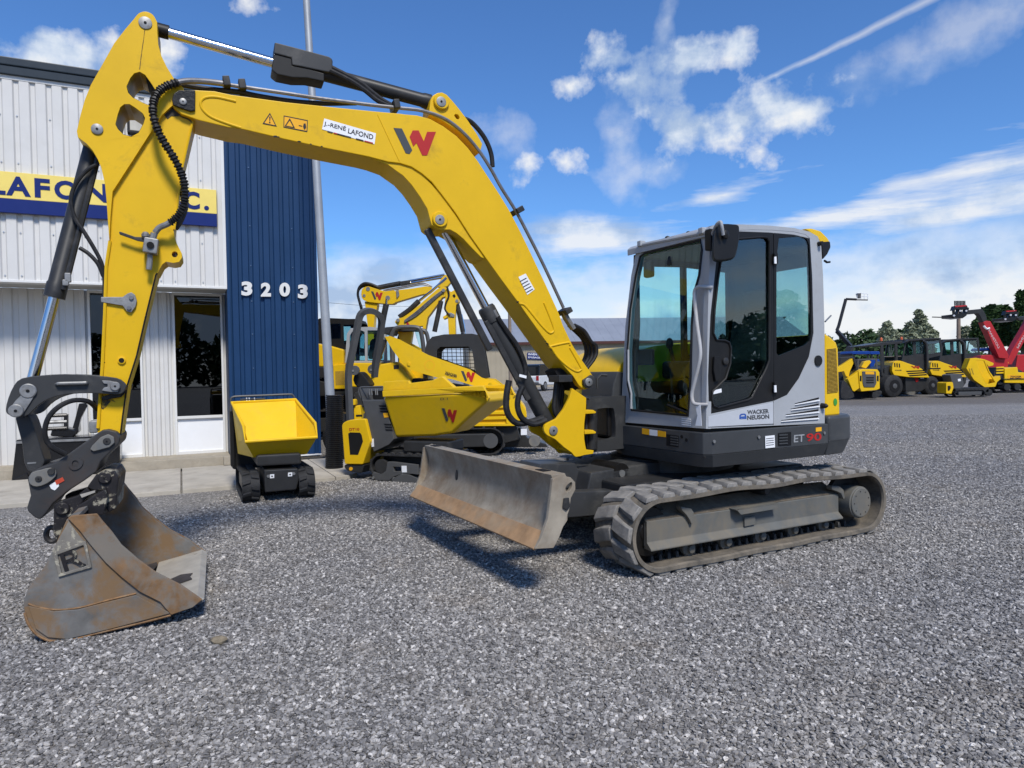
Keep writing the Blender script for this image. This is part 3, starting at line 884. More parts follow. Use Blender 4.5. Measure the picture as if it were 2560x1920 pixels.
MB().grid([[p + Vector((0, -.01, 0)) for p in [q + (q - b) * .1 for q, b in zip(inn, bk)][4:-2]], [p + Vector((0, -2 * YK + .01, 0)) for p in [q + (q - b) * .1 for q, b in zip(inn, bk)][4:-2]]]).build('inner_shell', BKTIN, bucket, xf=XB)
sd = bpl('C', side_o, YK)
for y in (0, -2 * YK):
    MB().plate([p + Vector((0, y, 0)) for p in sd], (0, .022 if y == 0 else -.022, 0)).build('side_plate', BKT, bucket, bevel=.004, xf=XB)
cut = [(565, 512), (600, 490), (808, 474), (860, 540), (930, 620), (1010, 730), (1150, 850), (1300, 960), (1500, 1060), (1680, 1185), (1600, 1250), (1420, 1312), (1330, 1205), (1160, 1120), (1010, 1000), (880, 880), (760, 740), (660, 610)]
ct = bpl('C', cut, YK + .022)
MB().plate(ct, (0, .018, 0)).build('side_cutter', CUTR, bucket, bevel=.005, xf=XB)
MB().plate([p + Vector((0, -2 * YK - .062, 0)) for p in ct], (0, .018, 0)).build('side_cutter', CUTR, bucket, bevel=.005, xf=XB)
# wear strips: curved bands along the bottom of the side plate
w0 = bpl('C', [(235, 1225), (300, 1250), (450, 1275), (650, 1260), (900, 1195), (1130, 1140)], YK + .024)
MB().tube(smooth_pts(w0, 4), .006, 6).build('weld_seam', WELD, bucket, xf=XB)
MB().plate(bpl('C', [(240, 1240), (450, 1285), (650, 1270), (900, 1205), (1130, 1150), (1420, 1300), (900, 1435), (560, 1515), (400, 1500), (300, 1430)], YK + .022), (0, .012, 0)).build('wear_plate', BKT, bucket, bevel=.004, xf=XB)
MB().tube(smooth_pts([p + Vector((0, .024, 0)) for p in bpl('C', [(212, 1290), (242, 1380), (300, 1458), (385, 1510), (480, 1530), (600, 1513), (900, 1438), (1200, 1368), (1420, 1310)], YK)], 3), .007, 6).build('rim_weld', WELD, bucket, xf=XB)
# cutting lip
la = bpl('C', [(1300, 1345), (1430, 1318), (1560, 1282), (1698, 1200), (1640, 1172), (1400, 1250), (1180, 1318)], YK + .03)
MB().plate([p + Vector((0, -.015, .004)) for p in la], (0, -2 * YK - .03, 0)).build('cutting_lip', LIP, bucket, bevel=.004, xf=XB)
ln = (la[4] - la[6]).cross(Vector((0, 1, 0))).normalized()
if ln.z < 0:
    ln = -ln
for pts in ([(1415, 1022), (1500, 985), (1600, 972), (1575, 1000), (1595, 1020), (1490, 1056)], [(1220, 900), (1300, 880), (1310, 905), (1270, 945), (1235, 930)]):
    MB().plate([pln(BF, 'C', p, la[4] + ln * .008, ln) for p in pts], ln * .002).build('dark_stain', mk('dark_steel_stain', (.045, .040, .040), .6, var=.4, scale=15), bucket, xf=XB)
# cast emblem plate
fo, fi = [(440, 800), (715, 700), (765, 920), (490, 1000)], [(480, 815), (695, 735), (735, 905), (515, 970)]
MB().plate(bpl('C', fo, YK + .022), (0, .014, 0), [bpl('C', fi, YK + .022)]).build('emblem_frame', FLEK, bucket, bevel=.003, xf=XB)
text_on('R', *bpl('C', [(540, 955), (715, 900), (670, 745), (495, 810)], YK + .0225), bold=.0, thick=.012, nrm=(0, 1, 0)).build('emblem_letter', CHIP, bucket, xf=XB)
MB().plate(bpl('C', [(570, 540), (680, 690), (700, 705), (440, 800), (430, 790), (470, 720)], YK + .0222), (0, .001, 0)).build('old_paint', FLEK, bucket, xf=XB)
# hinge beam, ears, hook
for z, pts, y0, y1, mt, nm in (('C', [(560, 500), (660, 400), (880, 265), (905, 330), (870, 480), (810, 480), (600, 492)], .26, -.26, CHIP, 'hinge_beam'),
                               ('C', [(445, 400), (500, 372), (640, 330), (720, 260), (760, 300), (640, 440), (560, 520), (470, 720), (440, 640)], .20, .15, CHIP, 'hinge_ear'),
                               ('C', [(445, 400), (500, 372), (640, 330), (720, 260), (760, 300), (640, 440), (560, 520), (470, 720), (440, 640)], -.15, -.20, CHIP, 'hinge_ear'),
                               ('C', [(720, 260), (800, 150), (870, 115), (950, 120), (985, 180), (970, 300), (960, 440), (900, 470), (880, 440), (880, 280), (780, 290)], .20, -.20, CHIP, 'tilt_bracket')):
    pp = [BF.pl(z, p, .2) for p in pts]
    MB().loops([Vector((p.x, y0, p.z)) for p in pp], [Vector((p.x, y1, p.z)) for p in pp]).build(nm, mt, bucket, bevel=.01, xf=XB)
pin(bucket, BF, 'C', (520, 435), .20, .038, .02, CHIP, XB)
pin(bucket, BF, 'C', (870, 180), .20, .036, .02, CHIP, XB)
MB().plate(bpl('C', [(665, 318), (785, 285), (792, 300), (680, 345)], .21), (0, .006, 0)).build('scraped_plate', LIP, bucket, xf=XB)
hk = [BF.pl('C', (430 + 48 * cos(radians(a)), 650 + 58 * sin(radians(a))), .05) for a in range(-60, -330, -20)]
MB().tube(hk, .017, 8).build('lifting_hook', COUP, bucket, xf=XB)

# ---------------------------------------------------------------- kingpost
kp = [(1082, 478), (1172, 540), (1170, 620), (1160, 700), (1160, 800), (1172, 865), (1220, 870), (1215, 892), (1160, 900), (1105, 912), (1080, 885), (1030, 850), (975, 800), (925, 775), (905, 745), (912, 710), (945, 690), (985, 670), (1030, 610), (1065, 540)]
kp = kp[:2] + s2(kp[1:6], 2)[1:] + kp[6:9] + s2(kp[8:17], 2)[1:] + kp[17:]
king = MB().plate(bpl('G', kp, .16), (0, -.035, 0)).build('kingpost', YEL, exc, bevel=.006, xf=XB)
q = bpl('G', kp, .16)
MB().plate([p + Vector((0, -.285, 0)) for p in q], (0, -.035, 0)).build('far_plate', YEL, king, bevel=.006, xf=XB)
MB().plate([p + Vector((0, -.03, 0)) for p in bpl('G', [(1150, 560), (1172, 545), (1165, 860), (1110, 905), (1080, 880), (1120, 840)], .16)], (0, -.26, 0)).build('web', YEL, king, bevel=.004, xf=XB)
for yy in (630, 757):
    MB().plate(bpl('G', [(1160, yy - 12), (1215, yy - 15), (1235, yy - 2), (1230, yy + 8), (1160, yy + 12)], .13), (0, -.20, 0)).build('swing_lug', YEL, king, bevel=.006, xf=XB)
MB().cyl(BF.pl('G', (1205, 610), .03), BF.pl('G', (1205, 860), .03), .05, n=16).build('swing_pin', CYLG, king, xf=XB)
pin(king, BF, 'G', (963, 745), .16, .038, .012, STEEL, XB)
MB().box(BF.pl('G', (1008, 418), .08), (.13, .20, .06)).build('hose_clamp', CYLG, king, bevel=.008, xf=XB)
for k in range(4):
    o = 14 * k
    MB().tube(smooth_pts(bpl('G', [(985 + o, 430), (975 + o, 520), (970 + o, 600), (990 + o, 660), (1040 + o, 690)], .06 - .04 * k), 4), .022, 8).build('hose', HOSE, king, xf=XB)
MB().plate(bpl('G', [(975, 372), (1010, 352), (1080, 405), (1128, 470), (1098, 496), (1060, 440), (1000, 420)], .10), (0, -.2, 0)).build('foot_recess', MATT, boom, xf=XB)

# ---------------------------------------------------------------- boom cylinder
q0 = BF.pl('G', (950, 745), 0.0)
q1 = BF.pl('F', (275, 975), 0.0)
qe = BF.pl('F', (555, 1590), 0.0)
ax = (q1 - q0).normalized()
te = (qe - q0).dot(ax)
Lr = (q1 - q0).length
bmc = MB().lathe(q0, q1, [(0, .05), (.05, .05), (.08, .064), (te - .14, .064), (te - .13, .072), (te - .02, .072), (te, .064)], 26).build('boom_cylinder', DGREY, exc, xf=XB)
MB().cyl(q0 + ax * (te - .05), q1, .034, n=24).build('rod', CHROME, bmc, xf=XB)
g0, g1 = BF.pl('F', (185, 1030), .06), BF.pl('G', (565, 240), .10)
d = (g1 - g0).normalized()
MB().box((g0 + g1) / 2, ((g1 - g0).length, .055, .05), rot=d.to_track_quat('X', 'Y').to_matrix()).build('rod_guard', CYLG, bmc, bevel=.012, xf=XB)
MB().box(q0 + ax * (te - .5) + Vector((.065, .03, .0)), (.035, .06, .75), rot=ax.to_track_quat('Z', 'Y').to_matrix()).build('guard_slide', CYLG, bmc, bevel=.01, xf=XB)
MB().tube(smooth_pts([BF.pl('L', p, .07) for p in [(690, 250), (740, 330), (830, 460), (930, 600), (1000, 760), (1030, 880), (1025, 960)]], 4), .022, 8).build('hose', HOSE, bmc, xf=XB)
MB().tube([BF.pl('L', p, .05) for p in [(640, 170), (660, 220), (715, 295)]], .022, 8).build('fitting', STEEL, bmc, xf=XB)
MB().plate(bpl('L', [(955, 938), (1040, 960), (1035, 992), (950, 970)], .09), (0, .004, 0)).build('clamp_band', DECAL_W, bmc, xf=XB)
MB().tube(smooth_pts(bpl('G', [(685, 430), (670, 520), (668, 600), (690, 660), (740, 700), (820, 690), (900, 665)], .09), 5), .026, 10).build('hose', HOSE, bmc, xf=XB)
MB().tube(smooth_pts(bpl('G', [(770, 470), (745, 530), (740, 600), (770, 670), (840, 705), (920, 680)], .11), 5), .024, 10).build('hose', HOSE, bmc, xf=XB)

# ---------------------------------------------------------------- dozer blade
prof = [(2.015, .815), (1.985, .74), (1.975, .66), (1.985, .58), (2.02, .50), (2.075, .435)]
rear = [(1.90, .815), (1.90, .74), (1.885, .62), (1.89, .50), (1.96, .42), (2.05, .40)]
pf = [Vector((x, 1.13, z)) for x, z in prof + rear[::-1]]
blade = MB().plate(pf, (0, -2.26, 0)).build('dozer_blade', RUST, exc, bevel=.006)
pc = [Vector((x, 1.14, z)) for x, z in [(2.078, .452), (2.165, .352), (2.15, .335), (2.04, .41)]]
MB().plate(pc, (0, -2.28, 0)).build('cutting_edge', EDGE, blade, bevel=.004)
endp = [(960, 1050), (1035, 1012), (1048, 1035), (1075, 1040), (1102, 1070), (1104, 1115), (1075, 1170), (1066, 1240), (1000, 1420), (966, 1484), (850, 1490), (885, 1430), (930, 1300), (945, 1180)]
MB().plate(EX.pls('G', endp, 1.16), (0, -.03, 0), [EX.pls('G', s2([(1040, 1110), (1055, 1085), (1080, 1070), (1082, 1095), (1065, 1125), (1045, 1132)], 2, True), 1.16)]).build('end_plate', RUST, blade, bevel=.004)
q = EX.pls('G', endp, 1.16)
MB().plate([p + Vector((0, -2.29, 0)) for p in q], (0, -.03, 0)).build('end_plate', RUST, blade, bevel=.004)
pm = EX.pl('G', (1042, 1205), 1.162)
MB().plate([pm + Vector((x, 0, z)) for x, z in ((-.02, .04), (.02, .04), (.03, -.02), (0, -.045), (-.03, -.02))], (0, .012, 0)).build('shackle', CYLG, blade, bevel=.005)
for y in (.93, -1.0):
    MB().bb((1.925, y - .055, .8152), (1.985, y + .055, .8195)).build('lifting_slot', MATT, blade)
zz = EX.pl('G', (345, 1035), 2.0, 0)
MB().sphere((1.984, zz.y, .60), .06, 12, (.12, .42, 1.0)).build('rub_mark', CYLG, blade)
# arms and lift cylinder of the blade
for y in (.45, -.45):
    MB().plate([Vector((x, y + .07, z)) for x, z in ((1.92, .62), (1.55, .565), (1.0, .525), (1.0, .34), (1.45, .36), (1.92, .40))], (0, -.14, 0)).build('blade_arm', DGREY, exc, bevel=.01)
MB().plate([Vector((x, .17, z)) for x, z in ((1.62, .50), (1.62, .60), (1.52, .74), (1.18, .72), (1.12, .60), (1.14, .52))], (0, -.34, 0)).build('blade_cylinder_cover', DGREY, exc, bevel=.012)
c = EX.pl('G', (1370, 1010), .30)
MB().cyl(c + Vector((0, .05, 0)), c + Vector((0, -.3, 0)), .085, n=20).build('blade_pivot', GREASE, exc)
MB().cyl(c + Vector((0, .052, 0)), c + Vector((0, .06, 0)), .03, n=14).build('pivot_bolt', DUSTG, exc)

# ---------------------------------------------------------------- undercarriage
MB().bb((1.05, .68, .32), (-1.0, -.68, .60)).build('undercarriage_frame', CYLG, exc, bevel=.03)
MB().plate([Vector((x, .35, z)) for x, z in ((1.20, .50), (1.15, .66), (.4, .70), (-.5, .70), (-.6, .5))], (0, -.7, 0)).build('centre_frame', DGREY, exc, bevel=.02)
MB().lathe((0, 0, .60), (0, 0, 1), [(0, .56), (.10, .56), (.12, .50), (.19, .50)], 40).build('slew_ring', CYLG, exc)
rings = [(1.07, .352, .317), (-1.20, .338, .302)]
loop = []
for i in range(25):
    t = i / 24
    loop.append((1.10 - 2.32 * t, .035 + .003 * sin(t * 19)))
for i in range(1, 16):
    a = radians(-90 - 180 * i / 16)
    loop.append((-1.22 + .260 * cos(a), .295 + .260 * sin(a)))
for i in range(25):
    t = i / 24
    z = .555 + .010 * t + .012 * sin(pi * t) - .010 * sin(5 * pi * t) * sin(pi * t)
    loop.append((-1.22 + 2.32 * t, z))
for i in range(1, 16):
    a = radians(90 - 180 * i / 16)
    loop.append((1.10 + .265 * cos(a), .300 + .265 * sin(a)))
loop = [(p.x, p.y) for p in smooth_pts([(x, z, 0) for x, z in loop], 2, True)]


def loop_frames(lp):
    out, s_ = [], 0.0
    n = len(lp)
    for i in range(n):
        a, b = lp[i - 1], lp[(i + 1) % n]
        t = Vector((b[0] - a[0], 0, b[1] - a[1])).normalized()
        out.append((s_, Vector((lp[i][0], 0, lp[i][1])), t, Vector((t.z, 0, -t.x))))
        c = lp[(i + 1) % n]
        s_ += sqrt((c[0] - lp[i][0]) ** 2 + (c[1] - lp[i][1]) ** 2)
    return out, s_


FRM, PER = loop_frames(loop)
# orientation: normals must point outwards
if FRM[5][3].z > 0:
    FRM = [(s_, p, t, -n) for s_, p, t, n in FRM]


def at_len(s_, frm=FRM, per=PER):
    s_ %= per
    for i in range(len(frm)):
        j = (i + 1) % len(frm)
        e = frm[j][0] if j else per
        if frm[i][0] <= s_ <= e:
            f = (s_ - frm[i][0]) / max(1e-6, e - frm[i][0])
            return frm[i][1].lerp(frm[j][1], f), frm[i][2].lerp(frm[j][2], f).normalized(), frm[i][3].lerp(frm[j][3], f).normalized()
    return frm[0][1:]


def belt(parent, frm, y0, y1, th, mat, lugmat, n_lug, lug_dims, per, name='rubber_track', skew=.035):
    """rubber belt with a rim at both edges, and two rows of lugs, each a piece of its own"""
    rows = []
    sec = [(0, 0), (0, -th), (.02, -th - .008), (.045, -th), (.5 * (y1 - y0), -th), (y1 - y0 - .045, -th), (y1 - y0 - .02, -th - .008), (y1 - y0, -th), (y1 - y0, 0)]
    n = len(sec)
    vs_, fs = [], []
    for s_, p, t, nr in frm:
        vs_ += [p + nr * b + Vector((0, y0 + a, 0)) for a, b in sec]
    m = len(frm)
    for i in range(m):
        j = (i + 1) % m
        fs += [(i * n + k, i * n + (k + 1) % n, j * n + (k + 1) % n, j * n + k) for k in range(n)]
    tr = MB().add(vs_, fs).build(name, mat, parent)
    lx, ly, lz = lug_dims
    mesh = {}
    for sgn in (1, -1):
        b = MB()
        hx, hy = lx / 2, ly / 2
        base = [(-hx - sgn * skew, -hy), (hx - sgn * skew, -hy), (hx + sgn * skew * .2, 0), (hx + sgn * skew, hy), (-hx + sgn * skew, hy), (-hx + sgn * skew * .2, 0)]
        b.loops([Vector((x * 1.12, y, -.004)) for x, y in base], [Vector((x * .86, y * .97, lz)) for x, y in base])
        mesh[sgn] = b.mesh('lug', bevel=.005, seg=1)
        mesh[sgn].materials.append(lugmat)
    ym = (y0 + y1) / 2
    for row, sgn in ((0, 1), (1, -1)):
        for k in range(n_lug):
            p, t, nr = at_len((k + row * .5) * per / n_lug, frm, per)
            o = link('lug', mesh[sgn], tr)
            yy = ym + (ly / 2 + .004) * (1 if row == 0 else -1)
            mt = Matrix((t, Vector(nr).cross(t), nr)).transposed().to_4x4()
            mt.translation = p + Vector((0, yy, 0))
            o.matrix_local = mt
    return tr


def guide_teeth(tr, frm, per, yc, th, step, s0, s1, mat, dims=(.035, .05, .05)):
    b = MB()
    b.loops([Vector((x * dims[0], y * dims[1] * .5, 0)) for x, y in ((-.5, -1), (.5, -1), (.5, 1), (-.5, 1))], [Vector((x * dims[0] * .6, y * dims[1] * .35, -dims[2])) for x, y in ((-.5, -1), (.5, -1), (.5, 1), (-.5, 1))])
    me = b.mesh('guide_tooth', bevel=.004, seg=1)
    me.materials.append(mat)
    s_ = s0
    while s_ < s1:
        p, t, nr = at_len(s_, frm, per)
        for dy in (-.045, .045):
            o = link('guide_tooth', me, tr)
            mt = Matrix((t, Vector(nr).cross(t), nr)).transposed().to_4x4()
            mt.translation = p - nr * th + Vector((0, yc + dy, 0))
            o.matrix_local = mt
        s_ += step


for y0 in (.70, -1.15):
    tr = belt(exc, FRM, y0, y0 + .45, .028, RUB, RUBL, 40, (.108, .212, .030), PER, skew=.03)
    yc = y0 + .225
    near = y0 > 0
    if near:
        guide_teeth(tr, FRM, PER, yc, .028, .0815, .04, 2.30, CYLG)
    # frame: section pulled along x
    yo = y0 + .34 if near else y0 + .11
    sg = 1 if near else -1
    sec = [(yo, .385), (yo, .232), (yo + sg * .045, .190), (yo + sg * .045, .175), (yo - sg * .02, .18), (yo - sg * .28, .18), (yo - sg * .28, .44), (yo - sg * .16, .465)]
    tf = MB().loops([Vector((1.15, y, z)) for y, z in sec], [Vector((-.98, y, z - .012)) for y, z in sec]).build('track_frame', DUSTF, exc, bevel=.006)
    dz = [(yo - sg * .004, .3895), (yo - sg * .16, .4695), (yo - sg * .28, .4445)]
    MB().grid([[Vector((1.14, y, z)) for y, z in dz], [Vector((-.97, y, z - .008)) for y, z in dz]]).build('dust_layer', MUD, tf)
    # front idler and rear drive
    MB().lathe((1.10, yc - .09, .300), (1.10, yc + .2, .300), [(0, .10), (.01, .18), (.06, .20), (.065, .232), (.115, .232), (.12, .20), (.165, .18), (.17, .09), (.18, .08)], 36).build('idler_wheel', GREASE, tf)  # idler's black colour stands in for shade inside the track, not grease
    MB().lathe((-1.20, y0 + .10, .295), (-1.20, y0 + .40, .295), [(0, .12), (.10, .12), (.105, .225), (.145, .225), (.15, .14), (.30, .13)], 36).build('drive_sprocket', CYLG, tf)
    if near:
        m = MB().lathe((-1.18, y0 + .20, .29), (-1.18, y0 + .5, .29), [(0, .14), (.20, .14), (.205, .13), (.215, .13), (.22, .122)], 36).build('final_drive', DUSTF, tf)
        for k in range(9):
            a = 2 * pi * k / 9
            MB().cyl((-1.18 + .10 * cos(a), y0 + .416, .29 + .10 * sin(a)), (-1.18 + .10 * cos(a), y0 + .424, .29 + .10 * sin(a)), .005, n=8).build('bolt', CYLG, m)
    for k in range(5):
        x = .70 - .385 * k
        MB().lathe((x, y0 + .12, .118), (x, y0 + .36, .118), [(0, .045), (.03, .062), (.06, .062), (.065, .045), (.13, .045), (.135, .062), (.17, .062), (.18, .03), (.205, .03), (.21, .018)], 22).build('bottom_roller', DUSTF, tf)
    MB().lathe((-.10, y0 + .12, .485), (-.10, y0 + .34, .485), [(0, .03), (.02, .04), (.18, .04), (.22, .03)], 18).build('top_roller', CYLG, tf)
    if near:
        for zpts in ([(745, 385), (780, 392), (815, 400), (830, 425), (828, 495), (815, 505), (800, 470), (780, 440), (750, 410)], [(1735, 250), (1790, 252), (1815, 275), (1825, 330), (1815, 338), (1800, 300), (1770, 285), (1740, 275)]):
            MB().plate(EX.pls('I', zpts, yo + .03), (0, -.06, 0)).build('tie_down_hook', DUSTF, tf, bevel=.006)
        st = EX.pls('I', [(1110, 405), (1390, 362), (1396, 398), (1140, 440)], yo + .07)
        MB().plate(st, (0, -.012, 0)).build('step_front', DUSTF, tf, bevel=.003)
        up = [Vector((p.x, yo + .07, p.z)) for p in st[:2]] + [Vector((p.x, yo - .01, p.z)) for p in st[:2][::-1]]
        MB().plate(up, (0, 0, -.01)).build('step_tread', DUSTF, tf, bevel=.003)
        MB().plate(EX.pls('I', [(1150, 455), (1220, 445), (1222, 500), (1152, 515)], yo), (0, .02, 0)).build('mount_plate', DUSTF, tf, bevel=.003)
        MB().box((1.158, yo - .10, .29), (.012, .17, .17)).build('frame_end', CYLG, tf)

# ---------------------------------------------------------------- upper body
up_out = [(.60, .98), (.60, .02), (-.85, -1.08), (-1.25, -.75), (-1.33, 0), (-1.25, .75), (-1.1, 1.0), (-.82, 1.05)]
MB().bb((.58, 1.04, .80), (-.85, -1.0, .97)).build('slew_frame', CYLG, exc, bevel=.02)
# side skirt: flat upper band, chamfered foot, wrapped round the front corner
def skirt_ring(z, dx):
    return [Vector((.60 + dx, -.02, z)), Vector((.60 + dx, .93 + dx, z)), Vector((.585 + dx, 1.03 + dx, z)), Vector((.53 + dx, 1.075 + dx, z)), Vector((-.80, 1.08 + dx, z)), Vector((-.80, .8, z)), Vector((.3, .8, z)), Vector((.3, -.02, z))]
skirt = MB()
r0, r1, r2 = skirt_ring(1.0, 0), skirt_ring(.83, 0), skirt_ring(.725, -.05)
skirt.loops(r0, r1)
skirt.build('side_skirt', SKIRT, exc, bevel=.008)
MB().loops(skirt_ring(.829, 0), r2).build('skirt_foot', SKIRT, exc, bevel=.004)
# counterweight
ring = [(-.805, 1.085), (-.95, 1.085), (-1.10, 1.06), (-1.20, 1.0), (-1.28, .86), (-1.32, .6), (-1.35, 0), (-1.32, -.6), (-1.28, -.86), (-1.15, -1.03), (-.95, -1.08), (-.805, -1.08)]
cw = MB().loops([Vector((x, y, 1.065)) for x, y in ring], [Vector((x, y, .83)) for x, y in ring]).build('counterweight', SKIRT, exc, bevel=.03, seg=3)
MB().loops([Vector((x, y, .86)) for x, y in ring], [Vector((-.805 + (x + .805) * .88, y * .965, .725)) for x, y in ring]).build('weight_foot', SKIRT, cw, bevel=.015)
# decals and vents on the skirt (side faces y+)
YS = 1.082


def dec(z, pts, v, mat, name, par=exc, t=.002):
    return MB().plate(EX.pls(z, pts, v), (0, t, 0)).build(name, mat, par)


text_on('ET', *EX.pls('H', [(1148, 1390), (1212, 1384), (1212, 1340), (1150, 1346)], YS), bold=.02).build('model_lettering', mk('letter_grey', (.30, .31, .32), .4), exc)
text_on('90', *EX.pls('H', [(1222, 1384), (1314, 1378), (1312, 1330), (1224, 1338)], YS), bold=.02).build('model_lettering', DECAL_R, exc)
dec('H', [(978, 1352), (1034, 1346), (1036, 1418), (980, 1424)], YS, DECAL_W, 'sticker')
for k in range(4):
    dec('H', [(984, 1366 + 13 * k), (1030, 1361 + 13 * k), (1030, 1365 + 13 * k), (984, 1370 + 13 * k)], YS + .002, DECAL_G, 'sticker_print', t=.001)
dec('H', [(1278, 1302), (1312, 1298), (1312, 1322), (1278, 1326)], YS, DECAL_O, 'sticker')
for (x0, x1, y0, y1) in ((1056, 1132, 1328, 1410), ):
    dec('H', [(x0, y0 + 5), (x1, y0 - 2), (x1, y1 - 4), (x0, y1)], YS - .001, MATT, 'vent_opening')
    for k in range(4):
        yy = y0 + 14 + k * 17
        dec('H', [(x0 + 4, yy), (x1 - 22, yy - 3), (x1 - 22, yy + 5), (x0 + 4, yy + 8)], YS + .002, SKIRT, 'vent_slat', t=.006)
for p in ((675, 1384), (940, 1357), (1328, 1333)):
    c = EX.pl('H', p, YS)
    MB().cyl(c, c + Vector((0, .008, 0)), .013, n=12).build('bolt', STEEL, exc)
# front face of the skirt (x = .60)
XF = .602
for pts, mt, nm in (([(250, 1305), (292, 1311), (292, 1345), (250, 1338)], DECAL_O, 'sticker'), ([(294, 1312), (340, 1318), (340, 1352), (294, 1346)], DECAL_W, 'sticker'), ([(342, 1318), (390, 1326), (390, 1358), (342, 1352)], DECAL_O, 'sticker'),
                    ([(394, 1340), (466, 1350), (466, 1418), (394, 1408)], MATT, 'vent_opening')):
    MB().plate([EX.pl('H', p, XF, 0) for p in pts], (.002, 0, 0)).build(nm, mt, exc)
for k in range(4):
    yy = 1350 + 15 * k
    MB().plate([EX.pl('H', p, XF + .002, 0) for p in [(420, yy), (464, yy + 6), (464, yy + 14), (420, yy + 8)]], (.006, 0, 0)).build('vent_slat', SKIRT, exc)
for p in ((485, 1355), (512, 1375)):
    c = EX.pl('H', p, XF, 0)
    MB().cyl(c - Vector((.004, 0, 0)), c + Vector((.003, 0, 0)), .014, n=12).build('hole', MATT, exc)

# nose that carries the kingpost
nz_o = [(.98, .78), (1.0, 1.0), (.98, 1.20), (.93, 1.26), (.45, 1.26), (.40, .80)]
for y in (.06, -.20):
    MB().plate([Vector((x, y, z)) for x, z in nz_o], (0, -.06, 0), [[Vector((x, y, z)) for x, z in s2([(.90, .88), (.935, .92), (.94, 1.10), (.91, 1.15), (.73, 1.16), (.69, 1.12), (.68, .94), (.71, .89)], 3, True)]]).build('nose_plate', DGREY, exc)
MB().bb((.95, .05, .78), (.45, -.25, .88)).build('nose_floor', CYLG, exc, bevel=.01)
MB().bb((.95, .05, 1.19), (.45, -.25, 1.255)).build('nose_roof', DGREY, exc, bevel=.01)
MB().bb((.72, .0, .89), (.5, -.2, 1.18)).build('swing_motor', GREASE, exc, bevel=.03)
MB().bb((.60, -.02, .80), (.3, -.9, 1.0)).build('front_beam', CYLG, exc, bevel=.02)

# hood beside the cab
hs = [(.60, 1.0), (.62, 1.15), (.60, 1.36), (.55, 1.50), (.44, 1.60), (.25, 1.68), (0, 1.72), (-.5, 1.73), (-.95, 1.71), (-1.10, 1.60), (-1.14, 1.3), (-1.14, 1.0)]
hs = hs[:1] + [(p[0], p[1]) for p in s2(hs[1:-1], 5)] + hs[-1:]
MB().plate([Vector((x, -.06, z)) for x, z in hs], (0, -.96, 0)).build('engine_hood', YEL2, exc, bevel=.012, seg=2)
MB().plate([Vector((x, -.03, z)) for x, z in [(.63, 1.0), (.655, 1.18), (.63, 1.36), (.58, 1.48), (.46, 1.46), (.3, 1.30), (.3, 1.0)]], (0, -.5, 0)).build('hood_front', SKIRT, exc, bevel=.02)
gp = [EX.pl('G', p, -.03) for p in [(1240, 480), (1240, 420), (1262, 395), (1300, 398)]]
MB().tube(gp, .012, 8).build('grab_rail', DGREY, exc)
# yellow panel behind the cab, towards the camera
rp = [(1334, 742), (1370, 765), (1402, 795), (1414, 830), (1425, 1228), (1334, 1236)]
rp3 = EX.pls('H', rp, 1.0)
MB().plate(rp3, (0, -2.0, 0)).build('rear_hood', YEL2, exc, bevel=.02, seg=3)
MESHG = mk('grille_mesh_tan', (.38, .24, .03), .6, var=.3, scale=60)
MB().plate(EX.pls('H', [(1346, 838), (1398, 832), (1410, 1088), (1348, 1096)], 1.0), (0, .003, 0)).build('grille_backing', mk('grille_backing', (.16, .10, .015), .8), exc)
for k in range(10):
    a = k / 9
    MB().tube(EX.pls('H', [(1347 + 51 * a, 838 - 6 * a), (1349 + 61 * a, 1096 - 8 * a)], 1.004), .0025, 4).build('grille_wire', MESHG, exc)
for k in range(34):
    a = k / 33
    MB().tube(EX.pls('H', [(1346 + 2 * a, 838 + 258 * a), (1398 + 12 * a, 832 + 256 * a)], 1.006), .0025, 4).build('grille_wire', MESHG, exc)
dec('H', circ(1394, 1150, 11, 16, 22), 1.002, mk('green_disc', (.05, .28, .04), .5), 'round_sticker')

# ---------------------------------------------------------------- cab
YC = 1.05
so = [(628, 1308), (638, 700), (654, 118), (672, 102), (720, 96), (830, 97), (1000, 104), (1150, 118), (1240, 140), (1290, 168), (1310, 215), (1322, 400), (1330, 700), (1332, 1276)]
sh = [(646, 1222), (640, 1000), (654, 640), (690, 305), (716, 160), (760, 134), (900, 128), (1020, 130), (1150, 140), (1218, 156), (1244, 178), (1258, 400), (1266, 740), (1240, 880), (1180, 1010), (1110, 1108), (1044, 1138), (1028, 1144)]
cab = MB().plate(EX.pls('H', so, YC), (0, -.05, 0), [EX.pls('H', sh, YC)]).build('cab', SILVER, exc)
# louvres and panel gap
MB().tube(EX.pls('H', [(1027, 1146), (1027, 1284)], YC + .001), .003, 4).build('panel_gap', MATT, cab)
MB().tube(EX.pls('H', [(640, 1298), (1027, 1280)], YC + .001), .003, 4).build('panel_gap', MATT, cab)
for (xa, xb, ya, yb) in ((1152, 1296, 1158, 1122), (1128, 1296, 1190, 1158), (1098, 1294, 1224, 1192), (1070, 1292, 1258, 1230)):
    MB().plate(EX.pls('H', [(xa, ya), (xb, yb), (xb, yb + 12), (xa + 8, ya + 3)], YC), (0, .002, 0)).build('louvre_slot', MATT, cab)
    MB().plate(EX.pls('H', [(xa + 8, ya + 4), (xb, yb + 13), (xb, yb + 21), (xa + 2, ya + 9)], YC), (0, .012, 0)).build('louvre_lip', DECAL_W, cab)
MB().plate(EX.pls('H', [(640, 1236), (1025, 1152), (1025, 1278), (640, 1297)], YC), (0, .004, 0)).build('door_foot_panel', mk('light_silver_paint', (.47, .49, .52), .4, var=.05, coat=.2), cab, bevel=.001)
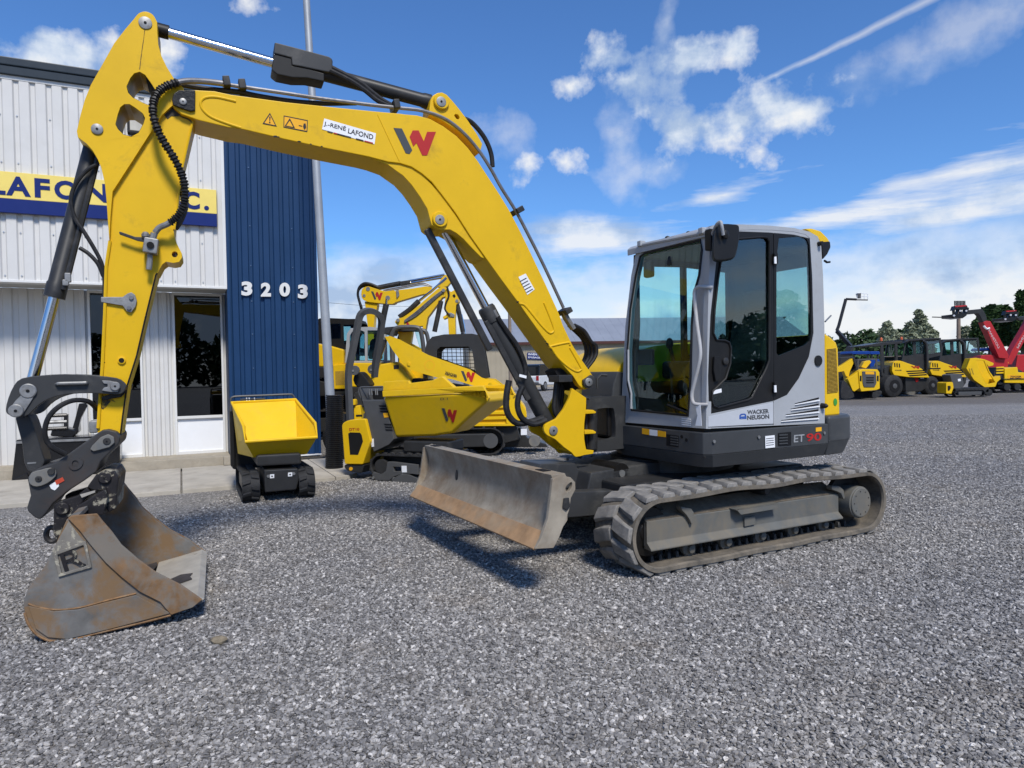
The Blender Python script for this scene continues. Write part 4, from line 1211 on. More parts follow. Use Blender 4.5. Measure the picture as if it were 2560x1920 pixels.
text_on('WACKER', *EX.pls('H', [(872, 1224), (1002, 1217), (1000, 1190), (872, 1198)], YC + .0045), bold=.045).build('maker_lettering', DECAL_G, cab)
text_on('NEUSON', *EX.pls('H', [(872, 1257), (1004, 1249), (1002, 1222), (872, 1230)], YC + .0045), bold=.045).build('maker_lettering', DECAL_G, cab)
MB().plate(EX.pls('H', s2([(826, 1252), (826, 1230), (836, 1220), (856, 1218), (866, 1226), (868, 1250)], 2), YC + .004), (0, .001, 0), [EX.pls('H', [(834, 1248), (834, 1232), (842, 1227), (856, 1226), (860, 1246)], YC + .004)]).build('small_emblem', DECAL_B, cab)
MB().plate(EX.pls('H', [(834, 1246), (834, 1236), (860, 1234), (860, 1245)], YC + .0042), (0, .001, 0)).build('small_emblem', DECAL_B, cab)
# glazed door
GL_SIDE = glass('tinted_side_glass', (.60, .74, .73), .075)
GL_FRONT = glass('green_windscreen_glass', (.80, .95, .955), .025)
dg = [(742, 190), (960, 172), (988, 176), (1003, 200), (1003, 900), (985, 950), (900, 1122), (880, 1136), (700, 1184), (672, 1172), (662, 1130), (668, 1085), (700, 1055), (745, 1010), (772, 920), (776, 830), (764, 796), (740, 786), (690, 782), (672, 740), (680, 600), (700, 420), (722, 280)]
door_o = [p for p in sh if p[0] < 1000] + [(1020, 132), (1028, 700), (1028, 1143)]
do_ = [(646, 1222), (640, 1000), (654, 640), (690, 305), (716, 160), (760, 134), (900, 128), (1026, 130), (1030, 700), (1028, 1143)]
door = MB().plate(EX.pls('H', do_, YC - .004), (0, -.03, 0), [EX.pls('H', dg, YC - .004)]).build('door', BLACK, cab)
MB().tube(EX.pls('H', dg, YC), .009, 6, closed=True).build('seal', BLACK, door)
MB().plate(EX.pls('H', dg, YC - .012), (0, -.004, 0)).build('pane', GL_SIDE, door)
MB().plate(EX.pls('H', [(668, 880), (700, 880), (708, 930), (700, 1020), (676, 1030), (664, 960)], YC), (0, .022, 0)).build('handle', BLACK, door, bevel=.006)
c = EX.pl('H', (742, 908), YC)
MB().lathe(c - Vector((0, .01, 0)), c + Vector((0, 1, 0)), [(0, .028), (.02, .028), (.024, .02)], 18).build('lock', CYLG, door)
MB().plate(EX.pls('H', [(668, 1082), (718, 1070), (720, 1092), (670, 1104)], YC), (0, .003, 0)).build('sticker', DECAL_W, door)
for yy in (300, 1062):
    MB().plate(EX.pls('H', [(1022, yy - 30), (1042, yy - 34), (1044, yy + 34), (1024, yy + 36)], YC - .002), (0, .022, 0)).build('hinge', BLACK, door, bevel=.004)
    MB().plate(EX.pls('H', [(1030, yy - 10), (1042, yy - 12), (1044, yy + 30), (1031, yy + 30)], YC + .02), (0, .006, 0)).build('hinge_cap', DECAL_W, door)
ro = [(1030, 131), (1150, 140), (1218, 156), (1244, 178), (1258, 400), (1266, 740), (1240, 880), (1180, 1010), (1110, 1108), (1044, 1138), (1030, 1142), (1032, 700)]
rg = [(1060, 178), (1190, 168), (1226, 184), (1240, 220), (1250, 500), (1252, 740), (1244, 790), (1220, 812), (1060, 876), (1046, 860), (1046, 300)]
rq = MB().plate(EX.pls('H', ro, YC - .004), (0, -.03, 0), [EX.pls('H', rg, YC - .004)]).build('quarter_window', BLACK, cab)
MB().plate(EX.pls('H', rg, YC - .012), (0, -.004, 0)).build('pane', GL_SIDE, rq)
c = EX.pl('H', (1290, 905), YC)
MB().cyl(c, c + Vector((0, .012, 0)), .045, n=20).build('filler_cap', BLACK, cab)
c = EX.pl('H', (1312, 1172), YC)
MB().lathe(c, c + Vector((-.3, 1, 0)), [(0, .024), (.04, .02), (.055, .008)], 12).build('rubber_stop', BLACK, cab)
c = EX.pl('H', (1295, 213), YC)
MB().lathe(c, c + Vector((0, 1, 0)), [(0, .02), (.04, .018)], 12).build('rubber_stop', BLACK, cab)

# windscreen side
FPT, FN = Vector((.575, 0, 1.0)), Vector((1.57, 0, .10)).normalized()
fo_ = [(628, 1308), (136, 1270), (128, 1150), (150, 700), (185, 400), (218, 236), (650, 128), (640, 500)]
fi_ = [(525, 1230), (188, 1196), (180, 1105), (166, 1045), (164, 850), (182, 600), (214, 400), (240, 288), (268, 268), (598, 192), (606, 250), (590, 400), (560, 505), (546, 700), (540, 1000)]
f3 = [pln(EX, 'H', p, FPT, FN) for p in fo_]
h3 = [pln(EX, 'H', p, FPT, FN) for p in fi_]
MB().plate(f3, -FN * .05, [h3]).build('windscreen_frame', SILVER, cab)
MB().tube([p + FN * .004 for p in h3], .010, 6, closed=True).build('windscreen_seal', BLACK, cab)
MB().plate([p - FN * .012 for p in h3], -FN * .004).build('windscreen', GL_FRONT, cab)
for k in range(4):
    MB().plate([pln(EX, 'H', p, FPT, FN) for p in [(485, 1244 + 12 * k), (538, 1250 + 12 * k), (538, 1255 + 12 * k), (485, 1249 + 12 * k)]], FN * .003).build('vent_slit', DECAL_W, cab)
# roof, far wall, rear wall, floor
rf = EX.pls('H', [(654, 118), (672, 102), (720, 96), (830, 97), (1000, 104), (1150, 118), (1240, 140), (1290, 168), (1300, 200)], YC)
rl = rf + [Vector((p.x, p.y, p.z - .06)) for p in rf[::-1]]
MB().plate([p - Vector((0, .002, 0)) for p in rl], (0, -1.02, 0)).build('roof', SILVER, cab, bevel=.012)
MB().bb((.42, 1.0, 2.48), (-.74, .06, 2.505)).build('headliner', BLACK, cab)
xr = -.79
YR = .02


def wall_y(y, outer, hole, name):
    MB().plate([Vector((x, y, z)) for x, z in outer], (0, .04, 0), [[Vector((x, y, z)) for x, z in h] for h in hole]).build(name, BLACK, cab)


wall_y(YR, [(.51, 1.0), (.42, 2.52), (xr, 2.52), (xr, 1.0)], [[(.46, 1.38), (.385, 2.42), (-.12, 2.44), (-.12, 1.38)], [(-.17, 1.62), (-.17, 2.44), (-.70, 2.42), (-.70, 1.70)]], 'far_side_frame')
MB().plate([Vector((x, YR + .012, z)) for x, z in [(.46, 1.38), (.385, 2.42), (-.12, 2.44), (-.12, 1.38)]], (0, .004, 0)).build('far_pane', GL_FRONT, cab)
MB().plate([Vector((x, YR + .012, z)) for x, z in [(-.17, 1.62), (-.17, 2.44), (-.70, 2.42), (-.70, 1.70)]], (0, .004, 0)).build('far_pane', GL_FRONT, cab)
MB().plate([Vector((xr, y, z)) for y, z in [(1.0, 1.0), (1.0, 2.5), (.06, 2.5), (.06, 1.0)]], (.04, 0, 0), [[Vector((xr, y, z)) for y, z in [(.93, 1.76), (.93, 2.36), (.52, 2.36), (.52, 1.76)]]]).build('rear_frame', BLACK, cab)
MB().plate([Vector((xr + .01, y, z)) for y, z in [(.93, 1.76), (.93, 2.36), (.52, 2.36), (.52, 1.76)]], (.004, 0, 0)).build('rear_pane', GL_FRONT, cab)
MB().bb((.54, 1.0, 1.0), (-.78, .06, 1.04)).build('floor', BLACK, cab)
# seat, consoles, levers
SEAT = mk('grey_seat_cloth', (.055, .062, .062), .85, var=.25, scale=14, bump=.1)
st = MB().box((-.22, .50, 1.42), (.50, .50, .14)).build('seat', SEAT, cab, bevel=.05, seg=3)
MB().plate([Vector((x, .73, z)) for x, z in [(-.40, 1.46), (-.52, 1.98), (-.62, 2.0), (-.58, 1.45)]], (0, -.46, 0)).build('backrest', SEAT, st, bevel=.05, seg=3)
MB().box((-.60, .50, 2.10), (.10, .28, .18)).build('headrest', SEAT, st, bevel=.04, seg=3)
MB().bb((-.02, .70, 1.04), (-.42, .32, 1.35)).build('seat_base', BLACK, st, bevel=.02)
for y in (.82, .18):
    cs = MB().box((-.05, y, 1.48), (.50, .14, .16)).build('console', BLACK, cab, bevel=.03)
    MB().tube([(.10, y, 1.52), (.13, y, 1.62), (.15, y, 1.70)], .018, 8).build('joystick', BLACK, cs)
    MB().sphere((.155, y, 1.72), .035, 10, (1, 1, 1.5)).build('knob', BLACK, cs)
for k, y in enumerate((.42, .58)):
    MB().tube([(.28, y, 1.04), (.34, y, 1.25), (.36, y, 1.50)], .012, 8).build('travel_lever', BLACK, cab)
MB().box((.40, .14, 1.60), (.05, .16, .14), rz=.4).build('monitor', BLACK, cab, bevel=.012)
fl = pln(EX, 'H', (290, 365), FPT - FN * .06, FN)
MB().box(fl, (.06, .10, .14)).build('inner_mirror', BLACK, cab, bevel=.02)
MB().tube([(.44, .10, 2.5), (.45, .11, 1.9), (.49, .10, 1.3)], .016, 8).build('inner_rail', BLACK, cab)
MB().tube([(.46, .55, 2.42), (.478, .55, 2.35)], .02, 8).build('lamp_switch', BLACK, cab)
# wiper
MB().tube([pln(EX, 'H', p, FPT + FN * .02, FN) for p in [(168, 840), (168, 1020), (186, 1100), (184, 1190)]], .010, 6).build('washer_rail', SILVER, cab)
MB().tube([pln(EX, 'H', p, FPT + FN * .02, FN) for p in [(400, 1165), (470, 1195), (520, 1215)]], .009, 6).build('wiper', BLACK, cab)
# outer handrail
hr = [(632, 466), (600, 466), (572, 474), (560, 500), (562, 560), (575, 690), (592, 810), (594, 880), (580, 950), (556, 1050), (545, 1100), (548, 1140), (566, 1162), (604, 1164)]
hpts = [pln(EX, 'H', p, FPT + FN * .06, FN) for p in hr]
hpts[0] -= FN * .06
hpts[-1] -= FN * .06
MB().tube(smooth_pts(hpts, 4), .014, 10).build('handrail', mk('handrail_grey', (.42, .42, .42), .5, dirt=(.3, .22, .14), amt=.4, dscale=9), cab)
MB().plate([pln(EX, 'H', p, FPT + FN * .05, FN) for p in [(566, 1172), (596, 1168), (604, 1292), (566, 1290), (578, 1230)]], FN * .002).build('paper_tag', DECAL_W, cab)
# roof rail with small lamps
MB().tube([pln(EX, 'H', p, FPT + FN * .02, FN) for p in [(236, 222), (640, 142)]], .018, 8).build('roof_rail', SILVER, cab)
for p in ((245, 212), (610, 136)):
    MB().box(pln(EX, 'H', p, FPT + FN * .02, FN), (.06, .05, .05)).build('rail_bracket', SILVER, cab, bevel=.008)
for p in ((400, 182), (525, 154)):
    MB().sphere(pln(EX, 'H', p, FPT - FN * .02, FN), .025, 8).build('roof_button', BLACK, cab)
MB().tube([pln(EX, 'H', p, FPT - FN * .0, FN) for p in [(285, 208), (390, 186), (530, 156), (640, 132)]], .012, 6).build('roof_seal', BLACK, cab)
# mirror
mh = [(672, 250), (676, 160), (690, 108), (712, 92), (808, 96), (826, 115), (824, 190), (808, 270), (786, 300), (700, 312), (676, 298)]
mm = EX.pls('H', s2(mh, 2, True), 1.22)
mir = MB().plate(mm, (-.05, -.07, 0)).build('mirror', BLACK, cab, bevel=.012)
MB().tube(smooth_pts([EX.pl('H', (655, 215), 1.08), EX.pl('H', (668, 150), 1.14), EX.pl('H', (690, 100), 1.22), EX.pl('H', (714, 82), 1.26), EX.pl('H', (722, 110), 1.27), EX.pl('H', (730, 160), 1.26)], 4), .012, 8).build('mirror_arm', SILVER, mir)
MB().box(EX.pl('H', (655, 190), 1.10), (.06, .07, .16)).build('mirror_bracket', BLACK, mir, bevel=.012)
c = EX.pl('H', (733, 160), 1.22)
MB().sphere(c + Vector((0, .02, 0)), .03, 10, (1, .6, 1.2)).build('mirror_joint', BLACK, mir)
# rear roof spoiler with work lamp
sp = [(1218, 122), (1260, 120), (1310, 135), (1350, 175), (1368, 205), (1362, 245), (1318, 232), (1300, 190)]
MB().plate(EX.pls('H', sp, .95), (0, -.55, 0)).build('roof_spoiler', YEL2, cab, bevel=.015)
MB().plate(EX.pls('H', [(1318, 200), (1366, 196), (1370, 232), (1350, 275), (1324, 305), (1318, 260)], .96), (0, -.2, 0)).build('rear_lamp', BLACK, cab, bevel=.012)
MB().tube(EX.pls('H', [(1330, 312), (1345, 322), (1362, 320)], .9), .010, 6).build('lamp_bracket', BLACK, cab)
MB().tube([EX.pl('J', (95, 515), -.7), EX.pl('J', (155, 452), -.8)], .01, 6).build('exhaust_flap', STEEL, exc)

# ================================================================== GROUND
def ground_mat():
    m = bpy.data.materials.new('crushed_stone_yard')
    m.use_nodes = True
    t = NT(m.node_tree)
    b = m.node_tree.nodes['Principled BSDF']
    o = t.n('ShaderNodeTexCoord').outputs['Object']
    v1 = t.n('ShaderNodeTexVoronoi', ins={'Vector': o, 'Scale': 46.0, 'Randomness': 1.0})
    v2 = t.n('ShaderNodeTexVoronoi', ins={'Vector': o, 'Scale': 46.0, 'Randomness': 1.0}, feature='DISTANCE_TO_EDGE')
    big = t.n('ShaderNodeTexNoise', ins={'Vector': o, 'Scale': .38, 'Detail': 5.0, 'Roughness': .6}).outputs[0]
    mid = t.n('ShaderNodeTexNoise', ins={'Vector': o, 'Scale': 7.0, 'Detail': 6.0, 'Roughness': .7}).outputs[0]
    sep = t.n('ShaderNodeSeparateColor', ins={0: v1.outputs['Color']})
    tone = t.ramp(sep.outputs[0], [(0.0, (.16, .157, .153)), (.45, (.25, .246, .24)), (.8, (.34, .336, .328)), (1.0, (.48, .475, .46))])
    gap = t.ramp(v2.outputs['Distance'], [(0.0, .25), (.10, 1.0)])
    col = t.mix(1.0, tone, gap, 'MULTIPLY')
    col = t.mix(t.m('MULTIPLY', t.ramp(mid, [(.52, 0.0), (.72, 1.0)]), .35), col, (.15, .125, .095))
    col = t.mix(1.0, col, t.ramp(big, [(.3, (.90, .88, .88)), (.7, (1.16, 1.10, 1.02))]), 'MULTIPLY')
    # trodden dirt lane where the far machines stand
    sx = t.n('ShaderNodeSeparateXYZ', ins={0: o})
    d = t.m('ABSOLUTE', t.m('SUBTRACT', t.m('ADD', sx.outputs[1], t.m('MULTIPLY', big, 3.0)), 30.5))
    lane = t.m('MULTIPLY', t.ramp(t.m('MULTIPLY', d, .1), [(.30, 1.0), (.48, 0.0)]), .8)
    col = t.mix(lane, col, (.125, .108, .092))
    m.node_tree.links.new(col, b.inputs['Base Color'])
    b.inputs['Roughness'].default_value = .85
    h = t.m('ADD', t.m('MULTIPLY', gap, .8), t.m('MULTIPLY', sep.outputs[1], .5))
    bp = t.n('ShaderNodeBump', ins={'Height': h, 'Strength': .9, 'Distance': .012})
    m.node_tree.links.new(bp.outputs[0], b.inputs['Normal'])
    return m


ground = struct(MB().add([(-500, -80, 0), (500, -80, 0), (500, 900, 0), (-500, 900, 0)], [(0, 1, 2, 3)]).build('ground', ground_mat()))


def stone_mat():
    m = bpy.data.materials.new('crushed_limestone')
    m.use_nodes = True
    t = NT(m.node_tree)
    b = m.node_tree.nodes['Principled BSDF']
    a = t.n('ShaderNodeAttribute', attribute_name='tone', attribute_type='INSTANCER').outputs['Fac']
    geo = t.n('ShaderNodeNewGeometry')
    n = t.n('ShaderNodeTexNoise', ins={'Vector': geo.outputs['Position'], 'Scale': 120.0, 'Detail': 3.0}).outputs[0]
    big = t.n('ShaderNodeTexNoise', ins={'Vector': geo.outputs['Position'], 'Scale': .38, 'Detail': 5.0, 'Roughness': .6}).outputs[0]
    mid = t.n('ShaderNodeTexNoise', ins={'Vector': geo.outputs['Position'], 'Scale': 1.5, 'Detail': 5.0, 'Roughness': .65}).outputs[0]
    col = t.ramp(t.m('ADD', a, t.m('MULTIPLY', t.m('SUBTRACT', n, .5), .25)), [(0.0, (.095, .093, .092)), (.35, (.175, .172, .17)), (.7, (.27, .266, .26)), (.93, (.38, .375, .365)), (1.0, (.60, .59, .57))])
    col = t.mix(t.m('MULTIPLY', t.ramp(mid, [(.54, 0.0), (.70, 1.0)]), .30), col, (.19, .155, .115))
    col = t.mix(1.0, col, t.ramp(big, [(.3, (.90, .88, .88)), (.7, (1.16, 1.10, 1.02))]), 'MULTIPLY')
    m.node_tree.links.new(col, b.inputs['Base Color'])
    b.inputs['Roughness'].default_value = .7
    return m


def scatter_stones(name, cells, mat, size=.0125):
    """loose stones over the near ground; cells = quads with a stones-per-square-metre value"""
    vs_, fs, dn = [], [], []
    for quad, den in cells:
        n = len(vs_)
        vs_ += quad
        fs.append((n, n + 1, n + 2, n + 3))
        dn += [den] * 4
    me = bpy.data.meshes.new(name)
    me.from_pydata([tuple(v) for v in vs_], [], fs)
    at = me.attributes.new('density', 'FLOAT', 'POINT')
    at.data.foreach_set('value', dn)
    ob = link(name, me)
    ob['kind'] = 'stuff'
    g = bpy.data.node_groups.new('scatter_stones', 'GeometryNodeTree')
    g.interface.new_socket('Geometry', in_out='INPUT', socket_type='NodeSocketGeometry')
    g.interface.new_socket('Geometry', in_out='OUTPUT', socket_type='NodeSocketGeometry')
    N, Lk = g.nodes, g.links
    gi, go = N.new('NodeGroupInput'), N.new('NodeGroupOutput')
    na = N.new('GeometryNodeInputNamedAttribute')
    na.inputs['Name'].default_value = 'density'
    ds = N.new('GeometryNodeDistributePointsOnFaces')
    Lk.new(gi.outputs[0], ds.inputs['Mesh'])
    Lk.new(na.outputs['Attribute'], ds.inputs['Density'])
    gti = N.new('GeometryNodeGeometryToInstance')
    for k in range(5):
        ico = N.new('GeometryNodeMeshIcoSphere')
        ico.inputs['Radius'].default_value = 1.0
        ico.inputs['Subdivisions'].default_value = 1 if k % 2 else 2
        nz = N.new('ShaderNodeTexNoise')
        nz.inputs['Scale'].default_value = .9
        nz.inputs['Detail'].default_value = 1.0
        pos = N.new('GeometryNodeInputPosition')
        ad = N.new('ShaderNodeVectorMath')
        ad.operation = 'ADD'
        ad.inputs[1].default_value = (k * 7.3, k * 3.1, k)
        Lk.new(pos.outputs[0], ad.inputs[0])
        Lk.new(ad.outputs[0], nz.inputs['Vector'])
        sb = N.new('ShaderNodeVectorMath')
        sb.operation = 'SUBTRACT'
        sb.inputs[1].default_value = (.5, .5, .5)
        Lk.new(nz.outputs['Color'], sb.inputs[0])
        sc = N.new('ShaderNodeVectorMath')
        sc.operation = 'SCALE'
        sc.inputs['Scale'].default_value = 2.6
        Lk.new(sb.outputs[0], sc.inputs[0])
        sp = N.new('GeometryNodeSetPosition')
        Lk.new(ico.outputs['Mesh'], sp.inputs['Geometry'])
        Lk.new(sc.outputs[0], sp.inputs['Offset'])
        sm = N.new('GeometryNodeSetMaterial')
        sm.inputs['Material'].default_value = mat
        Lk.new(sp.outputs[0], sm.inputs['Geometry'])
        Lk.new(sm.outputs[0], gti.inputs[0])
    ip = N.new('GeometryNodeInstanceOnPoints')
    Lk.new(ds.outputs['Points'], ip.inputs['Points'])
    Lk.new(gti.outputs[0], ip.inputs['Instance'])
    ip.inputs['Pick Instance'].default_value = True
    ri = N.new('FunctionNodeRandomValue')
    ri.data_type = 'INT'
    ri.inputs[4].default_value, ri.inputs[5].default_value = 0, 4
    Lk.new(ri.outputs[2], ip.inputs['Instance Index'])
    rr = N.new('FunctionNodeRandomValue')
    rr.data_type = 'FLOAT_VECTOR'
    rr.inputs[0].default_value = (-.6, -.6, 0)
    rr.inputs[1].default_value = (.6, .6, 6.283)
    rr.inputs['Seed'].default_value = 3
    Lk.new(rr.outputs[0], ip.inputs['Rotation'])
    rs = N.new('FunctionNodeRandomValue')
    rs.data_type = 'FLOAT_VECTOR'
    rs.inputs[0].default_value = (size * .50, size * .42, size * .28)
    rs.inputs[1].default_value = (size * 1.25, size * 1.0, size * .75)
    rs.inputs['Seed'].default_value = 5
    Lk.new(rs.outputs[0], ip.inputs['Scale'])
    rt = N.new('FunctionNodeRandomValue')
    rt.data_type = 'FLOAT'
    rt.inputs['Seed'].default_value = 9
    st = N.new('GeometryNodeStoreNamedAttribute')
    st.data_type = 'FLOAT'
    st.domain = 'INSTANCE'
    st.inputs['Name'].default_value = 'tone'
    Lk.new(ip.outputs[0], st.inputs['Geometry'])
    Lk.new(rt.outputs[1], st.inputs['Value'])
    Lk.new(st.outputs[0], go.inputs[0])
    md = ob.modifiers.new('stones', 'NODES')
    md.node_group = g
    me.materials.append(mat)
    return ob


cells = []
for y0, y1, den in ((1.55, 3.2, 3000), (3.2, 5.0, 2600), (5.0, 7.5, 2000), (7.5, 10.0, 1300), (10.0, 14.0, 650), (14.0, 20.0, 300)):
    k = .80
    xa, xb = -k * y1 - .3, k * y1 + .3
    if y0 >= 7.4:
        xa = -3.6 + (y0 - 7.5) * .3
    if y0 >= 10:
        xa = -.5
    cells.append(([Vector((xa, y0, .003)), Vector((xb, y0, .003)), Vector((xb, y1, .003)), Vector((xa, y1, .003))], den))
gravel = scatter_stones('gravel', cells, stone_mat())

# one brown stone lying by the bucket
c = gnd('C', (1820, 1560))
st = MB().sphere(c + Vector((0, 0, .022)), .05, 12, (1.0, .7, .55))
st.v = [v + Vector((noise.noise(v * 20) * .02, noise.noise(v * 20 + Vector((5, 0, 0))) * .02, noise.noise(v * 18 + Vector((0, 9, 0))) * .012)) for v in st.v]
tag(st.build('stone', mk('brown_stone', (.20, .165, .115), .9, var=.3, scale=30, bump=.3)), 'lone brown stone on the gravel in front of the rusty bucket', 'stone')

# ================================================================== DEALER BUILDING
A_B = radians(64.5)
BD = Frame((-4.82, 11.93), atan2(cos(A_B), sin(A_B)))     # x along the wall to the right, y into the building
WHITE = mk('white_corrugated_steel', (.62, .61, .585), .5, var=.04, scale=2, dirt=(.50, .49, .45), amt=.35, dscale=1.6, drange=(.5, .8))
WHITE2 = mk('white_panel_paint', (.68, .675, .65), .5, var=.03, scale=2)
BLUE = mk('blue_corrugated_steel', (.012, .042, .110), .45, var=.07, scale=2, spec=.2)
ROOFC = mk('dark_blue_grey_flashing', (.022, .032, .042), .4, var=.1)
CONC = mk('concrete', (.42, .385, .325), .85, var=.14, scale=2.5, dirt=(.25, .22, .18), amt=.5, dscale=3, bump=.15, bscale=40)
CONC2 = mk('foundation_concrete', (.34, .30, .235), .9, var=.18, scale=4, dirt=(.20, .17, .13), amt=.55, dscale=4, bump=.3, bscale=25)
SCREW = mk('screw_head', (.45, .47, .5), .4, .5)
bld = thing('dealer_building', 'white and blue corrugated steel dealership building with dark windows on the left', 'building', BD)


def corrugated(parent, x0, x1, y, z0, z1, mat, name, pitch=.2, crest=.115, depth=.028, slope=.018, phase=0.0, screws=None, panel_w=1.0, screw_mat=SCREW):
    """ribbed sheet, one object for each sheet; crests face the camera (-y)"""
    x = x0
    while x < x1 - 1e-4:
        xe = min(x1, x + panel_w)
        prof = []
        k = math.floor((x - phase) / pitch) - 1
        pts = []
        while True:
            a = phase + k * pitch
            if a > xe + pitch:
                break
            for dx, dd in ((0, 0), (slope, -depth), (slope + crest, -depth), (2 * slope + crest, 0)):
                pts.append((a + dx, dd))
            k += 1
        def val(xx):
            for (xa, da), (xb, db) in zip(pts, pts[1:]):
                if xa <= xx <= xb:
                    return da + (db - da) * ((xx - xa) / max(1e-9, xb - xa))
            return 0
        prof = [(x, val(x))] + [p for p in pts if x < p[0] < xe] + [(xe, val(xe))]
        gap = .0015
        off = -.002 if int(round((x - x0) / panel_w)) % 2 else 0
        mb = MB().grid([[Vector((px, y + d + off, z0)) for px, d in prof], [Vector((px, y + d + off, z1)) for px, d in prof]])
        o = mb.build(name, mat, parent)
        if screws:
            for zz in screws:
                k = 0
                for (px, d) in pts:
                    if d == 0:
                        k += 1
                        if k % 4 == 1 and x + .02 < px - .02 < xe and z0 < zz < z1:
                            MB().cyl((px - .022, y + d + off + .001, zz), (px - .022, y + d + off - .012, zz), .011, n=6).build('screw', screw_mat, o)
        x = xe


fas = MB().bb((-9.0, -.55, 2.96), (-.075, -.2, 5.8)).build('fascia_wall', WHITE2, bld)
corrugated(fas, -7.0, -.12, -.70, 2.935, 5.80, WHITE, 'panel', screws=(3.0, 4.62, 3.62, 5.3))
MB().bb((-7.0, -.745, 2.90), (-.072, -.55, 2.938)).build('drip_edge', WHITE2, fas, bevel=.006)
MB().bb((-.122, -.742, 2.935), (-.072, -.68, 5.8)).build('corner_trim', WHITE2, fas, bevel=.004)
MB().bb((-7.0, -.735, 5.80), (-.072, -.6, 5.86)).build('top_trim', WHITE2, fas, bevel=.006)
MB().bb((-7.0, -.78, 5.86), (1.40, -.2, 5.98)).build('roof_flashing', ROOFC, bld, bevel=.01)
MB().bb((-7.0, -.80, 5.98), (1.42, -.2, 6.10)).build('roof_gutter', ROOFC, bld, bevel=.02)
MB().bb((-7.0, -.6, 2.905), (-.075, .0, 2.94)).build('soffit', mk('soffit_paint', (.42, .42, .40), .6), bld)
# recessed ground-floor wall with window bays
low_ = MB().bb((-9.0, .03, .16), (-.075, .2, 2.9)).build('ground_floor_wall', WHITE2, bld)
for xa, xb in ((-7.0, -2.13), (-1.30, -.92)):
    corrugated(low_, xa, xb, 0.0, .20, 2.90, WHITE, 'panel', pitch=.2 if xa < -3 else .13, crest=.10 if xa < -3 else .05, depth=.024)
for xa, xb in ((-2.09, -1.34), (-.885, -.115)):
    win = MB()
    for a, b in (((xa, -.03, .20), (xa + .035, .03, 2.90)), ((xb - .035, -.03, .20), (xb, .03, 2.90)), ((xa + .035, -.03, 2.855), (xb - .035, .03, 2.90)), ((xa + .035, -.045, .795), (xb - .035, .03, .84)), ((xa + .035, -.025, .20), (xb - .035, .03, .25))):
        win.bb(a, b)
    wo = win.build('window', WHITE2, low_, bevel=.004)
    MB().bb((xa + .034, .012, .84), (xb - .034, .02, 2.856)).build('pane', glass('dark_shop_glass', (.04, .045, .05), .07), wo)
    MB().bb((xa + .036, .0, .25), (xb - .036, .02, .795)).build('lower_panel', mk('white_laminate', (.80, .81, .82), .35, var=.02), wo)
    MB().bb((xa, .5, .2), (xb, .55, 2.9)).build('black_backing', MATT, wo)  # plain matt black board behind the pane
MB().bb((-9.0, -.66, .03), (-.075, .2, .20)).build('foundation', CONC2, bld, bevel=.015)
# blue tower
tow = MB().bb((-.07, -.66, .10), (1.34, 5.0, 5.86)).build('blue_tower', BLUE, bld)
corrugated(tow, -.03, 1.31, -.70, .145, 5.86, BLUE, 'panel', pitch=.165, crest=.085, depth=.03, slope=.016, phase=-.01, screws=(.42, 1.0, 1.62, 2.18, 2.72, 3.3, 3.95, 4.9), panel_w=.66, screw_mat=mk('blue_screw', (.10, .16, .26), .35, .3))
MB().bb((-.075, -.735, .145), (-.028, -.6, 5.86)).build('corner_trim', BLUE, tow, bevel=.004)
MB().bb((1.308, -.735, .145), (1.355, -.6, 5.86)).build('corner_trim', BLUE, tow, bevel=.004)
MB().bb((-.08, -.735, .125), (1.36, -.63, .147)).build('base_flashing', WHITE2, tow)
MB().bb((-.075, -.655, .03), (1.34, -.3, .125)).build('tower_foundation', CONC2, tow)
MB().bb((-.19, -.78, .06), (-.06, -.66, .20)).build('corner_block', CONC2, bld, bevel=.01)

# shop sign
SIGNY = mk('sign_yellow', (.82, .64, .16), .4, var=.03)
SIGNB = mk('sign_navy', (.008, .020, .135), .35, var=.04)
sg = thing('shop_sign', 'long yellow and navy shop sign with blue letters on the white fascia', 'sign', BD)
MB().bb((-7.0, -.80, 4.085), (-.20, -.735, 4.465)).build('upper_board', SIGNY, sg, bevel=.004)
MB().bb((-7.0, -.80, 3.885), (-.20, -.735, 4.083)).build('lower_board', SIGNB, sg, bevel=.004)
for ch, z, px in (('L', 'R', (-85, 44, 944, 790)), ('A', 'R', (48, 238, 962, 802)), ('F', 'R', (268, 386, 970, 818)), ('O', 'R', (420, 600, 990, 836)), ('N', 'R', (650, 830, 1006, 850)),
                  ('D', 'R', (860, 1040, 1024, 860)), ('I', 'R', (1240, 1270, 1050, 888)), ('N', 'R', (1290, 1420, 1052, 900)), ('C', 'R', (1415, 1536, 1065, 925)), ('.', 'R', (1568, 1606, 1075, 1038))):
    x0, x1, yb, yt = px
    sl = .055
    q = [BD.pl(z, p, -.801) for p in [(x0, yb - sl * (x1 - x0) * .5), (x1, yb + sl * (x1 - x0) * .5), (x1, yt + sl * (x1 - x0) * .9), (x0, yt - sl * (x1 - x0) * .1)]]
    zb, zt = sum(p.z for p in q[:2]) / 2, sum(p.z for p in q[2:]) / 2
    zb, zt = (4.13, 4.405) if ch != '.' else (4.13, 4.20)
    q[0].z = q[1].z = zb
    q[2].z = q[3].z = zt
    q[3].x, q[2].x = q[0].x, q[1].x
    text_on(ch, *q, bold=.035, thick=.006, nrm=(0, -1, 0)).build('letter', SIGNB, sg)

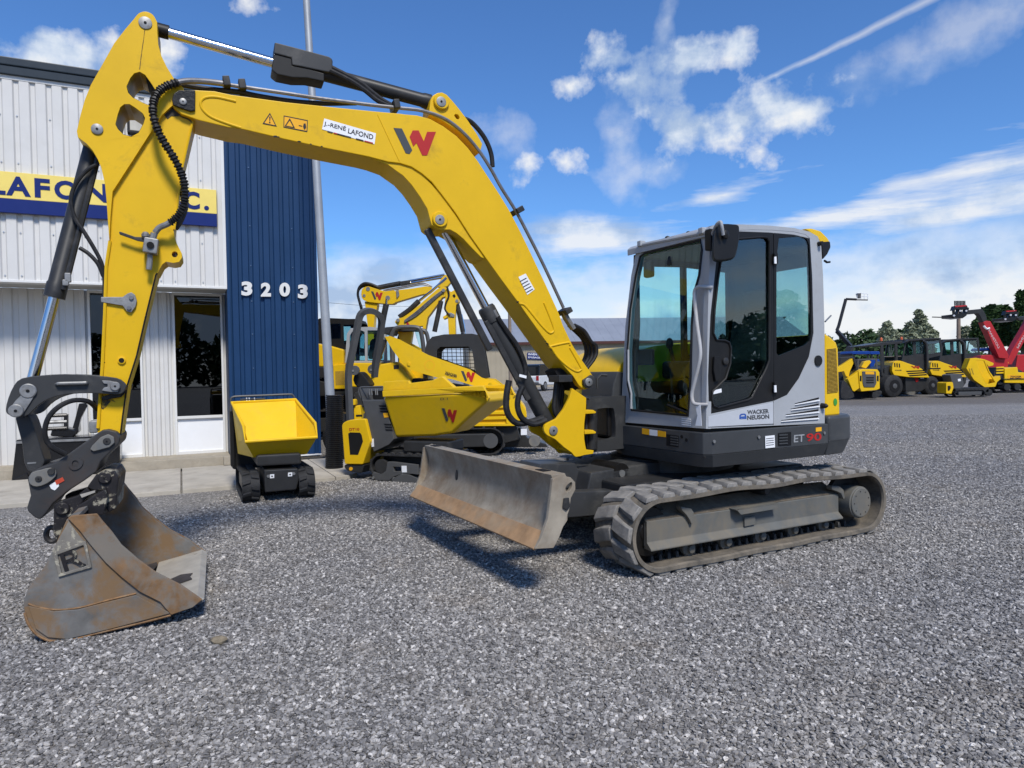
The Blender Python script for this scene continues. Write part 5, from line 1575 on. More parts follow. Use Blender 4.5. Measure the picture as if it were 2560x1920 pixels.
# house number
hn = thing('house_number', 'white house number 3203 on the blue corrugated wall', 'number', BD)
for ch, x0, x1, yt, yb in (('3', 170, 243, 170, 265), ('2', 300, 368, 178, 271), ('0', 424, 495, 178, 271), ('3', 548, 614, 190, 284)):
    q = BD.pls('E', [(x0, yb), (x1, yb), (x1, yt), (x0, yt)], -.765)
    text_on(ch, *q, bold=.05, thick=.03, nrm=(0, 1, 0)).build('digit', WHITE2, hn)

# flood lamp on the fascia
fl = thing('flood_lamp', 'black framed flood lamp on the white fascia, seen through the arm', 'lamp', BD)
p = BD.pl('R', (1050, 370), -.85)
MB().plate([p + Vector((x, 0, z)) for x, z in ((-.10, .17), (.12, .06), (.12, -.16), (-.10, -.16))], (0, .12, 0)).build('housing', mk('lamp_beige', (.50, .47, .40), .5), fl, bevel=.01)
MB().bb((p.x - .13, -.86, p.z - .2), (p.x - .095, -.73, p.z + .2)).build('frame', BLACK, fl, bevel=.005)
MB().bb((p.x - .13, -.865, p.z - .2), (p.x + .13, -.73, p.z - .165)).build('frame', BLACK, fl, bevel=.005)

# pavement in front of the building: separate slabs
pav = struct(bpy.data.objects.new('pavement', None))
COL.objects.link(pav)
pav.matrix_world = BD.m
for xa, xb in ((-8.2, -5.8), (-5.79, -3.31), (-3.30, -.81), (-.80, 1.15)):
    MB().bb((xa, -3.0, -.08), (xb - .008, -.67, .055)).build('slab', CONC, pav, bevel=.012)
MB().loops([Vector((x, y, .055)) for x, y in ((1.15, -.67), (1.15, -2.98), (1.36, -2.92), (1.50, -2.75), (1.60, -2.3), (1.60, -.67))], [Vector((x, y, -.08)) for x, y in ((1.15, -.67), (1.15, -2.98), (1.36, -2.92), (1.50, -2.75), (1.60, -2.3), (1.60, -.67))]).build('slab', CONC, pav, bevel=.012)

# ================================================================== LAMP POST
GALV = mk('galvanised_steel', (.34, .36, .38), .5, .35, var=.12, scale=3, dirt=(.24, .25, .26), amt=.4, dscale=2)
pb_ = Vector((-2.76, 10.67, .05))
post = thing('lamp_post', 'tall leaning galvanised steel post standing in a black ribbed sleeve', 'post', Frame(pb_, 0))
ptop = at_depth('N', (766, 0), 10.9) - pb_
ptop = ptop * 1.12
MB().lathe((0, 0, 0), ptop, [(0, .075), (ptop.length, .05)], 24).build('post', GALV, post)
dirp = ptop.normalized()
rb = []
for k in range(37):
    h = .0 + k * .0305
    rb += [(h, .118), (h + .012, .118), (h + .014, .135), (h + .028, .135)]
MB().lathe((0, 0, 0), (.03, 0, 1), rb, 28).build('ribbed_sleeve', mk('black_ribbed_plastic', (.012, .012, .013), .4, var=.2), post)

# ================================================================== SMALL MACHINES BY THE BUILDING
TRK = mk('black_track_rubber', (.022, .022, .023), .7, var=.3, scale=12, dirt=(.07, .07, .068), amt=.5, dscale=8, bump=.15, bscale=50)
DARK = mk('dark_machine_paint', (.030, .030, .030), .4, var=.15, scale=5, coat=.1)
MID = mk('mid_grey_paint', (.078, .079, .080), .42, var=.1, scale=4)
YSKIP = mk('yellow_skip_paint', (.76, .47, .008), .42, var=.06, scale=2.5, dirt=(.50, .33, .04), amt=.4, dscale=5, coat=.1, spec=.25)
GLB = glass('pale_cab_glass', (.72, .88, .90), .06)


def P(fr, z, pts, v, t, name, mat, par, bevel=0.0, holes=(), ax=1):
    """outline seen in the photograph -> plate of real thickness in the machine's own frame"""
    off = [0, 0, 0]
    off[ax] = t
    return MB().plate(fr.pls(z, pts, v, ax), off, [fr.pls(z, h, v, ax) for h in holes]).build(name, mat, par, bevel=bevel)


def small_track(par, xa, xb, zc, r, y0, y1, mat=TRK, name='rubber_track', n=26, r2=None, lug=.02):
    """stadium-shaped belt with lugs and a dark frame inside"""
    r2 = r2 or r
    lp = []
    for i in range(9):
        lp.append((xb - (xb - xa) * i / 9, zc - r + .0))
    for i in range(10):
        a = radians(-90 - 18 * i)
        lp.append((xa + r * cos(a), zc + r * sin(a)))
    for i in range(9):
        t = i / 9
        lp.append((xa + (xb - xa) * t, zc + r + (r2 - r) * t))
    for i in range(10):
        a = radians(90 - 18 * i)
        lp.append((xb + r2 * cos(a), zc + (r2 - r) / 2 * 0 + r2 * sin(a)))
    fr_, per = loop_frames(lp)
    c = Vector(((xa + xb) / 2, 0, zc))
    fr_ = [(s_, p, t, nr if nr.dot(p - c) > 0 else -nr) for s_, p, t, nr in fr_]
    return belt(par, fr_, y0, y1, .02, mat, mat, n, (.045, (y1 - y0) * .46, lug), per, name, skew=.012)


# ---- dumper seen from its skip end, beside the blue wall
fd = Vector((.42, -.907)).normalized()
D1 = Frame((-3.04, 8.76), atan2(fd.y, fd.x))
d1 = thing('tracked_dumper', 'small tracked dumper facing us with raised yellow skip in front of the blue wall', 'dumper', D1, 'small tracked dumpers by the building')


def d1p(p, x):
    return D1.pl('O', p, x, 0)


l0, l1 = d1p((225, 1400), .60).y, d1p((442, 1400), .60).y
r0_, r1_ = d1p((918, 1350), .60).y, d1p((1116, 1350), .60).y
for a, b in ((l0, l1), (r0_, r1_)):
    small_track(d1, -.55, .45, .175, .15, a, b, n=22, r2=.17)
    MB().bb((-.5, a + .03, .09), (.42, b - .03, .27)).build('track_frame', DARK, d1, bevel=.02)
MB().loops([d1p(p, .60) for p in [(495, 1050), (905, 1030), (915, 1165), (885, 1290), (500, 1325), (490, 1180)]], [d1p(p, .60) - Vector((1.1, 0, 0)) for p in [(495, 1050), (905, 1030), (915, 1165), (885, 1290), (500, 1325), (490, 1180)]]).build('chassis', DARK, d1, bevel=.02)
MB().loops([d1p(p, .55) for p in [(395, 870), (940, 840), (950, 980), (400, 1010)]], [d1p(p, .55) - Vector((.9, 0, 0)) for p in [(395, 870), (940, 840), (950, 980), (400, 1010)]]).build('skip_carrier', DARK, d1, bevel=.03)
for x0 in (560, 780):
    MB().plate([d1p(p, .604) for p in [(x0, 1103 - (x0 - 560) * .1), (x0 + 52, 1098 - (x0 - 560) * .1), (x0 + 52, 1146 - (x0 - 560) * .1), (x0, 1150 - (x0 - 560) * .1)]], (.003, 0, 0)).build('sticker', DECAL_W, d1)
    MB().plate([d1p(p, .608) for p in circ(x0 + 26, 1126 - (x0 - 560) * .1, 11, 8)], (.001, 0, 0)).build('sticker_print', DECAL_K, d1)
for p in ((540, 1124), (850, 1092)):
    c = d1p(p, .60)
    MB().cyl(c, c + Vector((.012, 0, 0)), .018, n=10).build('bolt', STEEL, d1)
# skip
BLk, BRk = d1p((95, 230), -.22), d1p((872, 190), -.22)
FLk, FRk = d1p((258, 705), .62), d1p((1136, 648), .62)
CRk = d1p((1112, 480), .48)
CLk = Vector((.48, FLk.y - (CRk.y - FRk.y), CRk.z))
zb = d1p((300, 900), .45).z
bots = [Vector((-.10, BLk.y + .05, zb)), Vector((.45, FLk.y + .10, zb)), Vector((.45, FRk.y - .10, zb)), Vector((-.10, BRk.y - .05, zb))]
fl_in, fr_in = Vector((.56, FLk.y + .03, FLk.z + .01)), Vector((.56, FRk.y - .03, FRk.z + .01))
inner_l, inner_r = Vector((.20, BLk.y + .05, FLk.z - .03)), Vector((.20, BRk.y - .05, FRk.z - .03))
sk = MB().add([BLk, BRk, CRk, FRk, FLk, CLk, bots[0], bots[1], bots[2], bots[3], inner_l, inner_r, fl_in, fr_in],
              [(4, 3, 8, 7), (7, 8, 9, 6), (0, 6, 9, 1), (0, 5, 4, 7, 6), (1, 9, 8, 3, 2), (0, 1, 11, 10), (10, 11, 13, 12), (12, 13, 3, 4), (1, 2, 3, 13, 11), (0, 10, 12, 4, 5)]).build('skip', YSKIP, d1, ang=20)
MB().tube([BLk, CLk, FLk, FRk, CRk, BRk], .02, 8, closed=True).build('rim', YSKIP, sk)
# control handle and levers behind the skip, engine side
MB().tube(smooth_pts([d1p(p, -.42) for p in [(85, 330), (85, 190), (110, 160), (180, 150), (500, 138), (790, 126), (835, 135), (855, 165), (858, 220)]], 3), .014, 8).build('control_handle', MID, d1)
for x0 in (278, 310, 374):
    MB().tube([d1p((x0, 215), -.40), d1p((x0 - 3, 168), -.40)], .009, 6).build('lever', DECAL_W, d1)
MB().tube([d1p((200, 190), -.40), d1p((500, 180), -.40)], .012, 6).build('lever_bar', BLACK, d1)
ya, yb_ = d1p((62, 400), -.45).y, d1p((860, 400), -.45).y
MB().bb((-.45, ya + .02, .28), (-.80, yb_ - .05, 1.12)).build('engine_cover', DARK, d1, bevel=.04, seg=3)
MB().bb((-.30, ya, .34), (-.46, ya + .05, 1.05)).build('side_post', BLACK, d1, bevel=.01)

# ---- dumper seen from the side
f2 = Vector((.93, -.37)).normalized()
D2 = Frame((-1.45, 9.85), atan2(f2.y, f2.x))      # y points away from us
d2 = thing('tracked_dumper', 'small tracked dumper seen from the side with round yellow skip and DT10 engine cover', 'dumper', D2, 'small tracked dumpers by the building')
YN = -.36
P(D2, 'Q', [(408, 175), (440, 320), (500, 560), (560, 860), (600, 1000), (800, 905), (870, 830), (735, 300), (720, 320), (455, 320), (425, 150)], YN + .03, .62, 'engine_body', MID, d2, .02)
ec = P(D2, 'Q', s2([(178, 665), (192, 622), (245, 590), (340, 570), (492, 564)], 2) + [(506, 625), (560, 860), (456, 1166), (215, 1162)], YN - .02, .70, 'engine_cover', YEL2, d2, .02)
P(D2, 'Q', [(266, 758), (290, 742), (420, 746), (442, 775), (460, 862), (396, 1038), (290, 1036)], YN - .022, .01, 'cover_recess', MATT, ec)
text_on('DT10', *D2.pls('Q', [(280, 722), (412, 718), (412, 682), (280, 686)], YN - .024), bold=.02).build('model_lettering', DECAL_R, ec)
P(D2, 'Q', [(215, 1166), (478, 1170), (440, 1282), (250, 1255), (205, 1200)], YN, .66, 'rear_skid', DARK, d2, .02)
P(D2, 'Q', circ(300, 1222, 24, 12), YN - .004, .004, 'sticker', DECAL_O, d2)
for k in range(3):
    for dy, dx in ((385, 665), (628, 735)):
        P(D2, 'Q', [(dx + 8 * k, dy + 36 * k), (dx + 96 + 8 * k, dy + 2 + 36 * k), (dx + 98 + 8 * k, dy + 22 + 36 * k), (dx + 14 + 8 * k, dy + 20 + 36 * k)], YN + .026, .006, 'vent_slot', MATT, d2)
P(D2, 'Q', [(724, 488), (786, 484), (796, 542), (738, 548)], YN + .024, .004, 'sticker', DECAL_O, d2)
P(D2, 'Q', [(568, 828), (600, 824), (606, 930), (574, 934)], YN + .024, .004, 'sticker', DECAL_W, d2)
MB().tube(smooth_pts(D2.pls('Q', [(460, 320), (420, 250), (408, 190), (425, 155), (470, 148), (600, 145), (720, 142)], YN + .05), 3), .014, 8).build('control_handle', MID, d2)
for x0 in (540, 572, 622, 645):
    MB().tube(D2.pls('Q', [(x0, 170), (x0 + 8, 250)], YN + .15), .008, 6).build('lever', STEEL, d2)
P(D2, 'Q', [(440, 200), (720, 190), (730, 310), (460, 318)], YN + .3, .02, 'control_panel', BLACK, d2)
# skip: near side tapers in towards the floor
YK0 = -.46
tilt = radians(20)
sn = Vector((0, -cos(tilt), -sin(tilt)))
p00 = D2.pl('Q', (720, 276), YK0)
upn = [pln(D2, 'Q', p, p00, sn) for p in [(720, 276), (2044, 222), (2092, 345)]]
lwn = [pln(D2, 'Q', p, p00, sn) for p in [(880, 806), (1400, 790), (1640, 752)]]
nearl = [upn[0], upn[1], upn[2], lwn[2], lwn[1], lwn[0]]
farl = [Vector((p.x, -p.y + .0, p.z)) for p in nearl]
sk2 = MB().loops(nearl, farl).build('skip', YSKIP, d2, bevel=.04, seg=3)
rimn = D2.pls('Q', [(712, 195), (1400, 160), (2040, 132), (2120, 290), (2092, 345), (2062, 205), (1400, 235), (718, 276)], YK0 - .02)
MB().plate(rimn, (0, .06, 0)).build('rim', YSKIP, sk2, bevel=.01)
MB().plate([Vector((p.x, .42, p.z)) for p in rimn], (0, .06, 0)).build('rim', YSKIP, sk2, bevel=.01)
P(D2, 'Q', [(730, 78), (900, 62), (1060, 60), (1070, 95), (1385, 55), (1500, 8), (1660, 152), (720, 196)], YK0 + .10, .05, 'back_board', YSKIP, sk2, .012)
P(D2, 'Q', [(1385, 45), (1500, 4), (1545, 55), (1660, 150), (1450, 152)], YK0 + .2, .1, 'spill_guard', YSKIP, sk2, .012)
logo(sk2, *[pln(D2, 'Q', p, upn[0] + sn * .002, sn) for p in rect_px(1497, 422, 1702, 610)], sn * .003)
text_on('D.1', *[pln(D2, 'Q', p, upn[0] + sn * .004, sn) for p in [(1480, 318), (1575, 314), (1575, 285), (1480, 290)]], bold=.0).build('model_print', DECAL_G, sk2)
# tracks
q = D2.pls('Q', [(520, 1300), (690, 1170), (1060, 1440)], YN)
xa = D2.pl('Q', (690, 1180), YN).x
for y0 in (YN, .18):
    small_track(d2, xa, xa + 1.05, .20, .175, y0, y0 + .18, n=24)
tf = P(D2, 'Q', [(780, 1130), (860, 1130), (1180, 1170), (1190, 1300), (1100, 1290), (960, 1290), (860, 1330), (800, 1382), (620, 1370), (575, 1300), (600, 1260), (700, 1290), (760, 1250)], YN - .012, .05, 'track_frame', MID, d2, .008, holes=[[(855, 1195), (960, 1200), (960, 1255), (870, 1258)]])
c = D2.pl('Q', (700, 1190), YN)
MB().cyl(c + Vector((0, -.01, 0)), c + Vector((0, .1, 0)), .10, n=20).build('drive_wheel', DARK, tf)
for p in ((598, 1340), (872, 1350), (985, 1306)):
    c = D2.pl('Q', p, YN - .014)
    MB().cyl(c, c - Vector((0, .015, 0)), .02, n=10).build('bolt', STEEL, tf)
P(D2, 'Q', [(968, 1182), (1034, 1182), (1038, 1268), (972, 1268)], YN - .016, .003, 'sticker', DECAL_W, tf)
P(D2, 'Q', [(830, 1360), (960, 1290), (1060, 1300), (1180, 1350), (1180, 1440), (880, 1430)], YN - .03, .03, 'guard_plate', MID, tf, .006)
MB().bb((xa - .05, YN + .16, .18), (xa + 1.1, .2, .42)).build('chassis', DARK, d2, bevel=.02)
MB().bb((xa + .3, -.25, .40), (xa + 1.0, .25, .56)).build('skip_pivot', DARK, d2, bevel=.03)

# ---- black loader bucket standing on the pavement behind the excavator's linkage
bc_ = gnd('B', (80, 1550), .055)
LB = Frame((bc_.x, bc_.y, 0), atan2(cos(A_B), sin(A_B)))
lb = thing('loader_bucket', 'black loader bucket with coupler parts standing on the pavement by the white wall', 'bucket', LB)
BLKP = mk('black_gloss_paint', (.010, .010, .011), .25, var=.2, coat=.3)
P(LB, 'B', [(80, 1548), (95, 1420), (112, 1272), (660, 1245), (830, 1250), (830, 1420), (700, 1500), (200, 1520)], 0, .45, 'bucket_shell', BLKP, lb, .01)
P(LB, 'B', [(108, 1282), (835, 1252), (835, 1268), (110, 1298)], -.02, .03, 'bucket_edge', STEEL, lb)
P(LB, 'B', [(75, 1552), (185, 1500), (205, 1545), (85, 1560)], -.03, .08, 'bucket_foot', BLKP, lb, .005)
P(LB, 'B', [(345, 1245), (360, 1190), (400, 1200), (420, 1180), (470, 1190), (510, 1200), (540, 1150), (545, 1215), (500, 1255)], .1, .3, 'coupler_block', BLKP, lb, .02)
for y0 in (1105, 1150, 1195):
    MB().tube(LB.pls('B', [(330, y0), (462, y0 - 6)], .1), .028, 8).build('coupler_pin', STEEL if y0 == 1150 else BLKP, lb)
P(LB, 'B', [(440, 1095), (470, 1095), (470, 1200), (440, 1200)], .08, .1, 'pin_plate', BLKP, lb, .005)
P(LB, 'B', [(545, 1020), (590, 1015), (600, 1040), (560, 1120), (540, 1200), (500, 1190), (520, 1120)], .1, .12, 'coupler_arm', BLKP, lb, .01)
# hose loop between the excavator's stick and its coupler
MB().tube(smooth_pts([BF.pl('B', p, v) for p, v in [((668, 1060), .10), ((640, 1025), .16), ((590, 1000), .20), ((500, 1000), .23), ((410, 1040), .25), ((340, 1110), .26), ((310, 1200), .26), ((320, 1270), .25), ((365, 1325), .24), ((450, 1370), .21)]], 5), .016, 8).build('hose', HOSE, exc, xf=XB)
MB().box(BF.pl('B', (650, 1180), .10), (.05, .06, .08)).build('hose_fitting', STEEL, exc, bevel=.01, xf=XB)

# ================================================================== MACHINES PARKED BEHIND
# ---- dumper with a folding roll bar
R1 = Frame((-1.95, 11.9), 0)
rd = thing('wheel_dumper', 'yellow dumper with tall dark roll bar and black seat behind the side-on small dumper', 'dumper', R1)
bar = s2([(395, 1540), (385, 1300), (378, 1050), (420, 820), (465, 600), (492, 470), (525, 420), (575, 398), (640, 410), (680, 450), (688, 520), (660, 680), (620, 860), (585, 1090)], 3)
bp = R1.pls('K', bar, 0)
n_ = len(bp)
for i, p in enumerate(bp):
    p.y = max(0.0, (i - n_ * .45) / n_) * 1.0
rb_ = MB()
rb_.tube(bp, .066, 4)
rb_.build('roll_bar', MID, rd, bevel=.01)
for z_, p in (('K', (440, 1020)), ('K', (625, 1010))):
    P(R1, z_, circ(p[0], p[1], 52, 10), .0 if p[0] < 500 else .5, .06, 'roll_bar_hinge', MID, rd, .01)
    P(R1, z_, circ(p[0] - 15, p[1] + 5, 12, 8), -.012 if p[0] < 500 else .488, .01, 'hinge_bolt', STEEL, rd)
P(R1, 'K', s2([(425, 1120), (450, 1050), (490, 1035), (540, 1080), (600, 1170), (560, 1190), (470, 1195)], 2, True), .15, .45, 'seat', BLACK, rd, .03)
P(R1, 'K', [(430, 1390), (500, 1380), (520, 1530), (435, 1560)], .1, .7, 'engine_hood', YEL2, rd, .02)
P(R1, 'K', s2([(385, 1380), (395, 1335), (430, 1318), (450, 1335), (450, 1380)], 2), .05, .3, 'hood_corner', YEL2, rd, .01)
P(R1, 'K', [(440, 1250), (520, 1230), (540, 1400), (430, 1400)], .2, .6, 'seat_base', DARK, rd, .02)
P(R1, 'K', [(455, 1480), (520, 1478), (520, 1495), (458, 1497)], .09, .01, 'hood_vent', MATT, rd)
for cx, cy in ((330, 1480), (560, 1500)):
    c = R1.pl('K', (cx, cy), .2)
    c.z = .40
    MB().lathe(c, c + Vector((0, 1, 0)), [(0, .20), (.02, .34), (.06, .40), (.26, .40), (.3, .34)], 26).build('wheel', TRK, rd)
xw = R1.pl('K', (330, 1480), .2).x
MB().bb((xw - .2, .25, .35), (xw + 1.2, .9, .80)).build('chassis', DARK, rd, bevel=.03)


def cab_box(fr, par, z, outer, panes, v, depth, mat_frame=BLACK, pane=GLB, roof=None, name='cab'):
    """cab: near side and far side frames with glass, roof and floor between them"""
    o3 = fr.pls(z, outer, v)
    h3 = [fr.pls(z, h, v) for h in panes]
    c = MB().plate(o3, (0, .05, 0), h3).build(name, mat_frame, par)
    sc_ = Vector((0, depth, 0))
    MB().plate([p + sc_ for p in o3], (0, .05, 0), [[p + sc_ for p in h] for h in h3]).build('far_side', mat_frame, c)
    for h in h3:
        MB().plate([p + Vector((0, .02, 0)) for p in h], (0, .006, 0)).build('pane', pane, c)
        MB().plate([p + sc_ + Vector((0, .02, 0)) for p in h], (0, .006, 0)).build('pane', pane, c)
    zt, zb_ = max(p.z for p in o3), min(p.z for p in o3)
    tops = sorted([p for p in o3 if p.z > zt - .18 * (zt - zb_)], key=lambda p: p.x)
    xs = (tops[0].x, tops[-1].x)
    MB().bb((xs[0], o3[0].y + .051, zt - .10), (xs[1], o3[0].y + depth - .001, zt - .02)).build('roof', roof or mat_frame, c, bevel=.02)
    xb_ = (min(p.x for p in o3), max(p.x for p in o3))
    MB().bb((xb_[0] + .05, o3[0].y + .051, zb_), (xb_[1] - .05, o3[0].y + depth - .001, zb_ + .06)).build('floor', BLACK, c)
    return c


def boom_part(fr, par, z, pts, v, w, name, mat=YEL2, bevel=.01):
    return P(fr, z, pts, v, w, name, mat, par, bevel)


# ---- excavator A: dark cab on the left, boom folded forwards
GA = Frame((-3.6, 16.0), 0)
ga = thing('crawler_excavator', 'yellow excavator with dark cab behind the post, boom bent forwards with an emblem', 'excavator', GA, 'yellow excavators parked behind')
cab_box(GA, ga, 'K', [(40, 740), (45, 500), (80, 480), (200, 478), (420, 488), (470, 500), (490, 560), (490, 860), (330, 800), (190, 760), (60, 740)],
        [[(190, 535), (296, 535), (298, 690), (195, 695)], [(322, 545), (440, 545), (450, 700), (440, 780), (330, 750)]], 0, 1.0, BLACK)
P(GA, 'K', [(-60, 745), (60, 742), (190, 765), (330, 805), (332, 955), (200, 985), (-60, 980)], -.1, 1.3, 'engine_hood', YEL2, ga, .04)
P(GA, 'K', [(215, 965), (345, 950), (350, 1212), (225, 1215)], -.15, 1.4, 'side_panel', YEL2, ga, .02)
P(GA, 'K', [(240, 1030), (330, 1025), (335, 1170), (245, 1175)], -.152, .01, 'grille', MESHG, ga)
P(GA, 'K', [(-60, 980), (220, 985), (230, 1100), (-60, 1100)], -.1, 1.6, 'lower_hood', DARK, ga, .03)
P(GA, 'K', [(-60, 1100), (480, 1210), (500, 1260), (-60, 1300)], -.1, 1.7, 'turntable', DARK, ga, .03)
for y0 in (-.2, 1.3):
    xg = GA.pl('K', (-30, 1400), y0).x
    small_track(ga, xg, xg + 2.4, .35, .32, y0, y0 + .4, n=24, lug=.03)
    MB().bb((xg - .1, y0 + .05, .18), (xg + 2.5, y0 + .35, .5)).build('track_frame', DARK, ga, bevel=.03)
MB().bb((xg + .3, .2, .40), (xg + 2.1, 1.3, 1.05)).build('undercarriage', DARK, ga, bevel=.03)
bA = boom_part(GA, ga, 'K', s2([(512, 200), (530, 165), (580, 148), (640, 165), (760, 200), (850, 190), (872, 230), (862, 320), (790, 332), (640, 318), (560, 305), (515, 265)], 2, True), .35, .3, 'boom')
boom_part(GA, ga, 'K', [(865, 190), (1040, 170), (1180, 148), (1235, 155), (1252, 185), (1210, 220), (1130, 235), (862, 315)], .36, .26, 'outer_boom')
boom_part(GA, ga, 'K', [(545, 305), (680, 325), (672, 380), (650, 450), (640, 590), (660, 760), (560, 760), (580, 590), (560, 420)], .4, .26, 'boom_foot')
for cx, cy, r in ((580, 175, 22), (785, 268, 24), (540, 245, 16)):
    P(GA, 'K', circ(cx, cy, r, 12), .34, .02, 'pin', STEEL, ga)
logo(bA, *GA.pls('K', rect_px(612, 200, 735, 292), .345), (0, .004, 0))
MB().tube(GA.pls('K', [(775, 280), (770, 340)], .32), .03, 8).build('rod', CHROME, ga)
MB().tube(GA.pls('K', [(770, 335), (745, 450), (715, 620), (700, 760)], .32), .07, 10).build('boom_cylinder', CYLG, ga)
MB().tube(GA.pls('K', [(680, 165), (800, 140), (920, 118)], .5), .06, 10).build('arm_cylinder', CYLG, ga)
P(GA, 'K', [(905, 98), (1015, 82), (1020, 118), (915, 138)], .4, .2, 'cylinder_guard', CYLG, ga, .01)
for dy in (0, 26):
    MB().tube(GA.pls('K', [(1015, 92 + dy * .9), (1375, 28 + dy)], .5), .028, 8).build('rod', CHROME, ga)
boom_part(GA, ga, 'K', [(1345, 60), (1385, 25), (1420, 60), (1440, 105), (1400, 150), (1340, 160), (1290, 150)], .38, .24, 'arm')
for o in (0, 14, 28):
    MB().tube(smooth_pts(GA.pls('K', [(690, 160 + o * .3), (610, 125 + o), (540, 118 + o), (490, 160 + o * .6), (475, 230), (490, 300), (515, 370 + o)], .45 + o * .004), 4), .03, 8).build('hose', HOSE, ga)
for o in (0, 16):
    MB().tube(smooth_pts(GA.pls('K', [(740, 190 + o), (850, 168 + o), (1000, 140 + o), (1130, 115 + o), (1200, 125 + o), (1245, 155)], .42), 4), .018, 6).build('hydraulic_pipe', PIPE, ga)
P(GA, 'K', [(872, 190), (895, 180), (905, 240), (880, 275)], .33, .06, 'clamp', STEEL, ga)

# ---- excavator B: silver cab, boom raised to the right
GB = Frame((-2.6, 15.0), 0)
gb = thing('crawler_excavator', 'yellow excavator with silver framed cab, boom reaching up to the right behind the loader', 'excavator', GB, 'yellow excavators parked behind')
cab_box(GB, gb, 'K', [(345, 940), (352, 780), (362, 640), (385, 605), (480, 572), (600, 568), (740, 585), (770, 620), (780, 940)],
        [[(385, 920), (392, 660), (415, 620), (500, 600), (545, 620), (550, 920)], [(575, 920), (575, 605), (700, 605), (740, 640), (745, 920)]], 0, 1.0, SILVER, roof=SILVER)
P(GB, 'K', s2([(580, 900), (600, 720), (650, 690), (690, 740), (700, 900)], 2), .35, .4, 'seat', SEAT, gb, .03)
P(GB, 'K', [(345, 942), (780, 942), (800, 1200), (350, 1190)], -.1, 1.5, 'house', YEL2, gb, .03)
P(GB, 'K', [(340, 1190), (820, 1200), (820, 1300), (340, 1300)], -.1, 1.6, 'turntable', DARK, gb, .03)
for y0 in (-.2, 1.2):
    xg = GB.pl('K', (420, 1400), y0).x
    small_track(gb, xg, xg + 2.2, .34, .31, y0, y0 + .4, n=24, lug=.03)
    MB().bb((xg - .1, y0 + .05, .18), (xg + 2.3, y0 + .35, .48)).build('track_frame', DARK, gb, bevel=.03)
MB().bb((xg + .3, .2, .40), (xg + 1.9, 1.2, 1.05)).build('undercarriage', DARK, gb, bevel=.03)
bB = boom_part(GB, gb, 'K', s2([(858, 520), (880, 485), (940, 470), (1040, 400), (1180, 280), (1300, 175), (1355, 155), (1395, 165), (1425, 215), (1400, 250)], 2) + [(1350, 265), (1290, 350), (1200, 470), (1170, 640), (1130, 640), (1150, 560), (1000, 575), (890, 560)], .3, .28, 'boom')
MB().tube(GB.pls('K', [(905, 470), (1010, 395), (1110, 300)], .45), .06, 10).build('boom_cylinder', CYLG, gb)
MB().tube(GB.pls('K', [(1110, 300), (1250, 190), (1395, 60)], .45), .03, 8).build('rod', CHROME, gb)
for o in (0, 18, 36):
    MB().tube(smooth_pts(GB.pls('K', [(960, 505 + o * .4), (1080, 415 + o), (1200, 310 + o), (1300, 230 + o * .7), (1360, 190 + o * .5)], .28), 3), .016, 6).build('hydraulic_pipe', PIPE, gb)
aB = boom_part(GB, gb, 'K', [(1395, 165), (1440, 205), (1480, 185), (1520, 250), (1528, 310), (1495, 340), (1485, 480), (1490, 760), (1425, 760), (1408, 470), (1365, 490), (1355, 465), (1395, 440), (1370, 370), (1385, 240)], .26, .26, 'arm')
P(GB, 'K', [(1455, 245), (1475, 225), (1490, 250), (1475, 270)], .255, .01, 'arm_hole', MATT, aB)
for cx, cy in ((1362, 190), (1503, 300), (890, 500)):
    P(GB, 'K', circ(cx, cy, 18, 10), .25, .04, 'pin', STEEL, gb)
MB().tube(GB.pls('K', [(1338, 300), (1300, 480), (1270, 620)], .28), .055, 10).build('arm_cylinder', CYLG, gb)
MB().tube(GB.pls('K', [(1505, 340), (1535, 470), (1565, 620)], .36), .055, 10).build('bucket_cylinder', CYLG, gb)
MB().tube(GB.pls('K', [(1550, 440), (1575, 540), (1590, 640)], .36), .018, 8).build('rod', CHROME, gb)
P(GB, 'K', [(1400, 430), (1440, 420), (1480, 440), (1475, 470), (1430, 465)], .24, .05, 'valve', STEEL, gb, .01)
MB().tube(smooth_pts(GB.pls('K', [(1400, 150), (1420, 240), (1390, 320), (1380, 390), (1430, 450)], .24), 4), .02, 8).build('hose', HOSE, gb)
MB().plate(GB.pls('K', [(975, 520), (990, 512), (1020, 562), (985, 560)], .295), (0, .003, 0)).build('emblem_stroke', DECAL_R, bB)

# ---- mini excavator with an open tube canopy
GC = Frame((-1.4, 14.2), 0)
gc = thing('mini_excavator', 'mini excavator with open grey tube canopy and yellow boom behind the loader arm', 'excavator', GC, 'yellow excavators parked behind')
for y in (0, 1.0):
    MB().tube(smooth_pts([p + Vector((0, y, 0)) for p in GC.pls('K', [(835, 1000), (828, 800), (820, 690), (840, 620), (880, 580), (980, 570), (1080, 575), (1120, 600), (1145, 700), (1165, 900), (1175, 1100)], 0)], 4), .045, 8).build('canopy_frame', MID, gc)
P(GC, 'K', [(720, 612), (760, 572), (900, 560), (1080, 565), (1090, 580), (900, 585), (820, 600), (800, 640), (730, 640)], .02, 1.0, 'canopy_roof', DARK, gc, .02)
P(GC, 'K', [(885, 612), (960, 622), (1042, 615), (1020, 760), (1060, 1000), (900, 1000), (905, 700)], .3, .25, 'boom', YEL2, gc, .015)
P(GC, 'K', [(1060, 600), (1100, 590), (1130, 620), (1160, 790), (1120, 800), (1090, 700)], .1, .04, 'windscreen', GLB, gc)
P(GC, 'K', [(820, 1000), (1200, 1000), (1210, 1300), (820, 1300)], 0, 1.1, 'house', YEL2, gc, .04)
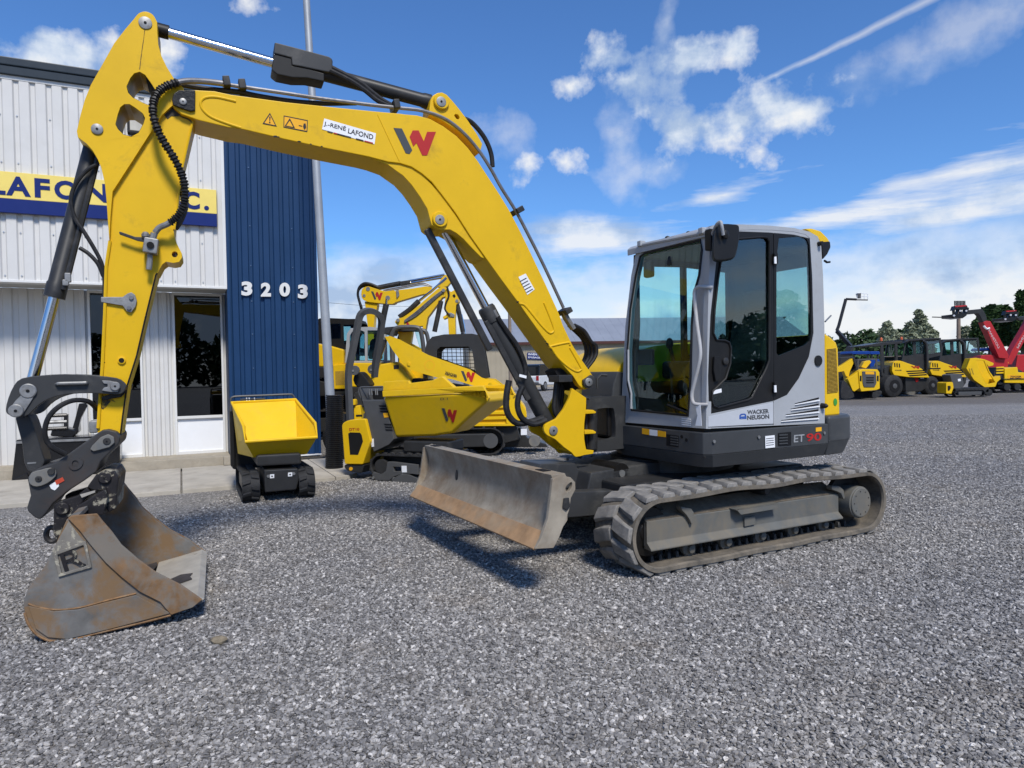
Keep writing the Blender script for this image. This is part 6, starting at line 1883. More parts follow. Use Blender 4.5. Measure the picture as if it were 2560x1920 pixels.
for y0 in (-.1, .9):
    xg = GC.pl('K', (860, 1400), y0).x
    small_track(gc, xg, xg + 1.3, .24, .22, y0, y0 + .28, n=20)
MB().bb((GC.i.inverted() and xg, .1, .3), (xg + 1.2, 1.0, .75)).build('undercarriage', DARK, gc, bevel=.03)

# ---- compact track loader with long yellow arm and black cab
GL = Frame((-.75, 13.2), 0)
gl = thing('track_loader', 'compact track loader with long yellow lettered arm and black screened cab', 'loader', GL)
arm_src = [(962, 842), (975, 840), (997, 848), (1069, 887), (1175, 924), (1204, 944), (1214, 947), (1235, 949), (1262, 969), (1262, 984), (1240, 988), (1212, 978), (1190, 966), (1130, 948), (1093, 944), (1060, 935), (1021, 922), (1000, 900), (982, 876)]
hole_src = circ(1225, 961, 4.5, 10)
la_ = MB().plate(GL.pls('N', arm_src, 0), (0, .12, 0), [GL.pls('N', hole_src, 0)]).build('lift_arm', YEL2, gl, bevel=.0)
q = GL.pls('N', arm_src, 0)
MB().plate([p + Vector((0, 1.35, 0)) for p in q], (0, .12, 0)).build('far_arm', YEL2, gl)
MB().plate(GL.pls('N', circ(1074, 913, 13, 16), -.002), (0, .004, 0), [GL.pls('N', circ(1074, 913, 11.5, 16), -.002)]).build('cover_ring', DECAL_O, la_)
logo(la_, *GL.pls('L', rect_px(252, 900, 425, 1035), -.003), (0, .003, 0))
text_on('WACKER', *GL.pls('L', [(62, 936), (205, 976), (207, 948), (66, 900)], -.003), bold=.03).build('maker_lettering', DECAL_K, la_)
text_on('NEUSON', *GL.pls('L', [(60, 950), (195, 988), (200, 962), (62, 926)], -.003), bold=.03).build('maker_lettering', DECAL_K, la_)
P(GL, 'K', [(985, 935), (1005, 930), (1020, 950), (1015, 975), (990, 970)], -.02, .03, 'arm_pin', YEL2, la_, .005)
P(GL, 'K', [(610, 1070), (655, 965), (690, 960), (880, 928), (950, 990), (1010, 1090), (1100, 1300), (760, 1300), (605, 1180)], .16, 1.1, 'rear_tower', YEL2, gl, .03)
P(GL, 'K', [(845, 965), (900, 962), (902, 1005), (848, 1008)], .156, .01, 'tower_vent', DARK, gl)
P(GL, 'K', [(628, 880), (670, 690), (700, 672), (755, 668), (775, 700), (750, 780), (690, 960), (650, 1040), (600, 1060)], .05, .1, 'rear_link', DARK, gl, .02)
for cx, cy in ((755, 690), (605, 1018)):
    P(GL, 'K', circ(cx, cy, 16, 10), .04, .02, 'pin', STEEL, gl)
MB().tube(smooth_pts(GL.pls('K', [(700, 760), (660, 800), (630, 860), (650, 890), (690, 840), (705, 770)], .03), 3), .015, 6).build('hose', HOSE, gl)
cab_src = [(1058, 940), (1062, 880), (1066, 858), (1080, 842), (1110, 836), (1180, 834), (1198, 838), (1206, 850), (1215, 900), (1222, 945)]
win_src = [(1090, 925), (1092, 875), (1100, 867), (1170, 866), (1180, 875), (1190, 935)]
cb = MB().plate(GL.pls('N', cab_src, .15), (0, .05, 0), [GL.pls('N', win_src, .15)]).build('cab', DARK, gl)
q = GL.pls('N', cab_src, .15)
MB().plate([p + Vector((0, 1.0, 0)) for p in q], (0, .05, 0), [[p + Vector((0, 1.0, 0)) for p in GL.pls('N', win_src, .15)]]).build('far_side', DARK, cb)
MB().plate(GL.pls('N', [(1066, 858), (1080, 842), (1110, 836), (1180, 834), (1198, 838), (1206, 850), (1206, 857), (1070, 862)], .201), (0, .948, 0)).build('roof', DARK, cb, bevel=.02)
MB().bb((GL.pl('N', (1062, 900), .201).x, .201, .9), (GL.pl('N', (1215, 900), .201).x, 1.149, .98)).build('floor', BLACK, cb)
for k in range(9):
    x = 1096 + 11 * k
    MB().tube(GL.pls('N', [(x, 867), (x + 3, 930)], .2), .006, 4).build('screen_wire', BLACK, cb)
for k in range(7):
    y = 873 + 9 * k
    MB().tube(GL.pls('N', [(1091, y), (1188, y)], .2), .006, 4).build('screen_wire', BLACK, cb)
P(GL, 'N', [(1030, 945), (1270, 985), (1275, 1050), (1030, 1050)], .16, 1.15, 'body', MATT, gl, .03)  # void black colour paints the dark gap under the lift arm
for y0 in (0, 1.25):
    xg = GL.pl('N', (1050, 1060), y0).x
    small_track(gl, xg, xg + 1.5, .32, .28, y0, y0 + .32, n=20, lug=.025)
    MB().bb((xg - .1, y0 + .03, .2), (xg + 1.5, y0 + .29, .5)).build('track_frame', DARK, gl, bevel=.03)

# ---- larger tracked dumper with a ribbed skip
GD = Frame((-.40, 12.3), 0)
gd = thing('tracked_dumper', 'larger tracked dumper with ribbed yellow skip behind the dozer blade', 'dumper', GD)
P(GD, 'G', [(405, 505), (560, 500), (700, 490), (790, 600), (800, 660), (720, 715), (410, 705), (380, 640)], .03, 1.2, 'skip', YSKIP, gd, .02)
for k, y0 in enumerate((508, 540, 582, 622, 655)):
    P(GD, 'G', [(470 - 6 * k, y0 + 6), (665, y0), (668, y0 + 20), (472 - 6 * k, y0 + 26)], -.01, .05, 'rib', YSKIP, gd, .01)
P(GD, 'G', [(662, 480), (700, 470), (795, 625), (795, 660), (725, 712), (668, 700)], -.02, .06, 'skip_end', YSKIP, gd, .01)
P(GD, 'G', [(410, 697), (720, 703), (722, 716), (425, 718)], -.02, .06, 'skip_sill', YSKIP, gd, .005)
text_on('WACKER NEUSON', *GD.pls('G', [(488, 606), (556, 604), (556, 594), (488, 596)], -.012), bold=.02).build('maker_lettering', DECAL_K, gd)
P(GD, 'G', [(400, 715), (735, 718), (760, 800), (640, 830), (400, 790)], .1, 1.0, 'chassis', DARK, gd, .02)
P(GD, 'G', [(760, 735), (798, 735), (798, 772), (760, 774)], -.03, .004, 'sticker', DECAL_W, gd)
for y0 in (-.05, .95):
    xr_ = GD.pl('G', (570, 830), y0).x
    small_track(gd, xr_ - 1.6, xr_, .26, .24, y0, y0 + .32, n=24, lug=.025)
    MB().bb((xr_ - 1.6, y0 - .005, .16), (xr_, y0 + .3, .40)).build('track_frame', DARK, gd, bevel=.03)
    MB().cyl((xr_, y0 - .015, .27), (xr_, y0 + .1, .27), .13, n=20).build('drive_wheel', MID, gd)
c = GD.pl('G', (845, 810), 0)
P(GD, 'G', [(640, 740), (760, 730), (800, 790), (920, 830), (930, 850), (640, 850)], .35, .5, 'drawbar', DARK, gd, .02)
MB().cyl((c.x, -.05, c.z), (c.x, .15, c.z), .10, n=18).build('hub', DUSTG, gd)

# ================================================================== FAR BACKGROUND
# ---- barn
BN = Frame((-1.2, 62.0), radians(7))
barn = thing('barn', 'long tan metal shed with pale grey roof and dark gable behind the yard', 'shed', BN)
TAN = mk('tan_siding', (.36, .31, .225), .7, var=.1, scale=.6)
RFM = mk('pale_steel_roof', (.30, .32, .355), .4, .25, var=.08, scale=.5)
GAB = mk('weathered_gable_boards', (.115, .105, .10), .8, var=.3, scale=1.5)
x0, x1, yd = -2.6, 30.0, 10.0
ze, zr = 4.15, 6.45
MB().bb((x0, 0, 0), (x1, yd, ze)).build('wall', TAN, barn)
k = 0
xx = x0 + .15
while xx < x1:
    MB().bb((xx, -.025, .05), (xx + .05, .0, ze - .25)).build('batten', TAN, barn)
    xx += .45
MB().plate([Vector((x0 - .02, 0, ze)), Vector((x0 - .02, yd / 2, zr)), Vector((x0 - .02, yd, ze))], (.2, 0, 0)).build('gable', GAB, barn)
for i in range(int((x1 - x0) / .9)):
    xa = x0 - .3 + i * .9
    MB().loops([Vector((xa, -.4, ze - .1)), Vector((xa + .89, -.4, ze - .1)), Vector((xa + .89, yd / 2, zr + .06)), Vector((xa, yd / 2, zr + .06))], [Vector((xa, -.4, ze - .16)), Vector((xa + .89, -.4, ze - .16)), Vector((xa + .89, yd / 2, zr)), Vector((xa, yd / 2, zr))]).build('roof_sheet', RFM, barn)
MB().loops([Vector((x0 - .3, yd + .4, ze - .1)), Vector((x1, yd + .4, ze - .1)), Vector((x1, yd / 2, zr + .06)), Vector((x0 - .3, yd / 2, zr + .06))], [Vector((x0 - .3, yd + .4, ze - .16)), Vector((x1, yd + .4, ze - .16)), Vector((x1, yd / 2, zr)), Vector((x0 - .3, yd / 2, zr))]).build('rear_roof', RFM, barn)
MB().bb((x0 - .3, -.45, ze - .35), (x1, -.40, ze - .12)).build('eave_board', mk('dark_red_trim', (.07, .025, .02), .6), barn)
bs = thing('yard_sign', 'navy sign with white lettering on the tan shed wall behind the boom', 'sign', BN)
q = BN.pls('L', [(1050, 758), (1330, 768), (1330, 690), (1050, 678)], -.10)
MB().plate([Vector((p.x, -.10, p.z)) for p in q], (0, .04, 0)).build('board', SIGNB, bs)
text_on('INVENTAIRE', *BN.pls('L', [(1062, 712), (1262, 718), (1262, 692), (1062, 688)], -.105), bold=.02).build('lettering', DECAL_W, bs)
text_on('D\'USAG\u00c9S', *BN.pls('L', [(1062, 746), (1222, 752), (1222, 726), (1062, 722)], -.105), bold=.02).build('lettering', DECAL_W, bs)

# ---- vehicles by the shed
WCAR = mk('white_car_paint', (.62, .63, .63), .3, var=.03, coat=.4)
CARG = mk('car_glass_dark', (.012, .014, .016), .08, var=.1)
RED = mk('tail_lamp_red', (.32, .012, .012), .3)


def pickup(x, y, yaw, label, tall=False):
    fr = Frame((x, y), yaw)             # x forward, y left
    t = thing('parked_pickup' if not tall else 'parked_van', label, 'pickup' if not tall else 'van', fr, 'vehicles by the shed')
    sidep = [(-2.7, .55), (-2.72, 1.05), (-2.6, 1.12), (1.1, 1.15), (2.3, 1.08), (2.65, .95), (2.7, .55), (2.2, .42), (-2.2, .42)]
    MB().plate([Vector((a, .95, b)) for a, b in sidep], (0, -1.9, 0)).build('body', WCAR, t, bevel=.06, seg=3)
    cabp = [(-2.55, 1.12), (-2.45, 1.85), (-2.2, 1.95), (.1, 1.95), (.45, 1.85), (1.15, 1.15)] if not tall else [(-2.6, 1.12), (-2.6, 2.1), (-2.3, 2.2), (.4, 2.2), (1.3, 1.15)]
    c = MB().plate([Vector((a, .86, b)) for a, b in cabp], (0, -1.72, 0)).build('canopy', CARG if not tall else WCAR, t, bevel=.06, seg=3)
    for a, b in ((-2.35, -1.3), (-1.2, -.45), (-.35, .45)):
        MB().bb((a, .862, 1.25), (b, .868, 1.75)).build('side_window', CARG, c)
    MB().bb((-2.56, -.7, 1.2), (-2.5, .7, 1.75)).build('rear_window', CARG, c)
    for s_ in (-1, 1):
        MB().bb((-2.74, s_ * .80 - .1, .78), (-2.68, s_ * .80 + .1, 1.1)).build('tail_lamp', RED, t, bevel=.01)
        for wx in (-1.75, 1.75):
            w = MB().lathe((wx, s_ * .96, .38), (wx, s_ * .70, .38), [(0, .30), (.02, .36), (.05, .38), (.2, .38), (.24, .34)], 22).build('wheel', TRK, t)
            MB().cyl((wx, s_ * .975, .38), (wx, s_ * .93, .38), .22, n=14).build('rim', STEEL, w)
    MB().bb((-2.82, -.9, .48), (-2.68, .9, .66)).build('bumper', MID, t, bevel=.03)
    return t


p = gnd('L', (1215, 1100))
p.y = 52.0
p.x = ray('L', (1215, 1000)).x / ray('L', (1215, 1000)).y * 52 + .2
pickup(p.x, 52, radians(62), 'white pickup with black canopy parked before the tan shed')
r = ray('L', (1860, 830))
pickup(r.x / r.y * 56, 56, radians(40), 'white van parked by the shed, seen past the kingpost hoses', True)

# ---- roadside poles and wires
WOOD = mk('weathered_pole_wood', (.22, .17, .13), .85, var=.25, scale=2)


def pole(z, top, bot, depth, label, name='utility_pole', r=.14):
    a, b = at_depth(z, top, depth), at_depth(z, bot, depth)
    b = Vector((b.x, b.y, 0))
    t = thing(name, label, 'pole', Frame((b.x, b.y), 0), 'wooden utility poles')
    MB().lathe((0, 0, -.1), (a.x - b.x, 0, a.z), [(0, r), (a.z + .1, r * .75)], 14).build('shaft', WOOD, t)
    MB().cyl((a.x - b.x, 0, a.z - .02), (a.x - b.x, 0, a.z + .05), r * .8, n=12).build('cap', STEEL, t)
    return t


pole('L', (832, -60), (840, 560), 48, 'weathered wooden pole standing left of the tan shed behind the boom')
pole('J', (1478, 380), (1478, 900), 44, 'wooden pole behind the roller cabs and the raised loader grapple')
for k, (za, zb2) in enumerate((((60, 312), (1030, 358)), )):
    a, b = at_depth('K', za, 46), at_depth('K', zb2, 60)
    mid = (a + b) / 2 - Vector((0, 0, .1))
    tag(MB().tube(smooth_pts([a - (b - a) * .6, a, mid, b, b + (b - a) * .8], 6), .012, 5).build('overhead_wire', BLACK), 'thin overhead wire crossing the sky behind the parked excavators', 'wire')

# ---- row of machines across the yard, right
DSC = dict(TRK=TRK)


def wheel(par, c, r, w, yaw=0.0, hub=.45, tread=True):
    ax = Vector((sin(yaw), cos(yaw), 0))
    o = MB().lathe(c, c + ax, [(0, r * hub), (.02, r * .8), (w * .12, r * .97), (w * .2, r), (w * .8, r), (w * .9, r * .96), (w, r * .8)], 30).build('wheel', TRK, par)
    MB().cyl(c - ax * .006, c + ax * .05, r * .56, n=22).build('rim', MATT, o)
    MB().lathe(c - ax * .03, c + ax, [(0, r * .16), (.01, r * .22), (.03, r * .24)], 14).build('hub', MID, o)
    if False:
        q_ = ax.to_track_quat('Z', 'Y')
        for k in range(16):
            a = 2 * pi * k / 16
            d = q_ @ Vector((cos(a), sin(a), 0))
            MB().box(c + ax * (w * .5) + d * (r * 1.0), (.08, w * .8, .06), rot=Matrix((d.cross(ax), ax, d)).transposed()).build('tread_bar', TRK, o)
    return o


# skid loader seen from behind
SL = Frame((16.2, 29.5), 0)
sl = thing('track_loader', 'yellow compact track loader seen from behind, leftmost of the far row', 'loader', SL)
P(SL, 'J', [(440, 1030), (485, 1005), (640, 1010), (660, 1040), (664, 1210), (630, 1225), (470, 1240), (455, 1200)], 0, 1.4, 'rear_body', YEL2, sl, .03)
P(SL, 'J', [(480, 1030), (622, 1030), (630, 1150), (610, 1195), (500, 1195), (485, 1150)], -.03, .04, 'tailgate', MID, sl, .02)
for k in range(3):
    P(SL, 'J', [(520, 1090 + 25 * k), (600, 1090 + 25 * k), (600, 1102 + 25 * k), (525, 1102 + 25 * k)], -.04, .012, 'vent', MATT, sl)
P(SL, 'J', [(512, 1032), (602, 1034), (604, 1062), (514, 1060)], -.035, .006, 'badge', DECAL_O, sl)
for x0 in (455, 632):
    P(SL, 'J', [(x0, 1075), (x0 + 18, 1075), (x0 + 18, 1135), (x0, 1130)], -.006, .008, 'lamp', MATT, sl)
P(SL, 'J', [(200, 1000), (250, 980), (380, 895), (398, 930), (350, 1040), (340, 1095), (310, 1080), (290, 1030), (230, 1040)], .3, .25, 'lift_arm', YEL2, sl, .02)
P(SL, 'J', [(470, 985), (500, 930), (560, 915), (575, 935), (520, 1000)], .3, .25, 'lift_arm', YEL2, sl, .02)
P(SL, 'J', [(385, 890), (402, 885), (445, 1020), (425, 1035)], .25, .3, 'link', DARK, sl, .01)
P(SL, 'J', [(330, 1110), (440, 1030), (458, 1200), (400, 1240), (380, 1230)], .05, .25, 'side_panel', YEL2, sl, .02)
P(SL, 'J', [(250, 880), (385, 875), (420, 1010), (300, 1020), (250, 990)], .5, .9, 'cab', DARK, sl, .04)
P(SL, 'J', [(430, 900), (635, 895), (640, 1005), (430, 1010)], 1.0, .05, 'rear_screen', MID, sl, .0, holes=[[(445, 915), (620, 910), (625, 1000), (445, 1000)]])
for xa_, xb_ in ((262, 400), (580, 690)):
    pts = s2([(xa_, 1180), (xa_ + 15, 1130), (xa_ + 50, 1140), (xb_ - 25, 1230), (xb_, 1290), (xb_ - 40, 1310), (xa_, 1310)], 2, True) if xa_ < 300 else s2([(590, 1250), (670, 1230), (685, 1260), (640, 1300), (590, 1310)], 2, True)
    P(SL, 'J', pts, .05, .4, 'rubber_track', TRK, sl, .02)
P(SL, 'J', [(400, 1240), (600, 1235), (590, 1308), (400, 1310)], .4, .8, 'underbody', MATT, sl, .02)

# rollers
for i, dx in enumerate((0, 395)):
    RL = Frame((18.6 + i * 3.0, 31.2 + i * 2.0), 0)
    rl = thing('road_roller', ('yellow road roller with open cab, left of the two rollers' if i == 0 else 'yellow road roller with glazed cab behind the tipped dumper skip'), 'roller', RL, 'rollers in the far row')

    def T(pts, dx=dx, i=i):
        s_ = .97 if i else 1.0
        return [(800 + dx + (x - 800) * s_, 1280 + (y - 1280) * s_ * 1.02 - i * 10) for x, y in pts]
    hd = P(RL, 'J', T(s2([(790, 990), (800, 950), (830, 930), (880, 928), (960, 955), (1050, 985), (1100, 1010), (1130, 1040), (1165, 1075), (1180, 1100)], 2) + [(960, 1095), (810, 1075), (788, 1030)]), 0, 1.6, 'hood', YEL2, rl, .05)
    for k in range(3):
        P(RL, 'J', T([(930 + 15 * k, 1030 + 22 * k), (1115 + 14 * k, 1022 + 20 * k), (1125 + 14 * k, 1034 + 20 * k), (945 + 15 * k, 1042 + 22 * k)]), -.006, .01, 'hood_vent', MATT, hd)
        P(RL, 'J', T([(810 + 24 * k, 950 + 3 * k), (822 + 24 * k, 948 + 3 * k), (825 + 24 * k, 990 + 3 * k), (813 + 24 * k, 990 + 3 * k)]), -.006, .01, 'hood_vent', MATT, hd)
    logo(hd, *RL.pls('J', T([(990, 1005), (1090, 1010), (1070, 975), (985, 980)]), -.01), (0, .006, 0), dark=DECAL_R)
    text_on('WACKER', *RL.pls('J', T([(818, 1030), (888, 1030), (888, 1018), (818, 1018)]), -.008), bold=.02).build('maker_lettering', DECAL_K, hd)
    P(RL, 'J', T([(925, 1095), (1180, 1100), (1175, 1160), (1130, 1215), (1090, 1240), (930, 1240)]), .15, 1.3, 'rear_frame', DARK, rl, .04)
    P(RL, 'J', T([(1020, 1105), (1060, 1100), (1062, 1135), (1040, 1145)]), .13, .03, 'tow_shackle', RED, rl)
    P(RL, 'J', T([(1085, 1098), (1120, 1098), (1120, 1110), (1085, 1110)]), .12, .03, 'plate', DECAL_W, rl)
    c = RL.pl('J', T([(815, 1185)])[0], -.1)
    rr = c.z
    wheel(rl, Vector((c.x, -.12, rr)), rr * 1.0, .55, yaw=-.25)
    wheel(rl, Vector((c.x + 1.0, 1.3, rr)), rr * 1.0, .5, yaw=-.25, tread=False)
    # cab: tilted frame, roof visor, glazed rear
    if i == 0:
        P(RL, 'J', [(490, 765), (680, 730), (900, 715), (900, 740), (700, 760), (640, 772)], .2, 1.5, 'canopy', DARK, rl, .02)
        for pts in ([(672, 760), (700, 758), (715, 1060), (680, 1080)], [(820, 750), (845, 745), (850, 930), (830, 930)]):
            P(RL, 'J', pts, .2, .1, 'canopy_post', DARK, rl, .01)
            P(RL, 'J', pts, 1.5, .1, 'canopy_post', DARK, rl, .01)
        P(RL, 'J', [(690, 1000), (780, 960), (800, 1090), (690, 1090)], .2, 1.3, 'seat_deck', DARK, rl, .02)
        MB().tube(RL.pls('J', [(690, 880), (880, 875)], .3), .03, 6).build('rail', DARK, rl)
        for p_ in ((676, 700), (886, 693)):
            cc = RL.pl('J', p_, .8)
            MB().lathe(cc - Vector((0, 0, .07)), cc + Vector((0, 0, 1)), [(0, .06), (.12, .055), (.16, .03)], 12).build('beacon', mk('beacon_orange', (.5, .10, .03), .3), rl)
        ox = 0
    cx = 900 if i == 0 else 1290
    cabo = [(cx - 20, 1000), (cx, 880), (cx + 20, 740), (cx + 60, 705), (cx + 250, 690), (cx + 390, 690), (cx + 400, 705), (cx + 410, 860), (cx + 250, 900), (cx + 260, 1010)]
    wins = [[(cx + 15, 870), (cx + 35, 745), (cx + 70, 725), (cx + 105, 722), (cx + 110, 860)], [(cx + 140, 850), (cx + 135, 720), (cx + 205, 712), (cx + 225, 760), (cx + 230, 850)], [(cx + 270, 850), (cx + 245, 720), (cx + 380, 708), (cx + 395, 830)]]
    cab_box(RL, rl, 'J', cabo, wins, .25, 1.5, DARK)
    P(RL, 'J', [(cx + 15, 735), (cx + 60, 700), (cx + 250, 686), (cx + 395, 682), (cx + 400, 694), (cx + 250, 702), (cx + 70, 716)], .1, 1.8, 'roof_visor', DARK, rl, .01)
    MB().tube(smooth_pts(RL.pls('J', [(cx + 200, 712), (cx + 235, 730), (cx + 250, 800), (cx + 255, 1000)], .15), 3), .06, 8).build('roll_post', DARK, rl)
    P(RL, 'J', [(cx - 20, 1000), (cx + 260, 1000), (cx + 260, 1060), (cx - 20, 1060)], .3, 1.4, 'deck', DARK, rl, .02)
    # drum at the far end
    d0 = RL.pl('J', T([(700, 1180)])[0], .3)
    MB().cyl((d0.x - .5, .3, .62), (d0.x - .5, 1.7, .62), .62, n=30).build('drum', DUSTG, rl)
    MB().bb((d0.x - .9, .2, .5), (d0.x + .6, 1.8, .75)).build('front_frame', DARK, rl, bevel=.04)

# tipped dumper
TD = Frame((23.6, 29.9), 0)
td = thing('tracked_dumper', 'small tracked dumper in the far row with its yellow skip tipped upright', 'dumper', TD)
so_ = [(1560, 1000), (1600, 895), (1660, 890), (1750, 905), (1800, 1030), (1880, 1140), (1860, 1190), (1750, 1195), (1640, 1120)]
skp = P(TD, 'J', so_, 0, .06, 'skip', YSKIP, td, .01, holes=[[(1665, 915), (1745, 920), (1790, 1035), (1860, 1145), (1770, 1165), (1700, 1040)]])
P(TD, 'J', [(1665, 915), (1745, 920), (1790, 1035), (1860, 1145), (1770, 1165), (1700, 1040)], .35, .04, 'skip_floor', YSKIP, skp)
P(TD, 'J', [(1560, 1000), (1600, 895), (1662, 892), (1700, 1040), (1765, 1180), (1640, 1115)], .02, .36, 'skip_side', YSKIP, skp, .01)
for x0 in (1585, 1610):
    P(TD, 'J', [(x0, 1000), (x0 + 8, 998), (x0 + 28, 1060), (x0 + 20, 1062)], -.01, .012, 'side_slot', mk('skip_slot', (.35, .24, .02), .6), skp)
P(TD, 'J', [(1840, 1110), (1910, 1075), (1915, 1110), (1880, 1140), (1865, 1180)], .1, .3, 'skip_lip', YSKIP, skp, .01)
P(TD, 'J', [(1390, 1070), (1410, 1060), (1510, 1055), (1540, 1180), (1500, 1210), (1430, 1210)], 0, .6, 'engine_body', MID, td, .02)
P(TD, 'J', s2([(1350, 1160), (1360, 1145), (1410, 1140)], 2) + [(1422, 1150), (1428, 1200), (1405, 1262), (1350, 1260)], -.05, .65, 'engine_cover', YEL2, td, .015)
P(TD, 'J', [(1365, 1180), (1395, 1180), (1398, 1205), (1382, 1232), (1366, 1230)], -.055, .008, 'cover_recess', MATT, td)
P(TD, 'J', [(1470, 1110), (1500, 1105), (1503, 1130), (1475, 1135)], -.006, .006, 'sticker', DECAL_W, td)
xq = TD.pl('J', (1470, 1270), 0).x
for y0 in (-.05, .5):
    small_track(td, xq, xq + 1.0, .175, .155, y0, y0 + .2, n=18)
    MB().bb((xq, y0 - .006, .1), (xq + 1.0, y0 + .19, .25)).build('track_frame', MID, td, bevel=.02)
MB().bb((xq - .1, .0, .2), (xq + 1.35, .7, .42)).build('chassis', DARK, td, bevel=.02)
MB().lathe((xq + 1.35, .0, .2), (xq + 1.35, .7, .2), [(0, .15), (.7, .15)], 16).build('front_roller', TRK, td)

# large tracked carrier cut by the frame
TC = Frame((27.3, 33.5), 0)
tcx = thing('tracked_carrier', 'large yellow tracked carrier at the right edge with lettered side', 'dumper', TC)
P(TC, 'J', [(1955, 1000), (2090, 985), (2100, 1040), (2300, 1045), (2300, 1155), (1955, 1150)], 0, 1.8, 'skip', YSKIP, tcx, .03)
P(TC, 'J', [(1990, 1070), (2150, 1072), (2150, 1110), (1990, 1108)], -.006, .01, 'letter_panel', DECAL_O, tcx)
text_on('WACKER', *TC.pls('J', [(2015, 1090), (2130, 1092), (2130, 1076), (2015, 1074)], -.012), bold=.03).build('maker_lettering', DECAL_K, tcx)
text_on('NEUSON', *TC.pls('J', [(2015, 1108), (2130, 1110), (2130, 1095), (2015, 1093)], -.012), bold=.03).build('maker_lettering', DECAL_K, tcx)
P(TC, 'J', [(1860, 990), (1950, 985), (1950, 1150), (1880, 1155), (1840, 1060)], .1, 1.5, 'engine_bay', DARK, tcx, .03)
P(TC, 'J', [(1750, 905), (1845, 945), (1840, 970), (1790, 980), (1760, 940)], .3, .6, 'cab_fender', YEL2, tcx, .02)
for k in range(3):
    P(TC, 'J', [(1870, 985 + 28 * k), (1950, 980 + 28 * k), (1950, 996 + 28 * k), (1870, 1000 + 28 * k)], .05, .06, 'grille_bar', YEL2, tcx, .01)
xq = TC.pl('J', (1900, 1220), 0).x
for y0 in (-.05, 1.3):
    small_track(tcx, xq, xq + 3.2, .36, .33, y0, y0 + .5, n=24, lug=.03)
    for k in range(6):
        MB().cyl((xq + .35 + .5 * k, y0 - .02, .28), (xq + .35 + .5 * k, y0 + .4, .28), .16, n=16).build('road_wheel', DARK, tcx)
MB().bb((xq, .1, .4), (xq + 3.2, 1.7, .8)).build('chassis', DARK, tcx, bevel=.03)

# telehandlers with red booms
def grapple(fr, par, dx, dy, k):
    def T(pts):
        return [(1420 + dx + (x - 1420) * k, 350 + dy + (y - 350) * k) for x, y in pts]
    h = P(fr, 'J', T([(1420, 472), (1418, 438), (1490, 430), (1570, 425), (1562, 452), (1522, 480)]), -.3, 1.0, 'grapple', BLKP, par, .01)
    P(fr, 'J', T([(1422, 400), (1440, 352), (1470, 366), (1565, 346), (1578, 372), (1530, 392), (1460, 388)]), -.35, .3, 'upper_jaw', BLKP, h, .01)
    P(fr, 'J', T([(1440, 350), (1560, 342), (1572, 352), (1500, 362), (1445, 364)]), -.37, .1, 'grapple_bar', REDP, h, .004)
    for a, b in (((1428, 440), (1424, 385)), ((1452, 440), (1470, 380)), ((1500, 435), (1490, 385)), ((1525, 432), (1545, 375)), ((1562, 428), (1572, 370))):
        MB().tube(fr.pls('J', T([a, b]), -.2), .07, 6).build('jaw_cylinder', BLKP, h)
        MB().tube(fr.pls('J', T([a, b]), .4), .06, 6).build('jaw_cylinder', BLKP, h)
    for p in ((1497, 402), (1560, 402), (1432, 452)):
        MB().cyl(fr.pl('J', T([p])[0], -.38), fr.pl('J', T([p])[0], -.3), .05, n=10).build('pin', DECAL_W, h)
    return h


